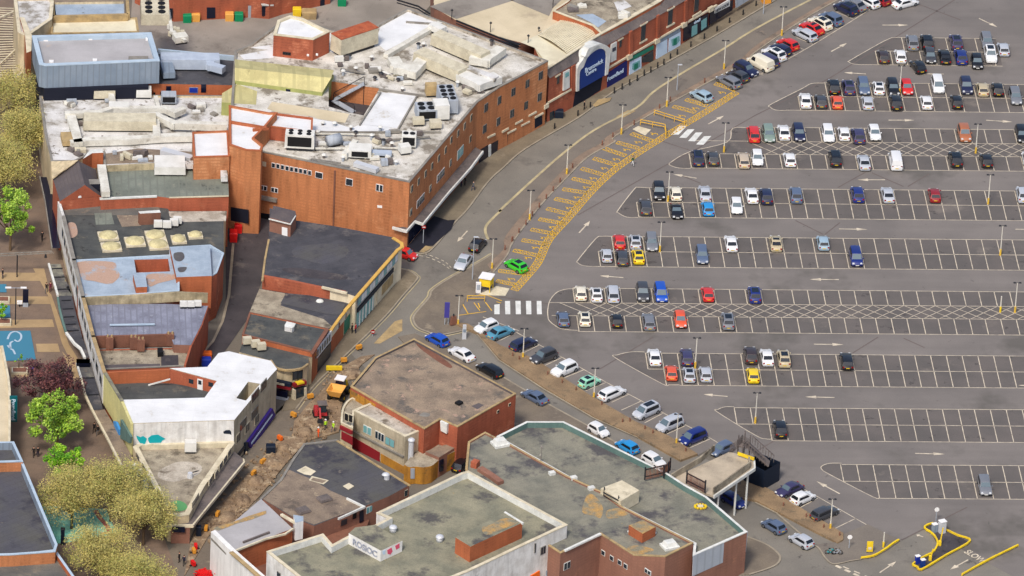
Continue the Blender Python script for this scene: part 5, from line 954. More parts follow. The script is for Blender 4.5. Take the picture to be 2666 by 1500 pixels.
b.bar(W1('O 1525,660', 8.2), W1('O 1665,735', 8.2), 0.12); b.bar(W1('O 1525,690', 7.6), W1('O 1665,765', 7.6), 0.08); b.build('roof_railing', 'dark_metal', tp)
for s_, h in (('O 935,380', 2.6), ('O 930,330', 0.3)):
    q = W1(s_, 7.0); b = MB(); b.cyl(q+Vector((0,0,-0.8)), q+Vector((0,0,h)), 0.07, n=6); b.dome(q+Vector((0,0,h)), 0.25, 0.25, 0.3, n=8, k=3); b.build('roof_mast', 'cap_grey', tp)
for s_ in ('O 1245,522', 'O 1040,478', 'O 1412,620'): q = W1(s_, 7.6); b = MB(); b.box(q, (0.9, 0.7, 0.45), 0.4); b.build('vent_box', 'cap_white', tp)
# ---- footbridge and stair tower
fbz = 6.2
fo = thing('footbridge', W1('a 1300,1000', 0), 'wide concrete footbridge deck with white edge beam from the teal parapet roof', 'footbridge')
b = MB(); b.prism(ccw([(q.x, q.y) for q in W('a 30,930 1150,410 1320,450 1625,570 1625,710 850,1235 740,1200', fbz)]), fbz-0.35, fbz); b.build('deck', 'deck_concrete', fo)
b = MB(); pts_ = W('a 860,1240 1630,715 1620,565 1330,440', fbz)
for a, c in zip(pts_[:3], pts_[1:3]): b.bar(a+Vector((0,0,-0.2)), c+Vector((0,0,-0.2)), 0.25, 0.5)
b.build('edge_beam', 'cap_white', fo); b = MB(); pts_ = W('a 850,1150 1530,660 1520,560', fbz+0.6)
for a, c in zip(pts_, pts_[1:]): b.bar(a, c, 0.2, 1.1)
b.build('side_wall', 'roof_stone', fo)
b = MB(); pts_ = W('a 60,880 600,560 870,330', fbz+0.5)
for a, c in zip(pts_, pts_[1:]): b.bar(a, c, 0.2, 1.0)
b.build('far_side_wall', 'roof_stone', fo)
for s_ in ('a 1290,985', 'a 1505,850', 'a 950,1230'):
    q = W1(s_, fbz-0.4); b = MB(); b.cyl((q.x, q.y+0.4, 0), (q.x, q.y+0.4, fbz-0.3), 0.16, n=8); b.build('column', 'cap_white', fo)
for i, (st_, z_) in enumerate((('a 340,1000 690,1180', fbz+0.2), ('a 30,760 -90,900', fbz+0.2), ('O 1915,540 2135,490', fbz+0.3))):
    t = thing('security_fence', W1(st_.rsplit(' ', 1)[0], z_), ['brown slatted security gate at the near end of the footbridge deck', 'short brown slatted gate panel at the footbridge corner', 'brown slatted gate on the teal parapet roof by the footbridge'][i], 'gate', 'brown gates on the footbridge')
    a, c = W(st_, z_); b = MB(); n_ = int((c-a).length/0.22)
    for k in range(n_+1): p = a.lerp(c, k/n_); b.bar(p, p+Vector((0,0,1.8)), 0.09)
    b.build('slats', 'brick_dark', t); b = MB(); b.bar(a+Vector((0,0,0.5)), c+Vector((0,0,0.5)), 0.14); b.bar(a+Vector((0,0,1.7)), c+Vector((0,0,1.7)), 0.14); b.build('rail', 'dark_metal', t)
    b = MB(); b.cyl(a, a+Vector((0,0,2.1)), 0.12, n=6); b.build('gate_post', 'dark_metal', t); b = MB(); b.cyl(c, c+Vector((0,0,2.1)), 0.12, n=6); b.build('gate_post', 'dark_metal', t)
stt = thing('stair_tower', W1('a 1790,1130', 0), 'black mesh clad stair tower at the end of the footbridge', 'staircase')
g0, g1, g2, g3 = W('a 1420,950 1790,1130 2080,960 1700,800', 0)
b = MB()
for a, c in ((g0, g1), (g1, g2), (g3, g2), (g0, g3)): b.prism(ccw([(a.x, a.y), (c.x, c.y), (c.x+0.08, c.y+0.1), (a.x+0.08, a.y+0.1)]), 0, 3.2)
b.build('mesh_cladding', 'bin_navy', stt)
b = MB(); u0, u1 = W1('a 1500,280', fbz), W1('a 1900,640', 3.4)
b.bar(u0, u1, 1.6, 0.2); b.bar(W1('a 1330,250', fbz), u0, 1.8, 0.2); b.build('flight', 'slate_band', stt)
b = MB()
for k in range(9):
    t = k/8; p = u0.lerp(u1, t); b.bar(p+Vector((0.7,0.5,0)), p+Vector((0.7,0.5,1.2)), 0.07); b.bar(p+Vector((-0.7,-0.5,0)), p+Vector((-0.7,-0.5,1.2)), 0.07)
b.bar(u0+Vector((0.7,0.5,1.2)), u1+Vector((0.7,0.5,1.2)), 0.1); b.bar(u0+Vector((-0.7,-0.5,1.2)), u1+Vector((-0.7,-0.5,1.2)), 0.1)
for s_ in ('a 1320,270', 'a 1440,190', 'a 1540,270', 'a 1400,370'):
    q = W1(s_, fbz); b.cyl((q.x, q.y, 0), (q.x, q.y, fbz+1.6), 0.1, n=6)
q0_, q1_, q2_ = W1('a 1300,180', fbz+1.4), W1('a 1400,90', fbz+1.4), W1('a 1540,170', fbz+1.4)
for k in range(8):
    for A__, B__ in ((q0_, q1_), (q1_, q2_), (W1('a 1170,290', fbz+1.2), q0_)):
        p = A__.lerp(B__, k/7); b.bar(p, p-Vector((0,0,1.6)), 0.07)
b.build('railing', 'slate_band', stt); b = MB(); b.bar(W1('a 1310,440', fbz+0.5), W1('a 1620,545', fbz+0.5), 0.15, 0.5); b.build('yellow_edge', 'yellow_paint', stt)
# ---- left bottom office building
lb = thing('grey_roof_offices', W1('M 250,900', 0), 'orange brick office block with grey blue parapets at the bottom left corner', 'building')
mass(lb, W('M -600,190 130,180 215,365 -600,390', 10.6), 10.6, 0, 'brick_orange', 'roof_char3', par=1.2, pw=0.35, cap='cap_blue', inner='clad_blue', names=('upper_wall', 'upper_roof', 'upper_parapet'))
mass(lb, W('M -600,400 215,370 540,1150 520,1215 110,1245 -600,1260', 10.2), 10.2, 0, 'brick_orange', 'roof_char3', par=1.3, pw=0.35, cap='cap_blue', inner='clad_blue')
mass(lb, W('j -600,500 230,470 1060,370 1420,883 1700,1300 -600,1300', 9.0), 9.0, 0, 'brick_orange', 'roof_grey', par=0.8, pw=0.35, cap='cap_blue', inner='brick_vivid', names=('lower_wall', 'lower_roof', 'lower_parapet'))
le = thing('cream_corner_building', W1('I 50,1000', 0), 'cream stone corner building at the left edge beside the teal shop sign', 'building')
mass(le, W('f -500,60 40,0 70,150 130,450 150,640 150,1160 145,1400 -500,1500', 6.0), 6.0, 0, 'wall_cream', 'roof_tan', par=0.3, pw=0.3, cap='cap_cream'); tsn = Facade.__new__(Facade); 
q = W1('f 190,1120', 2.0); si = thing('projecting_sign', (q.x, q.y, 2.0), 'tall vertical teal shop sign projecting from the cream corner building', 'sign')
b = MB(); b.box((q.x, q.y, 4.4), (1.15, 0.25, 4.3)); b.build('board', 'sign_teal', si)
M_ = Matrix.Translation((q.x, q.y-0.14, 4.3)) @ Matrix.Rotation(math.pi/2, 4, 'X') @ Matrix.Rotation(-math.pi/2, 4, 'Z'); text_mesh('Poundland', M_, 0.85, 'sign_letter', si)
# ================================================================== ROOFTOP PLANT
def duct(label, st, z, wd, h, m='duct', lift=0.4, name='ventilation_duct'):
    p = W(st, z); c = p[len(p)//2]; t = thing(name, (c.x, c.y, z-h), label, 'duct', 'ventilation ducts on the rooftops')
    b = MB()
    for a, d in zip(p, p[1:]):
        q = (d-a).normalized()*wd*0.5; b.bar(a-q-Vector((0,0,h/2)), d+q-Vector((0,0,h/2)), wd, h)
    b.build('casing', m, t)
    n = 0
    for a, d in zip(p, p[1:]):
        L_ = (d-a).length
        for k in range(max(1, int(L_/4))):
            n += 1
            if n > 8: break
            q = a.lerp(d, (k+0.5)/max(1, int(L_/4))); f = MB(); f.box((q.x, q.y, z-h-lift/2-0.02), (wd*0.7, 0.2, lift)); f.build('support', 'dark_metal', t)
    return t
def unit(label, st, z0, d, rz=0.0, m='unit_cream', fans=(0, 0), vent=None, name='air_handling_unit', lift=0.35, group='air conditioning plant on the rooftops'):
    q = W1(st, z0); t = thing(name, (q.x, q.y, z0), label, 'air conditioner', group)
    b = MB(); b.box((q.x, q.y, z0+lift+d[2]/2), d, rz, 0.97, 0.97); b.build('casing', m, t)
    b = MB(); b.box((q.x, q.y, z0+lift/2), (d[0]*0.85, d[1]*0.8, lift), rz); b.build('base_frame', 'dark_metal', t)
    for i in range(fans[0]):
        for j in range(fans[1]):
            x = (i+0.5-fans[0]/2)*d[0]*0.9/fans[0]; y = (j+0.5-fans[1]/2)*d[1]*0.9/fans[1]; X = q.x+x*math.cos(rz)-y*math.sin(rz); Y = q.y+x*math.sin(rz)+y*math.cos(rz)
            r_ = min(d[0]/fans[0], d[1]/fans[1])*0.38; f = MB(); f.cyl((X, Y, z0+lift+d[2]-0.02), (X, Y, z0+lift+d[2]+0.12), r_, r_*0.95, 12); f.build('fan', 'black', t)
    if vent:
        f = MB(); f.box((q.x+math.sin(rz)*(d[1]/2+0.01), q.y-math.cos(rz)*(d[1]/2+0.01), z0+lift+d[2]*0.5), (d[0]*vent, 0.08, d[2]*0.7), rz); f.build('louvre', 'black', t)
    return t
_ra = W1('B 2180,450', 13)-W1('B 1830,300', 13); RA = math.atan2(_ra.y, _ra.x)
duct('cream duct ring on the white roof, upper run with stepped bends', 'A 640,1060 940,1050 1060,1010 1560,1010 1650,1050 1720,1020', 10.4, 0.9, 0.9)
duct('cream duct run dropping down the left side of the duct ring', 'A 670,1080 735,1320', 10.2, 1.4, 0.8)
duct('long cream duct along the lower side of the white roof', 'A 700,1330 830,1310 1200,1300 1550,1275 1810,1270', 10.2, 1.1, 1.0)
duct('cream duct snaking right from the centre box to the brick tower', 'A 1020,1080 1480,1075 1640,1150 2110,1165', 10.6, 1.0, 1.1)
duct('short cream duct linking the centre box down to the lower run', 'A 1340,1150 1470,1140 1480,1270', 10.3, 1.1, 0.8); duct('short upright cream duct from the dark base of the clad hall', 'A 1050,890 1075,990', 10.2, 0.9, 0.8); duct('short cream duct near the brick wall at the back of the white roof', 'A 1470,910 1490,990', 10.2, 0.6, 0.6)
unit('long cream plant box inside the duct ring on the white roof', 'A 1130,1210', 8.9, (11.5, 3.0, 1.6), 0.0); unit('white boxed plant unit above the duct ring', 'A 1120,1075', 8.9, (3.2, 1.8, 1.4), 0.0, 'unit_white'); unit('square white vent box at the top of the short upright duct', 'A 985,930', 8.9, (3.4, 1.5, 1.2), 0.0); unit('white vent box by the brick edge of the white roof', 'A 1355,915', 8.9, (2.4, 1.8, 1.2), 0, 'unit_white'); unit('small tan timber framed box left of the duct ring', 'A 645,1350', 8.9, (2.2, 3.2, 0.8), 0.1, 'cap_ochre')
unit('orange topped louvre unit near the yellow annex', 'A 1590,970', 8.9, (2.4, 1.8, 1.3), 0, 'clad_grey', (0,0), 0.8)
duct('thick pale duct on the slate side of the green roof', 'E 960,230 975,330 995,450', 10.2, 1.3, 0.9, 'duct'); unit('pair of white tank boxes at the back of the green roof', 'E 1600,270', 8.9, (4.8, 4.0, 1.3), 0, 'unit_white'); duct('white trunk duct from the tank boxes along the green roof edge', 'E 1700,190 2100,190 2115,310', 10.4, 1.0, 0.9, 'roof_white'); duct('silver round duct lying on the white roof in front of the brick tower', 'E 1560,70 1780,130', 10.0, 1.2, 0.9, 'steel_light')
for i, s_ in enumerate(('E 1490,815', 'E 1575,820', 'E 1640,800', 'E 1672,780')): unit('white condenser box number %s from the left below the stair head' % ('one', 'two', 'three', 'four')[i] if False else ('leftmost', 'second', 'third', 'rightmost')[i]+' white condenser box beside the domed skylights', s_, 7.0, (1.3, 0.7, 1.0), 0, 'unit_white', name='condenser_unit')
for i, s_ in enumerate(('I 1730,225', 'I 1800,225', 'I 1865,220')): unit(('left', 'middle', 'right')[i]+' of the three white condensers on the lead roof', s_, 6.6, (1.1, 0.6, 0.8), 0, 'unit_white', name='condenser_unit')
for i, s_ in enumerate(('J -25,575', 'J 55,605', 'J 110,630')): unit(('left', 'middle', 'right')[i]+' of the three cream condensers behind the pub corner parapet', s_, 4.7, (1.3, 0.8, 1.0), 0.2, 'unit_cream', name='condenser_unit')
for i, s_ in enumerate(('M 2020,195', 'M 2110,190')): unit(('left', 'right')[i]+' of the two stained condensers against the graffiti wall', s_, 3.8, (1.6, 0.7, 1.4), 0, 'unit_cream', vent=0.6, name='condenser_unit')
unit('round topped water tank against the graffiti wall', 'M 1795,280', 3.7, (1.7, 1.2, 1.5), 0, 'unit_white', name='water_tank')
unit('cream chiller with two columns of black fans at the back of the yard roofs', 'A 1460,170', 9.0, (4.6, 6.5, 1.9), 0.0, 'unit_cream', (2, 4)); duct('pale pipe bundle right of the chiller', 'A 1590,100 1620,290 1740,370', 10.2, 0.5, 0.5); unit('rusty pipe manifold box beyond the clad hall', 'A 1700,400', 9.0, (2.2, 1.8, 1.0), 0.3, 'duct')
for nm, st_ in (('large pale duct block on the dark plant roof', 'A 1790,640'),): unit(nm, st_, 10.4, (9.5, 2.6, 1.7), 0.0, 'duct_blue')
duct('L shaped pale duct at the right of the dark plant roof', 'A 1770,530 1960,530 1990,600 2080,625', 12.3, 1.2, 1.0, 'duct_blue'); duct('short dark blue duct beside the clad hall', 'A 1560,560 1590,660', 12.0, 1.9, 1.0, 'clad_blue')
# department store plant
unit('cream plant container with rust red top on the white roof', 'B 985,470', 11.2, (7.6, 2.7, 2.8), RA*0 + 0.62, 'unit_cream', lift=0.6, name='plant_container')
q = W1('B 985,470', 11.2); b = MB(); b.box((q.x, q.y, 14.64), (7.5, 2.7, 0.1), 0.62); tmp = [o for o in COL.objects if o.get('label', '').startswith('cream plant container')][0]; b.build('rusty_lid', 'rusty', tmp)
unit('long cream air handling unit at the back of the store roof', 'B 1985,520', 11.2, (10.5, 2.4, 1.9), RA); unit('long cream air handling unit nearer the middle of the store roof', 'B 1800,680', 11.2, (9.5, 2.6, 1.9), RA)
duct('U shaped pale duct curling around the left end of the middle plant', 'B 1370,560 1400,610 1540,650 1660,520', 12.9, 1.9, 1.2, 'duct'); duct('pale duct elbow at the right end of the rear plant', 'B 2130,530 2230,545 2350,460', 12.9, 1.7, 1.2, 'duct'); duct('wide white duct hood at the right end of the middle plant', 'B 2040,700 2170,760 2290,720', 12.9, 2.2, 1.2, 'unit_white'); duct('flat white duct lid beside the parapet corner', 'B 2080,640 2300,720', 13.2, 1.2, 0.6, 'roof_white')
duct('long low ledge duct along the upper store roof', 'B 1300,500 1780,215', 11.9, 0.9, 0.7, 'duct'); unit('small white box unit at the back of the store roof', 'B 1770,310', 11.2, (2.6, 1.6, 1.0), RA, 'unit_white')
unit('grey chiller with four black fans near the bend parapet', 'B 1700,900+0'.replace('+0', ''), 11.2, (3.8, 2.6, 1.6), 0.1, 'clad_grey', (2, 2)) if False else None
unit('grey chiller with four black fans near the bend parapet', 'B 1860,1010', 11.2, (2.6, 5.6, 2.2), 0.1, 'clad_grey', (2, 4)); unit('wide grey chiller with a black louvre front on the store roof', 'B 1660,1110', 11.2, (3.2, 3.0, 1.7), 0.1, 'clad_grey', (2, 2), 0.8); unit('pale box with rust stained top beside the grey chiller', 'B 1800,1110', 11.2, (2.4, 2.6, 2.4), 0.1, 'unit_white', (0, 0))
unit('rust topped cube unit behind the grey chillers', 'B 1710,900', 11.2, (1.8, 1.6, 1.6), 0.1, 'cap_ochre'); unit('cream small box on the lower side of the chillers, left one', 'B 1590,1180', 11.2, (1.8, 1.2, 0.9), 0.1); unit('cream small box on the lower side of the chillers, right one', 'B 1750,1210', 11.2, (1.8, 1.4, 1.0), 0.1)
unit('white chiller with six fans and black louvre beside the front parapet', 'B 470,1400', 11.2, (4.6, 2.0, 2.3), -0.1, 'unit_white', (3, 2), 0.8, lift=0.5); unit('white box unit with black louvre near the right front of the store roof', 'B 1500,1380', 11.2, (2.3, 1.8, 1.9), -0.1, 'unit_white', (2, 1), 0.8)
q = W1('B 780,1370', 11.3); t = thing('cylindrical_tank', q, 'pale cylindrical tank lying on the front part of the store roof', 'tank'); b = MB(); b.cyl(q+Vector((-0.8,-0.4,0.9)), q+Vector((1.2,0.6,0.9)), 0.85, n=14); b.build('drum', 'clad_grey', t, True); b = MB(); b.box(q+Vector((0.2,0.1,0.1)), (1.8, 1.0, 0.4), 0.4); b.build('cradle', 'dark_metal', t)
unit('white broad box cluster near the front parapet of the store roof', 'F 1040,130', 11.2, (3.6, 2.6, 1.2), -0.1, 'unit_white', vent=0.7); duct('jumbled silver duct on the front right of the store roof', 'F 1020,190 1180,240', 12.0, 1.0, 0.7, 'steel_light'); duct('bent white pipe duct near the front of the store roof', 'B 900,1440 990,1330', 12.4, 0.9, 0.9, 'duct')
unit('silver dome fan unit by the louvred box', 'F 1460,105', 11.2, (1.7, 1.5, 1.1), 0.3, 'unit_white'); unit('low flat hatch box on the front right roof', 'F 1230,130', 11.2, (3.6, 1.2, 0.4), -0.1, 'duct_blue')
rn = random.Random(3)
for st_ in ('B 1180,760', 'B 1240,730', 'B 1400,770', 'B 1440,860', 'B 1960,820', 'B 2080,840', 'B 1150,570', 'B 690,1180', 'B 800,1190', 'B 955,1230', 'B 1000,1290', 'B 1150,1320', 'B 1260,1370', 'F 700,150', 'F 880,180', 'F 1380,215', 'B 640,1280', 'B 1000,690', 'B 880,710', 'F 1340,60', 'B 1230,1240', 'B 940,560', 'B 2280,430', 'B 1590,460', 'B 1640,440'):
    q = W1(st_, 11.15); t = thing('roof_vent', q, 'small roof vent among the plant on the big white store roof', 'vent', 'small vents on the white store roof'); h = rn.uniform(0.4, 1.0); b = MB(); b.cyl(q, q+Vector((0,0,h)), 0.22, n=8); b.build('stub', 'clad_grey' if rn.random() < 0.5 else 'slate_band', t); b = MB(); b.dome(q+Vector((0,0,h)), 0.4, 0.4, 0.22, n=8, k=2); b.build('cowl', 'dark_metal' if rn.random() < 0.4 else 'unit_white', t)
rn2 = random.Random(21); kk = 0
for zone, z_, n_ in (('A 480,960 1350,960 1350,1010 560,1010', 8.9, 5), ('A 760,1100 960,1100 960,1250 760,1250', 8.9, 6), ('A 1540,1170 2080,1230 2050,1240 1540,1240', 8.9, 5), ('E 500,40 800,60 760,130 560,140', 8.9, 4), ('E 1020,110 1480,110 1480,190 1020,190', 8.9, 9), ('A 1750,980 2080,1000 2080,1120 1750,1090', 8.9, 7),
    ('B 1300,640 1650,740 1600,850 1250,740', 11.2, 10), ('B 2000,820 2250,760 2200,900 2050,900', 11.2, 6), ('B 650,1290 1100,1390 1000,1440 700,1440', 11.2, 6), ('F 900,20 1350,160 1300,230 950,100', 11.2, 12), ('B 1150,1250 1650,1260 1600,1400 1200,1390', 11.2, 10), ('B 830,560 1250,600 1250,700 850,640', 11.2, 6),
    ('A 1590,250 1740,330 1700,420 1600,330', 8.9, 8), ('C 660,60 800,60 800,120 700,120', 9.45, 4), ('C 1050,150 1200,130 1180,190 1080,200', 9.45, 3)):
    c4 = W(zone, z_)
    for k in range(n_):
        u, v = rn2.random(), rn2.random(); p = c4[0].lerp(c4[1], u).lerp(c4[3].lerp(c4[2], u), v); d_ = (rn2.uniform(0.5, 1.9), rn2.uniform(0.4, 1.1), rn2.uniform(0.25, 0.9)); kk += 1; rz_ = rn2.choice((0.05, 0.1, RA))
        t = thing('plant_box', p, 'small weathered plant box or hatch among the rooftop clutter', 'roof box', 'small boxes among the rooftop clutter'); b = MB(); b.box((p.x, p.y, z_+d_[2]/2+0.1), d_, rz_, 0.96); b.build('casing', rn2.choice(('clad_grey', 'unit_white', 'unit_cream', 'duct', 'slate_band', 'cap_grey')), t)
        b = MB(); b.box((p.x, p.y, z_+0.06), (d_[0]*0.8, d_[1]*0.8, 0.12), rz_); b.build('feet', 'dark_metal', t)
# clutter on the dirty front roof: cable trays and kerbs
for i, (st_, wd) in enumerate((('F 620,60 900,60 960,20', 0.3), ('F 580,160 860,200', 0.3), ('B 600,1260 1180,1270', 0.25), ('B 1180,1330 1700,1290', 0.25), ('F 880,90 960,130', 0.3), ('F 1120,70 1350,120', 0.25), ('F 100,75 560,160', 0.35), ('F 640,180 940,230', 0.3), ('B 1170,1390 1420,1400', 0.25), ('B 860,650 1080,690', 0.3))):
    p = W(st_, 11.6); t = thing('cable_tray', p[0], 'thin service run crossing the cluttered white store roof', 'pipe', 'service runs on the white store roof'); b = MB()
    for a, c in zip(p, p[1:]): b.bar(a, c, wd, 0.2)
    b.build('tray', 'cap_grey' if i % 2 else 'duct', t); b = MB(); b.cyl((p[0].x, p[0].y, 11.1), p[0], 0.1, n=6); b.build('foot', 'dark_metal', t)
# ================================================================== CARS
def srgb(c): return lin(c, 0.95)
CARC = {'white':(236,238,240),'cream white':(238,232,212),'silver':(190,196,206),'grey':(122,126,134),'dark grey':(66,68,74),'black':(24,25,30),'navy':(34,40,74),'slate blue':(92,108,136),'pale blue':(160,186,204),
 'blue':(26,82,190),'bright blue':(40,150,220),'dark blue':(26,44,120),'red':(214,44,40),'dark red':(150,30,36),'orange red':(230,92,56),'yellow':(246,212,20),'green':(60,206,50),'mint':(158,226,196),'teal blue':(86,150,178),
 'purple blue':(62,58,96),'beige':(202,186,164),'orange brown':(176,108,72),'champagne':(196,182,150),'grey green':(130,150,140),'dark brown':(62,50,50)}
for k_, v_ in CARC.items(): paint('paint_'+k_.replace(' ', '_'), v_)
#            L    W    H   belt hood  xA(ws base) xB(roof front) xC(roof rear) xD(rear glass base) boot
CT = {'hatchback': (4.0, 1.78, 1.48, 0.95, 0.86, 0.95, 0.35, -1.45, -1.85, 0.95), 'saloon': (4.6, 1.82, 1.43, 0.93, 0.84, 1.0, 0.40, -1.05, -1.65, 0.95), 'estate': (4.7, 1.82, 1.47, 0.95, 0.86, 1.05, 0.45, -1.85, -2.2, 0.95),
      'suv': (4.45, 1.88, 1.70, 1.08, 1.0, 1.0, 0.45, -1.65, -2.05, 1.08), 'people carrier': (4.5, 1.84, 1.72, 1.02, 0.93, 1.4, 0.75, -1.8, -2.12, 1.0), 'van': (4.9, 1.95, 1.95, 1.15, 1.02, 1.7, 1.15, -2.3, -2.42, 1.15), 'small car': (3.55, 1.65, 1.5, 0.95, 0.88, 0.85, 0.35, -1.3, -1.68, 0.95), 'sports car': (4.2, 1.82, 1.28, 0.86, 0.78, 0.7, 0.1, -0.8, -1.55, 0.88)}
def car_proto(kind):
    L_, Wd, H, belt, hood, xA, xB, xC, xD, boot = CT[kind]; h = Wd/2
    r = bpy.data.objects.new('parked_car', None); COL.objects.link(r)
    def side(x):     # height of the lower body's top along the length
        if x > xA: t = (x-xA)/(L_/2-xA); return belt*(1-t**1.5)+(hood-0.16)*t**1.5
        if x < xD: t = (xD-x)/max(0.05, (L_/2+xD)); return boot-0.10*min(1, t)**2
        return belt
    xs = [-L_/2, -L_/2+0.08, -L_/2+0.3, xD, (xD+xC)/2, 0, xB, xA, (xA+L_/2)/2, L_/2-0.35, L_/2-0.1, L_/2]; xs = sorted(set(round(x, 3) for x in xs))
    b = MB(); rings = []
    for x in xs:
        e = min(1.0, (L_/2-abs(x))/0.35); wv = h*(0.84+0.16*math.sqrt(max(0, e))); zt = side(x)-(0.22*(1-e) if e < 1 else 0); zb = 0.22+0.08*(1-e)
        rings.append([(x, -wv*0.92, zb), (x, -wv, zb+0.16), (x, -wv, zt-0.22), (x, -wv*0.93, zt-0.03), (x, -wv*0.6, zt+0.02), (x, 0, zt+0.035), (x, wv*0.6, zt+0.02), (x, wv*0.93, zt-0.03), (x, wv, zt-0.22), (x, wv, zb+0.16), (x, wv*0.92, zb)])
    m_ = len(rings[0]); vs = [v for g in rings for v in g]; fs = []
    for i in range(len(rings)-1):
        for j in range(m_): a = i*m_+j; c = i*m_+(j+1) % m_; fs.append((a, a+m_, c+m_, c))
    fs.append(tuple(range(m_))); fs.append(tuple(range((len(rings)-1)*m_, len(rings)*m_))[::-1]); b.add(vs, [f[::-1] for f in fs])
    # cabin
    rw = h*0.76; bw_ = h*0.93; zb_ = belt-0.06
    def cab(x, wv, z): return (x, wv, z)
    sec = [(xD, bw_, zb_, 0), (xC, rw, H-0.04, 1), (xC+0.35, rw*1.01, H, 1), ((xB+xC)/2, rw*1.01, H+0.01, 1), (xB-0.25, rw, H-0.01, 1), (xB, rw*0.98, H-0.05, 1), (xA, bw_*0.96, zb_, 0)]
    R_ = [[(x, -wv, z), (x, -wv*0.85, z+(0.03 if k else 0)), (x, 0, z+(0.05 if k else 0.02)), (x, wv*0.85, z+(0.03 if k else 0)), (x, wv, z)] for x, wv, z, k in sec]
    vs = [v for g in R_ for v in g]; fs = []
    for i in range(len(R_)-1):
        for j in range(4): a = i*5+j; fs.append((a, a+1, a+6, a+5))
    b.add(vs, [f[::-1] for f in fs])
    for sgn in (-1, 1):
        idx = 0 if sgn < 0 else 4; pl_ = [g[idx] for g in R_]; low = [(x, sgn*bw_, zb_) for x in (xD, xA)]
        b.add(pl_, [tuple(range(len(pl_))) if sgn > 0 else tuple(range(len(pl_)))[::-1]])
    bo = b.build('body', 'paint_white', r, True)
    bo.data.polygons.foreach_set('use_smooth', [True]*len(bo.data.polygons)); bo.data.set_sharp_from_angle(angle=rad(38))
    bo.material_slots[0].link = 'OBJECT'
    def glass(name, quad_, m, off):
        c = sum((Vector(q) for q in quad_), Vector())/4; vs = [c+(Vector(q)-c) for q in quad_]; n = (vs[1]-vs[0]).cross(vs[3]-vs[0]).normalized()
        if n.dot(Vector(off)) < 0: n = -n; vs = vs[::-1]
        b = MB(); b.quad(*[v+n*(0.055 if name != 'side_window' else 0.02) for v in vs]); return b.build(name, m, r)
    k = 0.88
    glass('windscreen', [(xA-0.03, -bw_*k*0.95, zb_+0.06), (xA-0.03, bw_*k*0.95, zb_+0.06), (xB+0.04, rw*k, H-0.07), (xB+0.04, -rw*k, H-0.07)], 'windscreen_glass', (1,0,1))
    if kind != 'van': glass('rear_window', [(xD+0.08, -bw_*k*0.92, zb_+0.14), (xD+0.08, bw_*k*0.92, zb_+0.14), (xC-0.02, rw*k, H-0.08), (xC-0.02, -rw*k, H-0.08)], 'car_glass', (-1,0,1))
    x0 = xD+0.35 if kind != 'van' else xB-0.75; x1 = xA-0.32
    for sgn in (-1, 1):
        t0 = (H-0.14-zb_)/(H-zb_); ww_ = bw_+(rw-bw_)*t0
        glass('side_window', [(x0, sgn*bw_*0.985, zb_+0.08), (x1, sgn*bw_*0.985, zb_+0.08), (xB-0.15, sgn*(ww_+0.01), H-0.14), (max(xC+0.1, x0-0.0) if kind != 'van' else x0+0.05, sgn*(ww_+0.01), H-0.14)], 'car_glass', (0,sgn,0.3))
        e = MB(); e.box((xA-0.25, sgn*(h+0.08), belt+0.05), (0.14, 0.18, 0.13)); mo = e.build('wing_mirror', 'paint_white', r); mo.material_slots[0].link = 'OBJECT'; mo['c'] = 1
        e = MB(); e.box((L_/2-0.17, sgn*h*0.66, hood-0.22), (0.28, 0.36, 0.15), 0, 0.8); e.build('headlight', 'head_glass', r)
        e = MB(); e.box((-L_/2+0.10, sgn*h*0.72, boot-0.24), (0.16, 0.26, 0.22)); e.build('tail_light', 'tail_glass', r)
        for x in (L_/2-0.78, -L_/2+0.75):
            wm = MB(); rr = 0.33 if kind not in ('suv', 'van') else 0.37
            wm.cyl((x, sgn*(h-0.20), rr), (x, sgn*(h+0.015), rr), rr, n=16); wo = wm.build('wheel', 'tyre', r)
            wm = MB(); wm.cyl((x, sgn*(h+0.012), rr), (x, sgn*(h+0.03), rr), rr*0.62, n=12); wm.build('rim', 'rim', wo)
    e = MB(); e.box((L_/2+0.01, 0, 0.42), (0.03, 0.52, 0.12)); e.build('number_plate', 'plate_white', r)
    e = MB(); e.box((-L_/2-0.01, 0, 0.62), (0.03, 0.52, 0.12)); e.build('number_plate', 'plate_yellow', r)
    e = MB(); e.quad(*[(x, y, H+0.062) for x, y in ((xC+0.45, -rw*0.72), (xB-0.35, -rw*0.72), (xB-0.35, rw*0.72), (xC+0.45, rw*0.72))]); e.build('roof_panel', 'car_glass', r)
    return r
PROTO = {}
ORD = ['leftmost', 'second from left', 'third from left', 'fourth from left', 'fifth from left', 'sixth from left', 'seventh from left', 'eighth from left', 'ninth from left', 'tenth from left', 'eleventh from left', 'twelfth from left', 'thirteenth from left']
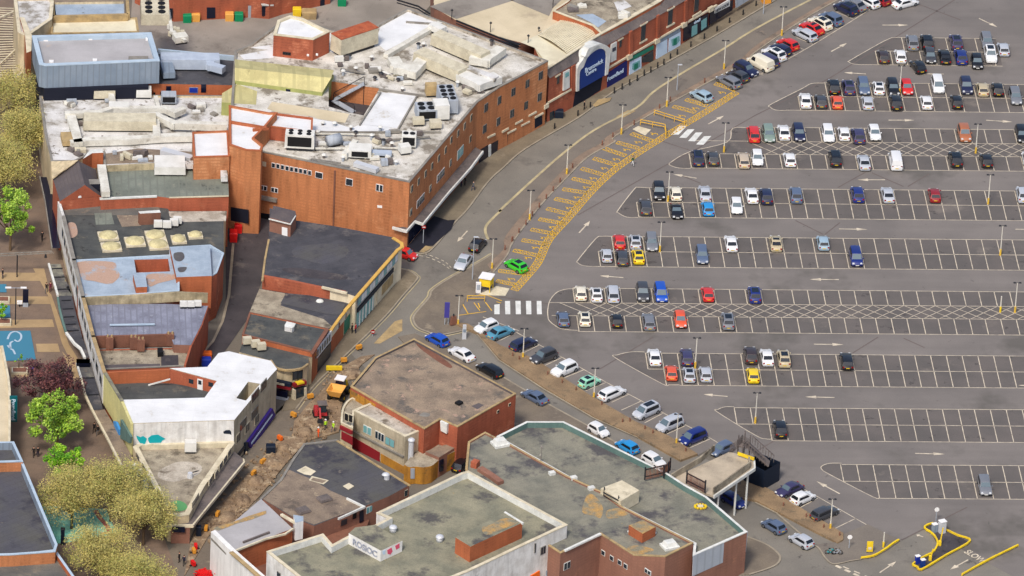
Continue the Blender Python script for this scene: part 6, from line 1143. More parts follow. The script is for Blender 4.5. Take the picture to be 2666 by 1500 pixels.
def put_car(px, col, kind, ang, label, group, extra='', z=0.0):
    first = kind not in PROTO
    if first: PROTO[kind] = car_proto(kind)
    src = PROTO[kind]; o = src if (first and not extra) else src.copy()
    if o is not src: COL.objects.link(o)
    elif first: pass
    pm = MATS['paint_'+col.replace(' ', '_')]
    src_ch = PROTO_CH.setdefault(kind, [(c, list(c.children)) for c in list(src.children)]) if first or kind in PROTO_CH else []
    keep_roof = 'roof' in extra
    if o is src:
        for c, gs in src_ch:
            if c.name.split('.')[0] == 'roof_panel' and not keep_roof: c.hide_render = False; c['drop'] = 1
        chs = [c for c, _ in src_ch]
    else:
        chs = []
        for c, gs in src_ch:
            if c.name.split('.')[0] == 'roof_panel' and not keep_roof: continue
            d = c.copy(); COL.objects.link(d); d.parent = o; chs.append(d)
            if 'drop' in d.keys(): del d['drop']
            for g in gs: e = g.copy(); COL.objects.link(e); e.parent = d
    for c in chs:
        if c.name.split('.')[0] in ('body', 'wing_mirror'): c.material_slots[0].link = 'OBJECT'; c.material_slots[0].material = pm
    if 'blackroof' in extra: pass
    p = P(T(px)[0], z+0.65); p.z = z; o.location = p; o.rotation_euler = (0, 0, ang); tag(o, label, 'van' if kind == 'van' else 'car', group)
    if o.name.split('.')[0] == 'parked_car' and kind == 'van': o.name = 'parked_van'
    return o
PROTO_CH = {}
cj = random.Random(11)
def row(phrase, items, group, ang=None):
    n_ = sorted(items, key=lambda i: T(i[0])[0][0])
    for i, it in enumerate(n_):
        px, col, kind = it[0], it[1], it[2]; d = it[3] if len(it) > 3 else 'R'; ex = it[4] if len(it) > 4 else ''
        if ang is None: a = math.pi/2 if d == 'R' else -math.pi/2
        else: a = ang if d == 'R' else ang+math.pi
        if d == 'X': a = float(ex); ex = ''
        pos = ORD[i] if len(n_) > 1 else 'only one'
        put_car(px, col, kind, a+cj.uniform(-0.03, 0.03), '%s %s, %s in %s' % (col, kind, pos, phrase), group, ex)
G_ = 'cars parked in the car park'
row('back row of farthest island', [('D 1482,400','grey','suv'),('D 1620,395','black','suv','R','roof'),('D 1893,395','purple blue','suv','R','roof'),('D 2185,385','grey','estate','F'),('D 2340,460','silver','hatchback')], G_)
row('front row of farthest island', [('D 1208,530','dark brown','hatchback'),('D 1370,525','white','hatchback'),('D 1650,525','dark grey','hatchback','F'),('D 1787,530','black','saloon'),('D 1938,535','dark blue','suv'),('D 2092,578','black','hatchback','F'),('D 2220,515','white','suv','F','roof')], G_)
row('back row of second island', [('D 742,818','black','suv','R','roof'),('D 880,822','purple blue','suv','R','roof'),('D 1022,810','slate blue','estate','F'),('D 1165,825','white','hatchback','R','roof'),('D 1300,820','black','estate','F'),('D 1430,820','red','hatchback','F'),('D 1722,800','white','people carrier','F'),('D 1990,812','navy','suv','F'),('D 2145,838','champagne','hatchback'),('D 2288,838','black','hatchback'),('D 2455,905','grey','estate','F')], G_)
row('front row of second island', [('D 475,942','white','saloon'),('D 620,952','dark grey','hatchback'),('D 772,958','orange red','hatchback'),('D 1060,965','silver','hatchback'),('D 1325,965','black','suv'),('D 1615,960','white','hatchback'),('D 1900,955','black','hatchback')], G_)
row('back row of hatched far island', [('C 2398,1265','red','people carrier'),('D 127,1258','grey green','estate','F'),('D 270,1243','white','saloon'),('D 412,1248','navy','estate','F'),('D 688,1257','white','estate','F'),('D 838,1255','white','hatchback'),('D 972,1280','purple blue','suv'),('D 1125,1252','white','hatchback','F'),('D 1973,1258','orange brown','suv','F'),('D 2515,1262','black','estate','F')], G_)
row('front row of hatched far island', [('G 1872,150','navy','people carrier','R','roof'),('G 2015,148','dark grey','hatchback'),('G 2303,165','beige','estate'),('G 2433,148','white','hatchback','F'),('H 325,160','white','hatchback'),('H 755,152','black','people carrier','R','roof'),('H 1025,185','silver','saloon'),('H 1325,180','white','van'),('H 1890,160','black','suv','R','roof'),('H 2180,168','black','hatchback'),('H 2575,150','white','hatchback')], G_)
row('back row of fourth island', [('G 1505,465','black','suv','F'),('G 1662,478','cream white','hatchback'),('G 1938,478','silver','saloon'),('G 2380,497','white','saloon'),('H 105,508','navy','suv'),('H 385,497','slate blue','suv'),('H 965,492','dark blue','suv'),('H 1250,492','silver','saloon'),('H 1692,495','dark red','hatchback'),('H 2525,492','silver','suv')], G_)
row('front row of fourth island', [('G 1378,607','dark grey','estate'),('G 1670,642','black','sports car','F'),('G 1967,622','bright blue','hatchback'),('G 2237,602','white','hatchback','F')], G_)
row('back row of fifth island', [('G 1133,933','red','hatchback'),('G 1283,935','silver','hatchback','R','roof'),('G 1437,940','grey','estate','F'),('G 2185,950','white','saloon'),('H 195,948','champagne','saloon','R','roof'),('H 640,945','pale blue','hatchback')], G_)
row('front row of fifth island', [('G 1012,1065','silver','small car'),('G 1158,1082','dark grey','estate'),('G 1310,1075','yellow','hatchback','R','roof'),('G 1912,1060','slate blue','estate','F'),('H 950,1085','dark blue','people carrier','F')], G_)
row('back row of hatched near island', [('K 768,78','cream white','hatchback'),('K 915,92','white','hatchback','R','roof'),('K 1072,90','silver','people carrier'),('K 1352,78','dark grey','suv','F'),('K 1522,82','blue','people carrier','F'),('K 1965,88','red','hatchback'),('K 2407,97','dark blue','suv','R','roof')], G_)
row('front row of hatched near island', [('K 600,322','slate blue','hatchback'),('K 805,320','cream white','hatchback','R','roof'),('K 1107,340','black','small car'),('K 1408,348','grey','estate'),('K 1707,332','orange red','hatchback','F'),('K 2155,345','grey','suv','R','roof')], G_)
row('back row of seventh island', [('K 1462,682','white','saloon'),('K 1768,682','purple blue','estate'),('K 2370,668','dark brown','suv'),('L 110,683','white','saloon'),('L 270,698','champagne','suv','R','roof'),('L 863,720','black','estate')], G_)
row('front row of seventh island', [('K 1622,830','orange red','hatchback'),('K 1790,848','silver','hatchback','R','roof'),('K 1944,843','silver','hatchback'),('K 2393,853','yellow','hatchback')], G_)
row('eighth island near the footbridge', [('L 235,1362','black','suv')], G_)
row('nearest island at the lower right', [('Q 2165,592','grey','estate','F')], G_)
# angled cars: heading taken from two surveyed points on the ground (tail, nose)
def hd(st): a, c = W(st); return math.atan2(c.y-a.y, c.x-a.x)
aTR = hd('D 785,280 605,185'); G2 = 'cars parked nose in along the long kerb'
row('angled kerb row near the top', [('D 1175,-8','dark red','hatchback'),('D 1075,18','white','hatchback'),('D 940,42','grey','saloon'),('D 858,82','navy','suv','R','roof'),('D 715,178','slate blue','suv'),('D 615,220','cream white','suv','R','roof'),('D 535,262','red','saloon','R','roof'),('D 470,322','silver','estate'),('D 310,415','red','hatchback'),('D 238,465','navy','hatchback'),('D 178,512','white','suv','R','roof')], G2, aTR)
row('angled kerb row beside the yellow bays', [('D 112,570','purple blue','people carrier'),('D 50,600','cream white','van'),('C 2325,655','navy','suv','F'),('C 2250,715','dark grey','hatchback'),('C 2165,765','grey','estate'),('C 1907,900','pale blue','hatchback'),('G 158,1162','green','hatchback','R','roof')], G2, aTR)
aBL = hd('K 600,890 800,805'); G3 = 'cars parked diagonally beside the brown planting bed'
row('diagonal row, upper stretch', [('J 2235,398','white','hatchback','F'),('J 2365,452','teal blue','saloon'),('K 225,562','navy','estate'),('K 420,683','dark grey','suv','F'),('K 615,802','white','suv','F'),('K 850,920','mint','small car','R','roof'),('K 1062,1025','white','estate'),('K 1388,1198','silver','people carrier','F','roof'),('K 1608,1320','silver','people carrier','F')], G3, aBL)
row('diagonal row by the footbridge', [('O 2372,140','dark blue','people carrier','F'),('a 1010,350','slate blue','hatchback','F'),('Q 325,628','purple blue','saloon','F'),('Q 450,708','white','hatchback'),('Q 655,852','dark grey','estate')], G3, aBL)
aST = hd('K 900,1400 200,1000'); G4 = 'cars on the sloping street'
row('line down the sloping street', [('J 1770,520','blue','hatchback'),('J 2000,655','white','saloon','R'),('J 2265,808','black','estate'),('K 335,1060','slate blue','saloon'),('K 935,1375','white','small car','F'),('O 1750,225','bright blue','hatchback'),('O 2000,355','white','hatchback','F'),('a 1230,1320','dark blue','hatchback','F'),('Q 175,975','slate blue','hatchback'),('Q 435,1112','silver','hatchback')], G4, aST)
put_car('F 2015,1125','silver','saloon', hd('F 2120,1000 1960,1230'), 'silver saloon heading down the bend toward the construction street', 'cars driving on the roads')
put_car('F 2150,965','black','hatchback', hd('F 2080,1040 2200,900'), 'black hatchback right behind the silver saloon at the junction', 'cars driving on the roads')
put_car('F 1475,1055','red','small car', hd('F 1420,1030 1520,1060'), 'red small car poking out of the alley beside the yellow edged roof', 'cars driving on the roads')
put_car('D 1537,625','black','hatchback', hd('D 1580,690 1490,570'), 'black hatchback crossing the aisle below the farthest island', 'cars driving on the roads')
put_car('D 1415,25','white','saloon', hd('D 1330,50 1500,5'), 'white saloon driving across the very top of the car park', 'cars driving on the roads')
put_car('O 190,395','black','hatchback', hd('O 130,450 260,330'), 'dark hatchback half hidden between the brown brick wing and the ochre corner', 'cars driving on the roads')
for o in list(COL.objects):
    if o.get('drop'): bpy.data.objects.remove(o)
# ================================================================== STREET FURNITURE
def copy_thing(o, loc, rz=0.0, label=None):
    c = o.copy(); COL.objects.link(c); c.location = loc; c.rotation_euler = (0, 0, rz)
    if label: c['label'] = label; LABELS.append(label)
    for ch in list(o.children):
        d = ch.copy(); COL.objects.link(d); d.parent = c
        for g in list(ch.children): e = g.copy(); COL.objects.link(e); e.parent = d
    return c
def lamp_proto(h):
    r = bpy.data.objects.new('lamp_post', None); COL.objects.link(r)
    b = MB(); b.cyl((0,0,0), (0,0,h), 0.10, 0.06, 8); b.build('pole', 'pole_white', r); b = MB(); b.cyl((0,0,0), (0,0,1.1), 0.17, 0.15, 10); b.build('yellow_base', 'base_yellow', r)
    b = MB(); b.bar((-0.45,0,h), (0.45,0,h), 0.07); b.build('cross_arm', 'dark_metal', r)
    for sx in (-1, 1): b = MB(); b.box((sx*0.42, 0, h+0.04), (0.40, 0.30, 0.14), 0, 0.7); b.build('lamp_head', 'dark_metal', r)
    return r
L0 = lamp_proto(5.2); used = False
for s_, lb_ in (('C 2118,655','beside the grey estate in the angled kerb row'),('C 1578,1005','by the far end of the yellow bays'),('C 1150,1265','on the verge near the cream slab on the lay-by'),('G 2118,95','at the left end of the hatched far island'),('D 250,335','behind the red hatchback in the angled kerb row'),
    ('D 1362,892','between the black and red cars of the second island'),('H 2080,105','in the hatched walkway of the far hatched island'),('H 2197,585','in the empty right part of the fourth island'),('H 2312,1068','in the empty right part of the fifth island'),('L 2450,268','in the hatched walkway at the right edge'),
    ('G 635,305','on the verge halfway along the yellow bays'),('G 285,735','on the verge near the lower yellow bays'),('G 1590,560','beside the cream white hatchback of the fourth island'),('G 1513,1035','beside the grey estate of the fifth island'),('F 2285,1195','on the corner above the green hatchback'),
    ('K 222,705','beside the navy estate in the diagonal row'),('K 890,1080','beside the mint small car in the diagonal row'),('K 1847,792','between the purple estate and silver cars'),('L 0,1312','in the eighth island left of the black suv'),('O 2212,210','beside the dark blue people carrier by the footbridge'),
    ('Q 708,1015','beside the dark grey estate at the lower end'),('J 1965,392','on the corner paving near the purple sign')):
    q = W1(s_); lab = 'white yellow based lamp post ' + lb_
    if not used: L0.location = q; tag(L0, lab, 'lamp post', 'lamp posts around the car park'); used = True
    else: copy_thing(L0, q, 0, lab)
for s_, h, lb_ in (('Q 1208,1182', 2.6, 'short white post with yellow base on the entrance paving'), ('L 2312,265', 2.8, 'short post with yellow base in the hatched walkway at the right')):
    q = W1(s_); t = thing('short_post', q, lb_, 'post'); b = MB(); b.cyl(q, q+Vector((0,0,h)), 0.09, n=8); b.build('pole', 'pole_white', t); b = MB(); b.cyl(q, q+Vector((0,0,1.0)), 0.16, n=8); b.build('yellow_base', 'yellow_paint', t)
for s_, h, lb_ in (('C 1675,850', 4.6, 'thin grey street lamp on the lay-by near the yellow bays'), ('F 2100,1300', 7.5, 'tall thin grey street lamp beside the silver saloon'), ('C 2490,130', 4.0, 'thin grey street lamp at the top of the lay-by')):
    q = W1(s_); t = thing('street_lamp', q, lb_, 'street lamp'); b = MB(); b.cyl(q, q+Vector((0,0,h)), 0.09, 0.05, 8); b.build('pole', 'clad_grey', t); b = MB(); b.box(q+Vector((0.25,0,h)), (0.7,0.22,0.12)); b.build('lamp_head', 'steel_light', t)
def bollards(st, m, h, lab, group, r=0.10):
    first = None
    for p in W(st):
        if first is None:
            first = bpy.data.objects.new('bollard', None); COL.objects.link(first); first.location = p; tag(first, lab, 'bollard', group)
            b = MB(); b.cyl((0,0,0), (0,0,h), r, r*0.85, 8); b.build('shaft', m, first); b = MB(); b.dome((0,0,h), r*1.2, r*1.2, 0.10, n=8, k=2); b.build('cap', m, first)
        else: copy_thing(first, p, 0, lab)
bollards('C 2420,62 2298,147 2170,222 2052,302 1932,372 1805,447 1677,522 1612,560 1550,612 1492,642 1427,684 1365,714 1300,764 1228,804 1157,844 1083,880 857,1020 740,1098 520,1220', 'bollard', 1.0, 'black bollard in the line along the arcade pavement', 'bollards on the arcade pavement', 0.13)
bollards('C 1510,1030 1610,960 1935,785 1270,1180 1070,1300 970,1375 G 690,250 572,385 507,468 442,540 375,622 310,702 250,783 184,862 118,943 52,1022 F 2480,940', 'brick_dark', 0.85, 'short red brown bollard on the verge beside the yellow bays', 'bollards on the verge', 0.12)
bollards('K 125,695 187,728 455,870 592,948 722,1018 965,1155 1230,1312 1372,1385 O 1705,15 1915,80 1990,120 2300,290 Q 265,805 480,910 555,955 795,1085 645,1010', 'brick_dark', 0.85, 'short dark post set in the brown planting bed', 'posts in the planting bed', 0.12)
# kiosk and cabinet, railings, signs
q0, q1, q2, q3 = W('b 865,302 1165,352 1262,212 962,158', 2.4); c = (q0+q2)/2; t = thing('pay_kiosk', (c.x, c.y, 0), 'small yellow kiosk with white roof beside the yellow hatched bays', 'kiosk')
b = MB(); b.prism(ccw([(q.x, q.y) for q in (q0, q1, q2, q3)]), 2.3, 2.42); b.build('roof', 'white_plain', t)
ins_ = inset([(q.x, q.y) for q in (q0, q1, q2, q3)], 0.2)
b = MB(); b.walls(ccw(ins_), 0.9, 2.3); b.build('upper_panel', 'yellow_paint', t)
for p in ins_: b = MB(); b.cyl((p[0], p[1], 0), (p[0], p[1], 2.3), 0.07, n=6); b.build('leg', 'yellow_paint', t)
q = W1('b 860,660'); t = thing('white_cabinet', q, 'white metal cabinet standing in front of the yellow kiosk', 'cabinet'); b = MB(); b.box(q+Vector((0,0.2,0.85)), (0.75, 0.5, 1.7)); b.build('body', 'white_plain', t); b = MB(); b.box(q+Vector((0,-0.06,1.0)), (0.5, 0.03, 0.9)); b.build('door_panel', 'clad_grey', t)
def railing(st, label, h=1.0, m='cap_ochre', n=0, name='railing', z=0.0):
    p = W(st, z); t = thing(name, p[0], label, 'railing'); b = MB()
    for a, c in zip(p, p[1:]):
        for hh in (h, h*0.55): b.bar(a+Vector((0,0,hh)), c+Vector((0,0,hh)), 0.09)
    b.build('rail', m, t)
    for a, c in zip(p, p[1:]):
        k = max(1, int((c-a).length/1.6))
        for i in range(k+1): q = a.lerp(c, i/k); b = MB(); b.cyl(q, q+Vector((0,0,h+0.05)), 0.06, n=6); b.build('post', m, t)
    return t
railing('b 600,860 1010,860', 'ochre double railing below the yellow kiosk', m='line_yellow'); railing('C 1460,1090 1745,1180', 'brown and yellow railing at the far end of the yellow bays', m='line_yellow'); railing('C 1330,1180 1560,1225 1570,1300', 'yellow railing beside the cream slab on the verge', m='line_yellow')
q = W1('J 1855,385'); t = thing('totem_sign', q, 'tall narrow purple totem sign on the corner paving', 'sign'); b = MB(); b.box(q+Vector((0,0,2.6)), (0.75, 0.18, 2.6)); b.build('board', 'purple_sign', t)
for dx in (-0.25, 0.25): b = MB(); b.cyl(q+Vector((dx,0,0)), q+Vector((dx,0,1.35)), 0.06, n=6); b.build('leg', 'clad_grey', t)
q = W1('J 2022,515'); t = thing('white_totem', q, 'white slim ticket totem at the top of the diagonal row', 'sign'); b = MB(); b.box(q+Vector((0,0,1.2)), (0.65, 0.35, 2.4), 0, 0.8); b.build('body', 'steel_light', t); b = MB(); b.box(q+Vector((0,-0.2,1.5)), (0.4, 0.04, 0.5)); b.build('screen', 'clad_blue', t)
q = W1('J 1920,390'); t = thing('cycle_shelter_sign', q, 'dark brown low sign board beside the lamp post on the corner', 'sign'); b = MB(); b.box(q+Vector((0,0,0.9)), (1.1, 0.5, 1.4), 0.4, 0.7); b.build('board', 'brick_dark', t); b = MB(); b.cyl(q, q+Vector((0,0,2.0)), 0.12, n=6); b.build('post', 'dark_metal', t)
for s_, lab in (('F 1635,960', 'no entry sign pair on a grey post on the fresh asphalt'), ('Q 885,1190', 'small white sign on a grey post beside the entrance paving'), ('Q 1705,930', 'white sign on a thin post above the yellow railed island'), ('J 1160,490', 'red and white road sign lying by the shop kerb')):
    q = W1(s_); t = thing('road_sign', q, lab, 'road sign'); h = 3.0 if 'pair' in lab else (2.0 if 'lying' not in lab else 0.8); b = MB(); b.cyl(q, q+Vector((0,0,h)), 0.06, n=6); b.build('post', 'clad_grey', t)
    f = 'tail_glass' if ('no entry' in lab or 'red' in lab) else 'white_plain'; b = MB(); b.cyl(q+Vector((0,-0.08,h)), q+Vector((0,-0.12,h)), 0.36, n=14); fo_ = b.build('face', f, t)
    if f == 'tail_glass': b = MB(); b.box(q+Vector((0,-0.14,h)), (0.46, 0.03, 0.13)); b.build('white_bar', 'white_plain', fo_)
# lower right exit: yellow rails and ticket machines
def tube(st, label, z=0.3, r=0.15, m='yellow_paint', name='yellow_barrier', post=True):
    p = smooth(W(st), 4); t = thing(name, p[0], label, 'barrier', 'yellow barriers at the car park entrance'); b = MB()
    for a, c in zip(p, p[1:]): b.bar(a+Vector((0,0,z)), c+Vector((0,0,z)), r*1.5, r*1.5)
    b.build('rail', m, t)
    for i in range(0, len(p), 4): b = MB(); b.cyl(p[i], p[i]+Vector((0,0,z)), 0.08, n=6); b.build('post', m, t)
    return t
tube('Q 1000,1290 1120,1270 1240,1200 1300,1155 1355,1122', 'curved yellow barrier rail along the entrance paving'); tube('Q 1950,1449 2200,1310 2480,1172', 'long straight yellow barrier rail at the bottom right corner')
tube('g 1110,285 1030,310 970,350 1000,390 1080,440 1150,520 1180,610 1150,700 1090,765 960,830 860,890', 'S shaped yellow rail on the left of the ticket island'); tube('g 1300,385 1500,480 1705,575 1320,800 930,1030 850,990 780,955 830,910', 'long yellow rail wrapping the right side of the ticket island')
ground('ticket_island', W('g 1110,290 980,350 1090,440 1180,600 1100,765 800,950 930,1020 1700,575 1290,390'), 0.12, 'asphalt_dark', 0.14)
for s_, d, m, lab in (('g 1250,410', (0.9, 0.8, 1.9), 'steel_light', 'white ticket cabinet at the top of the ticket island'), ('g 1130,400', (0.7, 0.6, 1.3), 'clad_blue', 'pale blue ticket machine beside the white cabinet'), ('g 855,905', (0.6, 0.5, 1.2), 'bin_blue', 'blue ticket machine at the left tip of the ticket island'), ('g 940,965', (0.6, 0.5, 1.2), 'sign_blue', 'blue ticket machine at the lower tip of the ticket island')):
    q = W1(s_, 0.12); t = thing('ticket_machine', q, lab, 'ticket machine'); b = MB(); b.box(q+Vector((0,0,d[2]/2)), d, 0.4); b.build('body', m, t); b = MB(); b.box(q+Vector((0,0,d[2]+0.04)), (d[0]*1.15, d[1]*1.15, 0.08), 0.4); b.build('lid', 'white_plain', t)
for s_, lab in (('g 1215,620', 'raised yellow barrier arm in the middle of the ticket island'), ('g 1060,860', 'short yellow upright barrier arm near the blue machines')):
    q = W1(s_, 0.12); t = thing('barrier_arm', q, lab, 'barrier'); b = MB(); b.bar(q, q+Vector((0.3,0,3.0 if 'middle' in lab else 1.9)), 0.16); b.build('arm', 'yellow_paint', t); b = MB(); b.box(q+Vector((0,0,0.4)), (0.4,0.4,0.8)); b.build('housing', 'yellow_paint', t)
q = W1('Q 1078,1235'); t = thing('yellow_notice', q, 'upright yellow notice board on the entrance paving', 'sign'); b = MB(); b.box(q+Vector((0,0,1.15)), (0.9, 0.14, 1.7)); b.build('board', 'yellow_paint', t); b = MB(); b.box(q+Vector((0,-0.09,0.9)), (0.5, 0.03, 0.4)); b.build('notice', 'cap_cream', t)
for dx in (-0.35, 0.35): b = MB(); b.cyl(q+Vector((dx,0,0)), q+Vector((dx,0,1)), 0.05, n=6); b.build('leg', 'dark_metal', t)
M_ = Matrix.Translation(W1('Q 2072,1263')+Vector((0,0,0.03))) @ Matrix.Rotation(hd('Q 2072,1263 1990,1300')+math.pi/2, 4, 'Z'); o_ = text_mesh('SLOW', M_, 1.3, 'line_white', None, 'road_marking', 1.3, 0.0); struct(o_)
# high street furniture
q = W1('I 145,385'); t = thing('double_lamp', q, 'tall double headed white street lamp on the high street', 'street lamp'); b = MB(); b.cyl(q, q+Vector((0,0,6.4)), 0.1, 0.07, 8); b.build('pole', 'dark_metal', t); b = MB(); b.bar(q+Vector((-1.2,0,6.4)), q+Vector((1.2,0,6.4)), 0.07); b.build('cross_arm', 'clad_grey', t)
for sx in (-1, 1): b = MB(); b.box(q+Vector((sx*1.15,0,6.45)), (0.9,0.35,0.14)); b.build('lamp_head', 'white_plain', t)
q = W1('E 160,1275'); t = thing('festoon_post', q, 'post with a long cross arm spanning the high street', 'street lamp'); b = MB(); b.cyl(q, q+Vector((0,0,3.9)), 0.1, n=8); b.build('pole', 'dark_metal', t); b = MB(); a_ = q+Vector((-3.6,0,4.0)); c_ = q+Vector((5.2,0,4.6)); b.bar(a_, c_, 0.12); b.bar(a_+Vector((0,0,-0.4)), c_+Vector((0,0,-0.3)), 0.1)
for k in range(9): p = a_.lerp(c_, k/8); b.bar(p, p+Vector((0.3,0,-0.4)), 0.08)
b.build('lattice_arm', 'cap_grey', t); 
for s_ in ('E 30,1110', 'E 395,1010'): 
    qq = q+Vector((-3.2 if '30,' in s_ else 4.3, 0, 3.5)); b = MB(); b.cyl(qq, qq+Vector((0,0,0.5)), 0.22, 0.12, 8); b.build('hanging_lamp', 'dark_metal', t)
q = W1('I 240,215'); t = thing('information_totem', q, 'dark navy information totem with grey base on the high street', 'sign'); b = MB(); b.box(q+Vector((0,0,1.9)), (0.85,0.25,2.2)); b.build('panel', 'glass_navy', t); b = MB(); b.box(q+Vector((0,0,0.4)), (0.8,0.22,0.8)); b.build('base', 'clad_grey', t)
q = W1('I 185,215'); t = thing('white_sign_board', q, 'low white box sign beside the navy information totem', 'sign'); b = MB(); b.box(q+Vector((0,0,0.8)), (0.8,0.35,0.5)); b.build('box', 'white_plain', t); b = MB(); b.cyl(q, q+Vector((0,0,0.6)), 0.08, n=6); b.build('stand', 'dark_metal', t)
for i, (s_, lab) in enumerate((('I 15,165', 'stone edged planter at the left edge by the upper blue square'), ('I 30,375', 'stone edged planter by the small green tree'), ('I 185,835', 'stone edged planter beside the dark red tree'))):
    q = W1(s_); t = thing('planter', q, lab, 'planter', 'planters on the high street'); b = MB(); b.box(q+Vector((0,0,0.25)), (2.4, 1.6, 0.5)); b.build('rim', 'cap_cream', t); b = MB(); b.box(q+Vector((0,0,0.30)), (2.0, 1.2, 0.46)); b.build('soil', 'brick_dark', t)
for i, (s_, m, lab) in enumerate((('I 298,865', 'bin_navy', 'dark litter bin left of the dark red tree'), ('I 657,870', 'bin_navy', 'dark litter bin right of the dark red tree'), ('M 590,1150', 'bin_navy', 'tall dark box between the olive trees and the mural'))):
    q = W1(s_); t = thing('litter_bin', q, lab, 'bin'); h = 1.3 if i < 2 else 2.6; b = MB(); b.box(q+Vector((0,0,h/2)), (0.55, 0.5, h)); b.build('body', m, t); b = MB(); b.box(q+Vector((0,0,h+0.05)), (0.65, 0.6, 0.12), 0, 0.8); b.build('hood', 'purple_sign' if i == 0 else 'dark_metal', t)
# wheelie bins
def bin_(s_, m, lab, d=(1.3, 1.0, 1.25), rz=0.0, z=0.0):
    q = W1(s_, z); t = thing('waste_bin', q, lab, 'bin', 'waste bins'); b = MB(); b.box(q+Vector((0,0,d[2]/2)), d, rz, 1.08); b.build('body', m, t); b = MB(); b.box(q+Vector((0,0,d[2]+0.06)), (d[0]*1.1, d[1]*1.1, 0.14), rz, 0.85); b.build('lid', m, t)
    for sx in (-1, 1): b = MB(); x = q+Vector((sx*d[0]*0.35*math.cos(rz), sx*d[0]*0.35*math.sin(rz), 0)); b.cyl(x+Vector((0,-d[1]*0.5,0.1)), x+Vector((0,-d[1]*0.5+0.08,0.1)), 0.1, n=8); b.build('castor', 'tyre', t)
bin_('A 1765,205','bin_green','green waste bin, left of the left pair by the brick warehouse'); bin_('A 1845,195','bin_orange','orange waste bin, right of the left pair by the brick warehouse'); bin_('A 2163,190','bin_orange','orange waste bin, left of the right pair by the brick warehouse'); bin_('A 2252,192','bin_green','green waste bin, right of the right pair by the brick warehouse')
bin_('B 250,120','bin_green','green waste bin beside the roller door of the warehouse'); bin_('B 445,145','yellow_paint','yellow waste bin near the warehouse corner'); bin_('B 560,165','cap_ochre','tan heap of cages near the warehouse corner', (2.2, 1.6, 1.2)); bin_('B 868,50','bin_green','green waste bin alone at the top of the yard')
bin_('E 2200,925','bin_red','larger red waste bin in the alley', (1.1, 1.5, 1.5)); bin_('E 2245,850','bin_red','smaller red waste bin behind the larger one in the alley', (1.1, 0.9, 1.3)); bin_('E 2280,775','bin_blue','left dark blue waste bin under the brick overhang'); bin_('E 2345,790','bin_blue','right dark blue waste bin under the brick overhang'); bin_('I 1945,770','bin_blue','blue waste bin in the lower alley beside the white roof'); bin_('I 1950,680','hazard_orange','orange crate in the lower alley', (1.4, 1.0, 0.6))
bin_('C 560,1110','bin_navy','dark box bin against the brick wall by the arcade'); bin_('p 1650,450','bin_navy','dark box bin on the dug up street'); bin_('p 800,1430','bin_navy','dark box bin near the tip of the triangular shop', (0.7,0.7,1.6))
# lattice canopy at the top left
t = thing('lattice_canopy', W1('A 100,400', 0), 'white slatted lattice canopy over the high street at the top left', 'canopy')
P0, P1, P2, P3 = W1('A -500,60', 5), W1('A 130,80', 5), W1('A 230,820', 5), W1('A -500,860', 5); b = MB()
for k in range(34):
    u = k/33; a = P0.lerp(P3, u); c = P1.lerp(P2, u); dz = 0.5*math.sin(u*9); b.bar(a+Vector((0,0,dz)), c, 0.14, 0.1)
b.build('slats', 'cap_cream', t)
for a, c in (('A -100,700', 'A 240,380'), ('A -100,900', 'A 270,650'), ('A 0,760', 'A 150,700'), ('A 130,720', 'A 260,830'), ('A -300,300', 'A 200,80')): b = MB(); b.bar(W1(a, 5.6), W1(c, 5.6), 0.22); b.build('strut', 'cap_cream', t)
for s_ in ('A 120,760', 'A -60,600'): q = W1(s_, 5); b = MB(); b.cyl((q.x, q.y, 0), q, 0.12, n=8); b.build('column', 'cap_cream', t)
# ================================================================== ROADWORKS
def wheel(T_, c, r, w_, ax, m='tyre'):
    b = MB(); b.cyl(c-ax*w_/2, c+ax*w_/2, r, n=14); wo = b.build('wheel', m, T_); b = MB(); b.cyl(c-ax*(w_/2+0.02), c+ax*(w_/2+0.02), r*0.45, n=10); b.build('rim', 'yellow_paint', wo)
q = W1('c 560,640'); A = hd('c 560,560 500,700')-0.1; fx = Vector((math.cos(A), math.sin(A), 0)); sy = Vector((-fx.y, fx.x, 0)); up = Vector((0,0,1))
t = thing('site_dumper', q, 'yellow site dumper with brown skip and white cab roof on the trench soil', 'dumper')
for fwd in (-1.5, 1.0):
    for sd_ in (-1, 1): wheel(t, q+fx*fwd+sy*sd_*1.0+up*0.62, 0.6, 0.5, sy)
b = MB(); b.box(q+fx*-0.4+up*1.0, (3.2, 1.2, 0.6), A); b.build('chassis', 'dark_metal', t)
b = MB(); cc_ = q+fx*1.2+up*1.7; vs = []
for z_, k in ((-0.5, 0.65), (0.55, 1.0)):
    for i, j in ((-1,-1),(1,-1),(1,1),(-1,1)): vs.append(cc_+fx*i*1.25*k+sy*j*1.2*k+up*z_)
for z_, k in ((0.55, 0.88), (-0.15, 0.6)):
    for i, j in ((-1,-1),(1,-1),(1,1),(-1,1)): vs.append(cc_+fx*i*1.25*k+sy*j*1.2*k+up*z_)
b.add(vs, [(3,2,1,0),(0,1,5,4),(1,2,6,5),(2,3,7,6),(3,0,4,7),(4,5,9,8),(5,6,10,9),(6,7,11,10),(7,4,8,11),(8,9,13,12),(9,10,14,13),(10,11,15,14),(11,8,12,15),(12,13,14,15)]); b.build('skip', 'bin_orange', t)
b = MB(); b.box(q+fx*-0.9+up*2.1, (1.3, 1.3, 1.3), A, 0.9); b.build('cab', 'glass_navy', t); b = MB(); b.box(q+fx*-0.9+up*2.85, (1.5, 1.5, 0.14), A); b.build('cab_roof', 'white_plain', t); b = MB(); b.box(q+fx*-2.1+up*1.35, (1.1, 1.4, 0.8), A, 0.8); b.build('engine_cover', 'yellow_paint', t)
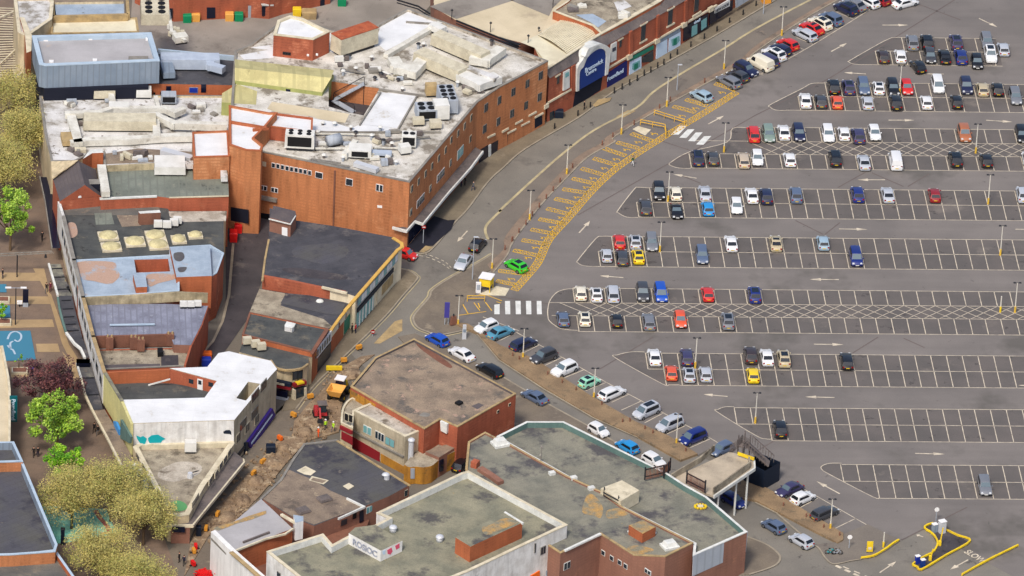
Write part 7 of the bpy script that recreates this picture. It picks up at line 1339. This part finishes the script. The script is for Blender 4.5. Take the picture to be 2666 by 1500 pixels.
q = W1('c 300,930'); A = hd('c 300,930 330,1080'); fx = Vector((math.cos(A), math.sin(A), 0)); sy = Vector((-fx.y, fx.x, 0))
t = thing('mini_excavator', q, 'small red excavator with a dark cab roof on the trench soil', 'excavator')
for sd_ in (-1, 1):
    b = MB(); b.box(q+sy*sd_*0.85+up*0.35, (2.6, 0.5, 0.7), A, 0.85, 1.0); b.build('track', 'tyre', t)
b = MB(); b.box(q+fx*-0.3+up*1.05, (2.2, 1.9, 0.7), A, 0.9); b.build('body', 'clay_red', t); b = MB(); b.box(q+fx*0.2+sy*0.2+up*1.9, (1.2, 1.2, 1.2), A, 0.92); b.build('cab', 'glass', t); b = MB(); b.box(q+fx*0.2+sy*0.2+up*2.55, (1.4, 1.4, 0.12), A); b.build('cab_roof', 'slate_band', t)
b = MB(); s0 = q+fx*0.9-sy*0.4+up*1.1; s1 = s0+fx*1.3+up*1.7; s2 = s1+fx*1.3-up*1.0; b.bar(s0, s1, 0.3); b.build('boom', 'clay_red', t); b = MB(); b.bar(s1, s2, 0.24); b.build('arm', 'clay_red', t); b = MB(); b.box(s2-up*0.3, (0.6, 0.9, 0.6), A, 0.7); b.build('bucket', 'dark_metal', t)
for i, (s_, m, lab) in enumerate((('c 500,250','yellow_paint','long yellow barrier block above the dumper'),('c 640,130','orange_amber','amber barrier box beyond the dumper near the kerb'),('c 155,655','orange_amber','amber barrier box left of the excavator'),('J 1030,615','orange_amber','amber square board lying in the road'),('p 1560,575','orange_amber','orange cone cluster by the purple awning shop'),('p 1450,712','orange_amber','amber lamp block halfway down the trench edge'),
    ('p 1025,1195','orange_amber','amber lamp block near the triangular shop tip'),('p 890,1365','orange_amber','amber lamp block by the pale roof annex corner'),('k 180,790','bin_red','red barrier block at the bottom end of the trench'),('k 150,860','orange_amber','amber barrier block under the red one at the trench end'),('k 140,1060','bin_red','small red block at the bottom of the trench'),('p 1760,300','hazard_orange','orange barrier on the trench by the excavator'),('n 900,1200','orange_amber','small amber marker on the paving by the pub corner'))):
    q = W1(s_, 0.15); t = thing('site_barrier', q, lab, 'barrier', 'barriers and markers of the roadworks'); b = MB(); L_ = 2.4 if 'long' in lab else 0.9; b.box(q+up*0.45, (L_, 0.45, 0.6), 0.2*i); b.build('block', m, t)
    for sx in (-0.3, 0.3): b = MB(); b.box(q+Vector((sx*L_,0,0.08)), (0.16, 0.6, 0.16), 0.2*i); b.build('foot', 'dark_metal', t)
rn = random.Random(5); rb_ = MB()
trs = W('N 800,300 700,440 560,620 440,780 330,920 240,1040 J 620,1350 540,1420 700,1250 860,1000 900,900')
for k in range(900):
    a = rn.choice(trs); p = a+Vector((rn.gauss(0, 1.3), rn.gauss(0, 2.0), 0.15)); s_ = rn.uniform(0.1, 0.42)
    rb_.box((p.x, p.y, 0.16+s_*0.3), (s_*1.3, s_, s_*0.8), rn.random()*3, rn.uniform(0.5, 0.9)) if rn.random() < 0.75 else None
ro = rb_.build('rubble', ['soil']); ro['kind'] = 'stuff'
sm2 = MB()
for s_, r in (('N 740,380', 1.6), ('N 600,560', 1.5), ('N 470,740', 1.7), ('N 330,900', 1.6), ('N 240,1010', 1.3), ('J 600,1300', 2.0), ('J 520,1400', 1.5), ('J 960,850', 1.8), ('N 860,240', 1.2)): q = W1(s_, 0.1); sm2.dome((q.x, q.y, 0.1), r, r*0.8, rn.uniform(0.4, 0.8), rn.random()*3, 9, 3)
so_ = sm2.build('soil_heap', 'soil', None, True); so_['kind'] = 'stuff'
# ================================================================== TREES
def leafmats(tag_, cols): return [plain('leaf_%s_%d' % (tag_, i), c, 0.6) and 'leaf_%s_%d' % (tag_, i) for i, c in enumerate(cols)]
LB = leafmats('lime', [(158,194,58), (132,172,50), (176,206,84), (98,140,46)]); LR = leafmats('plum', [(108,62,64), (84,50,54), (126,78,74), (68,42,48)]); LO = leafmats('olive', [(198,182,102), (180,172,98), (214,200,120), (164,156,96), (172,176,94)]); LG = leafmats('fresh', [(130,190,30), (96,160,34), (160,208,50)])
mat('bark', (112,92,70), (88,74,58), 0.8)
def tree(px, zc, R, H, mats, label, n_cl=46, per=150, leaf=0.26, dens=1.0, group='trees on the high street', spread=0.9, seed=1, trunk=0.22, limbs=9):
    if mats is LO: spread = 1.5
    q = P(T(px)[0], zc); q = Vector((q.x, q.y, 0)); r = random.Random(seed); t = thing('street_tree', q, label, 'tree', group)
    cl = []; cv_ = R*0.95; vz_ = (H-zc)
    for i in range(n_cl):
        u = r.random()**0.42; th = r.uniform(0, 2*math.pi); ph = math.acos(r.uniform(-0.55, 1)); 
        cl.append((Vector((math.cos(th)*math.sin(ph)*R*u, math.sin(th)*math.sin(ph)*R*u, zc+math.cos(ph)*vz_*u)), r.uniform(0.14, 0.30)*R*spread))
    b = MB(); b.cyl(q, q+Vector((0,0,zc*0.55)), trunk, trunk*0.7, 9)
    top = q+Vector((0,0,zc*0.55))
    b.build('trunk', 'bark', t); b = MB()
    for c, _ in cl[:limbs*2]:
        mid = top.lerp(q+c, 0.5)+Vector((r.uniform(-.3,.3), r.uniform(-.3,.3), 0.3)); b.cyl(top+Vector((0,0,-r.random()*0.8)), mid, trunk*0.38, trunk*0.22, 5); b.cyl(mid, q+c, trunk*0.22, 0.03, 5)
        for _k in range(3): e = q+c+Vector((r.gauss(0,1), r.gauss(0,1), r.gauss(0.3,0.8))).normalized()*R*0.28; b.cyl(mid.lerp(q+c, r.random()), e, 0.05, 0.02, 4, False)
    b.build('limbs', 'bark', t); b = MB(); nm = len(mats)
    for c, cr__ in cl:
        base_m = r.randrange(nm)
        for k in range(int(per*dens)):
            d = Vector((r.gauss(0,1), r.gauss(0,1), r.gauss(0,0.8))); d *= cr__*r.random()**0.4/max(0.3, d.length)
            p = q+c+d; s_ = leaf*r.uniform(0.6, 1.3); a = Vector((r.gauss(0,1), r.gauss(0,1), r.gauss(0,0.5))).normalized()*s_; e = a.cross(Vector((r.gauss(0,.6), r.gauss(0,.6), 1))).normalized()*s_*0.7
            b.mi = base_m if r.random() < 0.6 else r.randrange(nm); b.quad(p-a*0.5-e*0.5, p+a*0.5-e*0.3, p+a*0.5+e*0.5, p-a*0.4+e*0.5)
    b.build('crown', mats, t)
tree('S 28,560', 6.2, 3.9, 10.2, LB, 'lime green leafy tree at the left edge of the high street', seed=2)
tree('S 30,250', 6.5, 5.0, 10.5, LO, 'sparse olive tree below the lattice canopy at the left edge', 80, 200, 0.15, seed=3); tree('S 62,345', 6.0, 4.2, 9.5, LO, 'sparse olive tree just above the lime tree at the left edge', 95, 220, 0.15, seed=4); tree('S 10,430', 6.0, 4.6, 9.5, LO, 'sparse olive tree behind the lime tree at the left edge', 95, 220, 0.15, seed=14)
tree('S 128,995', 5.0, 5.0, 8.2, LR, 'dark plum leaved tree in the middle of the high street', 60, 150, 0.24, seed=5)
tree('S 150,1092', 5.0, 4.3, 8.6, LB, 'lime green tree directly below the dark plum tree', 52, 170, 0.26, seed=6); tree('S 168,1203', 3.4, 3.3, 5.6, LG, 'smaller bright green tree between the lime tree and the olive trees', 34, 130, 0.24, seed=7)
tree('S 188,1290', 5.6, 4.9, 9.4, LO, 'large sparse olive tree over the left part of the mural', 95, 220, 0.15, seed=8); tree('S 290,1265', 6.0, 5.0, 9.8, LO, 'large sparse olive tree in the middle of the plaza clump', 95, 220, 0.15, seed=9); tree('S 375,1335', 5.4, 4.2, 8.8, LO, 'sparse olive tree nearest the tip of the triangular shop', 80, 220, 0.15, seed=10)
tree('S 262,1440', 5.0, 4.7, 8.6, LO, 'sparse olive tree at the bottom edge below the mural', 95, 220, 0.15, seed=11); tree('S 365,1500', 5.0, 4.6, 8.4, LO, 'sparse olive tree at the very bottom beside the trench end', 95, 220, 0.15, seed=12)
tree('I 15,250', 1.9, 1.2, 3.2, LG, 'tiny round green tree at the left edge by the planter', 14, 60, 0.2, seed=13, trunk=0.08, limbs=4); tree('I 178,715', 1.8, 0.6, 2.9, LG, 'thin sapling in the planter beside the dark red tree', 8, 25, 0.16, seed=15, trunk=0.06, limbs=3)
q = W1('k 310,1190', 1.0); t = thing('flower_tub', (q.x, q.y, 0), 'mound of bright red flowers at the bottom by the white wall', 'flowers'); b = MB(); b.cyl((q.x, q.y, 0), (q.x, q.y, 0.6), 1.1, 1.3, 12); b.build('tub', 'dark_metal', t); b = MB(); r = random.Random(4)
for k in range(900): p = q+Vector((r.gauss(0,.5), r.gauss(0,.45), r.uniform(-0.4, 0.3))); b.box(p, (0.16, 0.14, 0.1), r.random()*3)
b.build('blooms', 'bin_red', t)
# ================================================================== PEOPLE
def person_mesh(stride, arm, name):
    V = [(0,0,0.95,.13,.10),(0,0,1.10,.14,.105),(0,0,1.30,.17,.115),(0,0,1.44,.13,.09),(0,0,1.52,.055,.055),(0,0.01,1.60,.085,.095),(0,0.01,1.70,.09,.105),(0,0,1.77,.05,.06)]
    E_ = [(0,1),(1,2),(2,3),(3,4),(4,5),(5,6),(6,7)]
    def add(par, co, r): V.append((*co, r, r)); E_.append((par, len(V)-1)); return len(V)-1
    for sx in (-1, 1):
        f = stride*sx; a = add(0, (sx*.10, 0, .86), .095); a = add(a, (sx*.11, f*0.5, .50), .062); a = add(a, (sx*.11, f*0.9-0.04, .12), .045); a = add(a, (sx*.11, f*0.9-0.02, .04), .045); a = add(a, (sx*.12, f*0.9+0.17, .035), .035)
        g = -stride*sx; s = add(3, (sx*.19, 0, 1.42), .062); s = add(s, (sx*.24, g*.35-0.02, 1.15), .045); s = add(s, (sx*.25, g*.8+arm, .92), .033); h = add(s, (sx*.25, g*.9+arm+.02, .84), .030)
        for k in range(4): u = add(h, (sx*.25+(k-1.5)*0.008, g*.9+arm+0.0+(k-1.5)*0.022, .765+abs(k-1.3)*0.012), .010); add(u, (sx*.245+(k-1.5)*0.006, g*.9+arm+.015+(k-1.5)*0.02, .735+abs(k-1.3)*0.012), .008)
        u = add(h, (sx*.235, g*.9+arm+.065, .82), .011); add(u, (sx*.232, g*.9+arm+.08, .79), .009)
    add(5, (0, .115, 1.625), .016)
    me = bpy.data.meshes.new(name); me.from_pydata([v[:3] for v in V], E_, []); me.update(); o = bpy.data.objects.new(name, me); COL.objects.link(o)
    md = o.modifiers.new('s', 'SKIN'); md.use_smooth_shade = True; sub = o.modifiers.new('d', 'SUBSURF'); sub.levels = 1; sub.render_levels = 1
    for i, v in enumerate(V): me.skin_vertices[0].data[i].radius = (v[3], v[4])
    me.skin_vertices[0].data[0].use_root = True
    bpy.context.view_layer.update(); out = bpy.data.meshes.new_from_object(o.evaluated_get(bpy.context.evaluated_depsgraph_get())); bpy.data.objects.remove(o)
    for _ in range(4): out.materials.append(MATS['skin'])
    for p in out.polygons:
        c = p.center; ax = abs(c.x)
        p.material_index = 3 if c.z < 0.075 else (1 if c.z < 0.93 and ax < 0.185 else (2 if 0.87 < c.z < 1.49 else 0)); p.use_smooth = True
    out.name = name; return out
PM = [person_mesh(0.0, 0.04, 'person_body'), person_mesh(0.28, 0.0, 'person_body_walking')]
hm = MB(); hm.dome((0, -0.005, 1.69), 0.108, 0.122, 0.12, n=12, k=4); HAIR = hm.build('hair', 'black'); HM = HAIR.data; bpy.data.objects.remove(HAIR)
hm = MB(); hm.dome((0, 0, 1.70), 0.135, 0.155, 0.14, n=12, k=4); hm.box((0, 0.13, 1.71), (0.2, 0.12, 0.02)); HAT = hm.build('hard_hat', 'white_plain'); HTM = HAT.data; bpy.data.objects.remove(HAT)
plain('cloth_black', (26,26,32)); plain('cloth_denim', (46,58,92)); plain('cloth_grey', (96,98,104)); plain('cloth_red', (190,40,50)); plain('cloth_green', (20,96,70)); plain('cloth_white', (226,226,226)); plain('cloth_maroon', (110,34,60)); plain('cloth_orange', (244,96,40)); plain('shoe', (30,28,28)); plain('hair_brown', (70,50,38)); plain('cloth_navy', (24,30,62))
def person(s_, top, leg, rz, walk, label, hat=False, hair='hair_brown', z=0.05):
    q = W1(s_, z); o = bpy.data.objects.new('person', PM[walk]); COL.objects.link(o); o.location = q; o.rotation_euler = (0,0,rz); tag(o, label, 'person', 'people in the streets')
    for i, m in enumerate(('skin', leg, top, 'shoe')): o.material_slots[i].link = 'OBJECT'; o.material_slots[i].material = MATS[m]
    h = bpy.data.objects.new('hard_hat' if hat else 'hair', HTM if hat else HM); COL.objects.link(h); h.parent = o; h.material_slots[0].link = 'OBJECT'; h.material_slots[0].material = MATS['white_plain' if hat else hair]
for a in (('E 397,935','cloth_black','cloth_black',0.3,1,'person in black walking between the lime tree and the shops'),('E 25,1285','cloth_black','cloth_navy',2,0,'person in black standing at the left edge below the festoon arm'),('E 438,1420','cloth_black','cloth_grey',3.0,1,'person in black top walking beside a companion near the canopy'),('E 475,1412','cloth_maroon','cloth_maroon',3.1,1,'person in maroon walking beside the canopy edge'),
    ('M 318,325','cloth_black','cloth_black',0.2,1,'person in dark clothes on the left of a pair below the lime tree'),('M 357,325','cloth_black','cloth_navy',0.1,0,'person in navy trousers on the right of a pair below the lime tree'),('M 888,95','cloth_black','cloth_black',2.8,1,'person in black on the left of a pair by the yellow wall'),('M 922,120','cloth_black','cloth_grey',2.9,1,'person in grey trousers on the right of a pair by the yellow wall'),
    ('G 1258,222','cloth_green','cloth_white',-2.2,1,'person in green top and white trousers crossing the car park aisle'),('C 800,1040','cloth_black','cloth_black',-2,0,'person in black standing on the arcade pavement'),('C 722,968','cloth_white','cloth_black',2,0,'person in white top by the blue arch passage'),('G 2380-0,0'.replace('G 2380-0,0','C 2375,1345'),'cloth_red','cloth_grey',1.2,0,'person in red at the open boot of the red car'),
    ('F 2108,460','cloth_grey','cloth_denim',-1,1,'person in grey walking on the pavement below the canopy'),('F 2030,412','cloth_black','cloth_black',-1.2,0,'person in black close to the canopy shopfront'),('F 1995,425','cloth_maroon','cloth_navy',-1.2,0,'person in maroon top close to the canopy shopfront'),('J 965,465','cloth_black','cloth_black',1,0,'person in black at the green shopfront, left one'),('J 998,465','cloth_red','cloth_navy',1,0,'person in red at the green shopfront, right one'),
    ('M 1690,1320','cloth_black','cloth_black',1,0,'person in black beside the bottom end of the trench'),('M 1735,1350','cloth_navy','cloth_black',0,1,'person in navy walking at the bottom end of the trench')): person(*a)
for a in (('c 375,1110','hiviz','cloth_navy',0.5,0,'worker in lime vest and white helmet beside the excavator'),('c 485,1140','hiviz','cloth_grey',-0.7,1,'worker in lime jacket walking right of the first one'),('c 270,1220','cloth_orange','cloth_orange',2,0,'worker in orange overalls beside the trench')): person(*a, hat=True, z=0.16)
# bicycles by the entrance
for s_, m, lab in (('Q 710,1240','graffiti_teal','teal bicycle with box parked on the entrance paving'),('Q 770,1245','clad_grey','grey bicycle parked beside the teal one')):
    q = W1(s_, 0.12); t = thing('bicycle', q, lab, 'bicycle')
    for dx in (-0.5, 0.5):
        b = MB(); n_ = 14; c = q+Vector((dx, 0, 0.34)); pts_ = [c+Vector((math.cos(i*2*math.pi/n_)*0.32, 0, math.sin(i*2*math.pi/n_)*0.32)) for i in range(n_)]
        for i in range(n_): b.bar(pts_[i], pts_[(i+1) % n_], 0.06)
        b.build('wheel', 'tyre', t)
    b = MB(); b.bar(q+Vector((-0.5,0,0.34)), q+Vector((-0.15,0,0.85)), 0.06); b.bar(q+Vector((-0.15,0,0.85)), q+Vector((0.4,0,0.8)), 0.06); b.bar(q+Vector((0.4,0,0.8)), q+Vector((0.5,0,0.34)), 0.06); b.bar(q+Vector((-0.5,0,0.34)), q+Vector((0.05,0,0.3)), 0.06); b.bar(q+Vector((0.05,0,0.3)), q+Vector((0.4,0,0.8)), 0.06); b.build('frame', m, t)
    b = MB(); b.bar(q+Vector((0.35,-0.25,0.98)), q+Vector((0.35,0.25,0.98)), 0.05); b.bar(q+Vector((0.35,0,0.8)), q+Vector((0.35,0,0.98)), 0.05); b.build('handlebar', 'dark_metal', t); b = MB(); b.box(q+Vector((-0.18,0,0.93)), (0.28,0.15,0.08)); b.build('saddle', 'black', t)
for s_, lab in (('C 2515,20', 'orange skip bag on the pavement at the top edge'), ('O 2440,800', 'yellow and white flower ring lying on the teal parapet roof')):
    z_ = 0.12 if 'skip' in lab else 6.2; q = W1(s_, z_); t = thing('orange_bag' if 'skip' in lab else 'flower_ring', q, lab, 'bag' if 'skip' in lab else 'ring'); b = MB()
    if 'skip' in lab: b.box(q+up*0.5, (1.4, 1.2, 1.0), 0.3, 0.85)
    else:
        for i in range(12): a = i*math.pi/6; b.box(q+Vector((math.cos(a)*0.8, math.sin(a)*0.6, 0.15)), (0.3, 0.28, 0.2), a)
    b.build('body', 'orange_amber' if 'skip' in lab else 'yellow_paint', t); b = MB(); b.box(q+up*(1.02 if 'skip' in lab else 0.15), (0.8, 0.7, 0.2)); b.build('filling', 'cap_cream', t)
# ------------------------------------------------------------------ tidy
for o in COL.objects:
    for k_ in ('_b', 'drop', 'c'):
        if k_ in o.keys(): del o[k_]
import collections
dup_ = [k for k, v in collections.Counter((o['label'], o.get('group')) for o in COL.objects if 'label' in o.keys() and o.parent is None).items() if v > 1]
print('shared labels:', dup_)
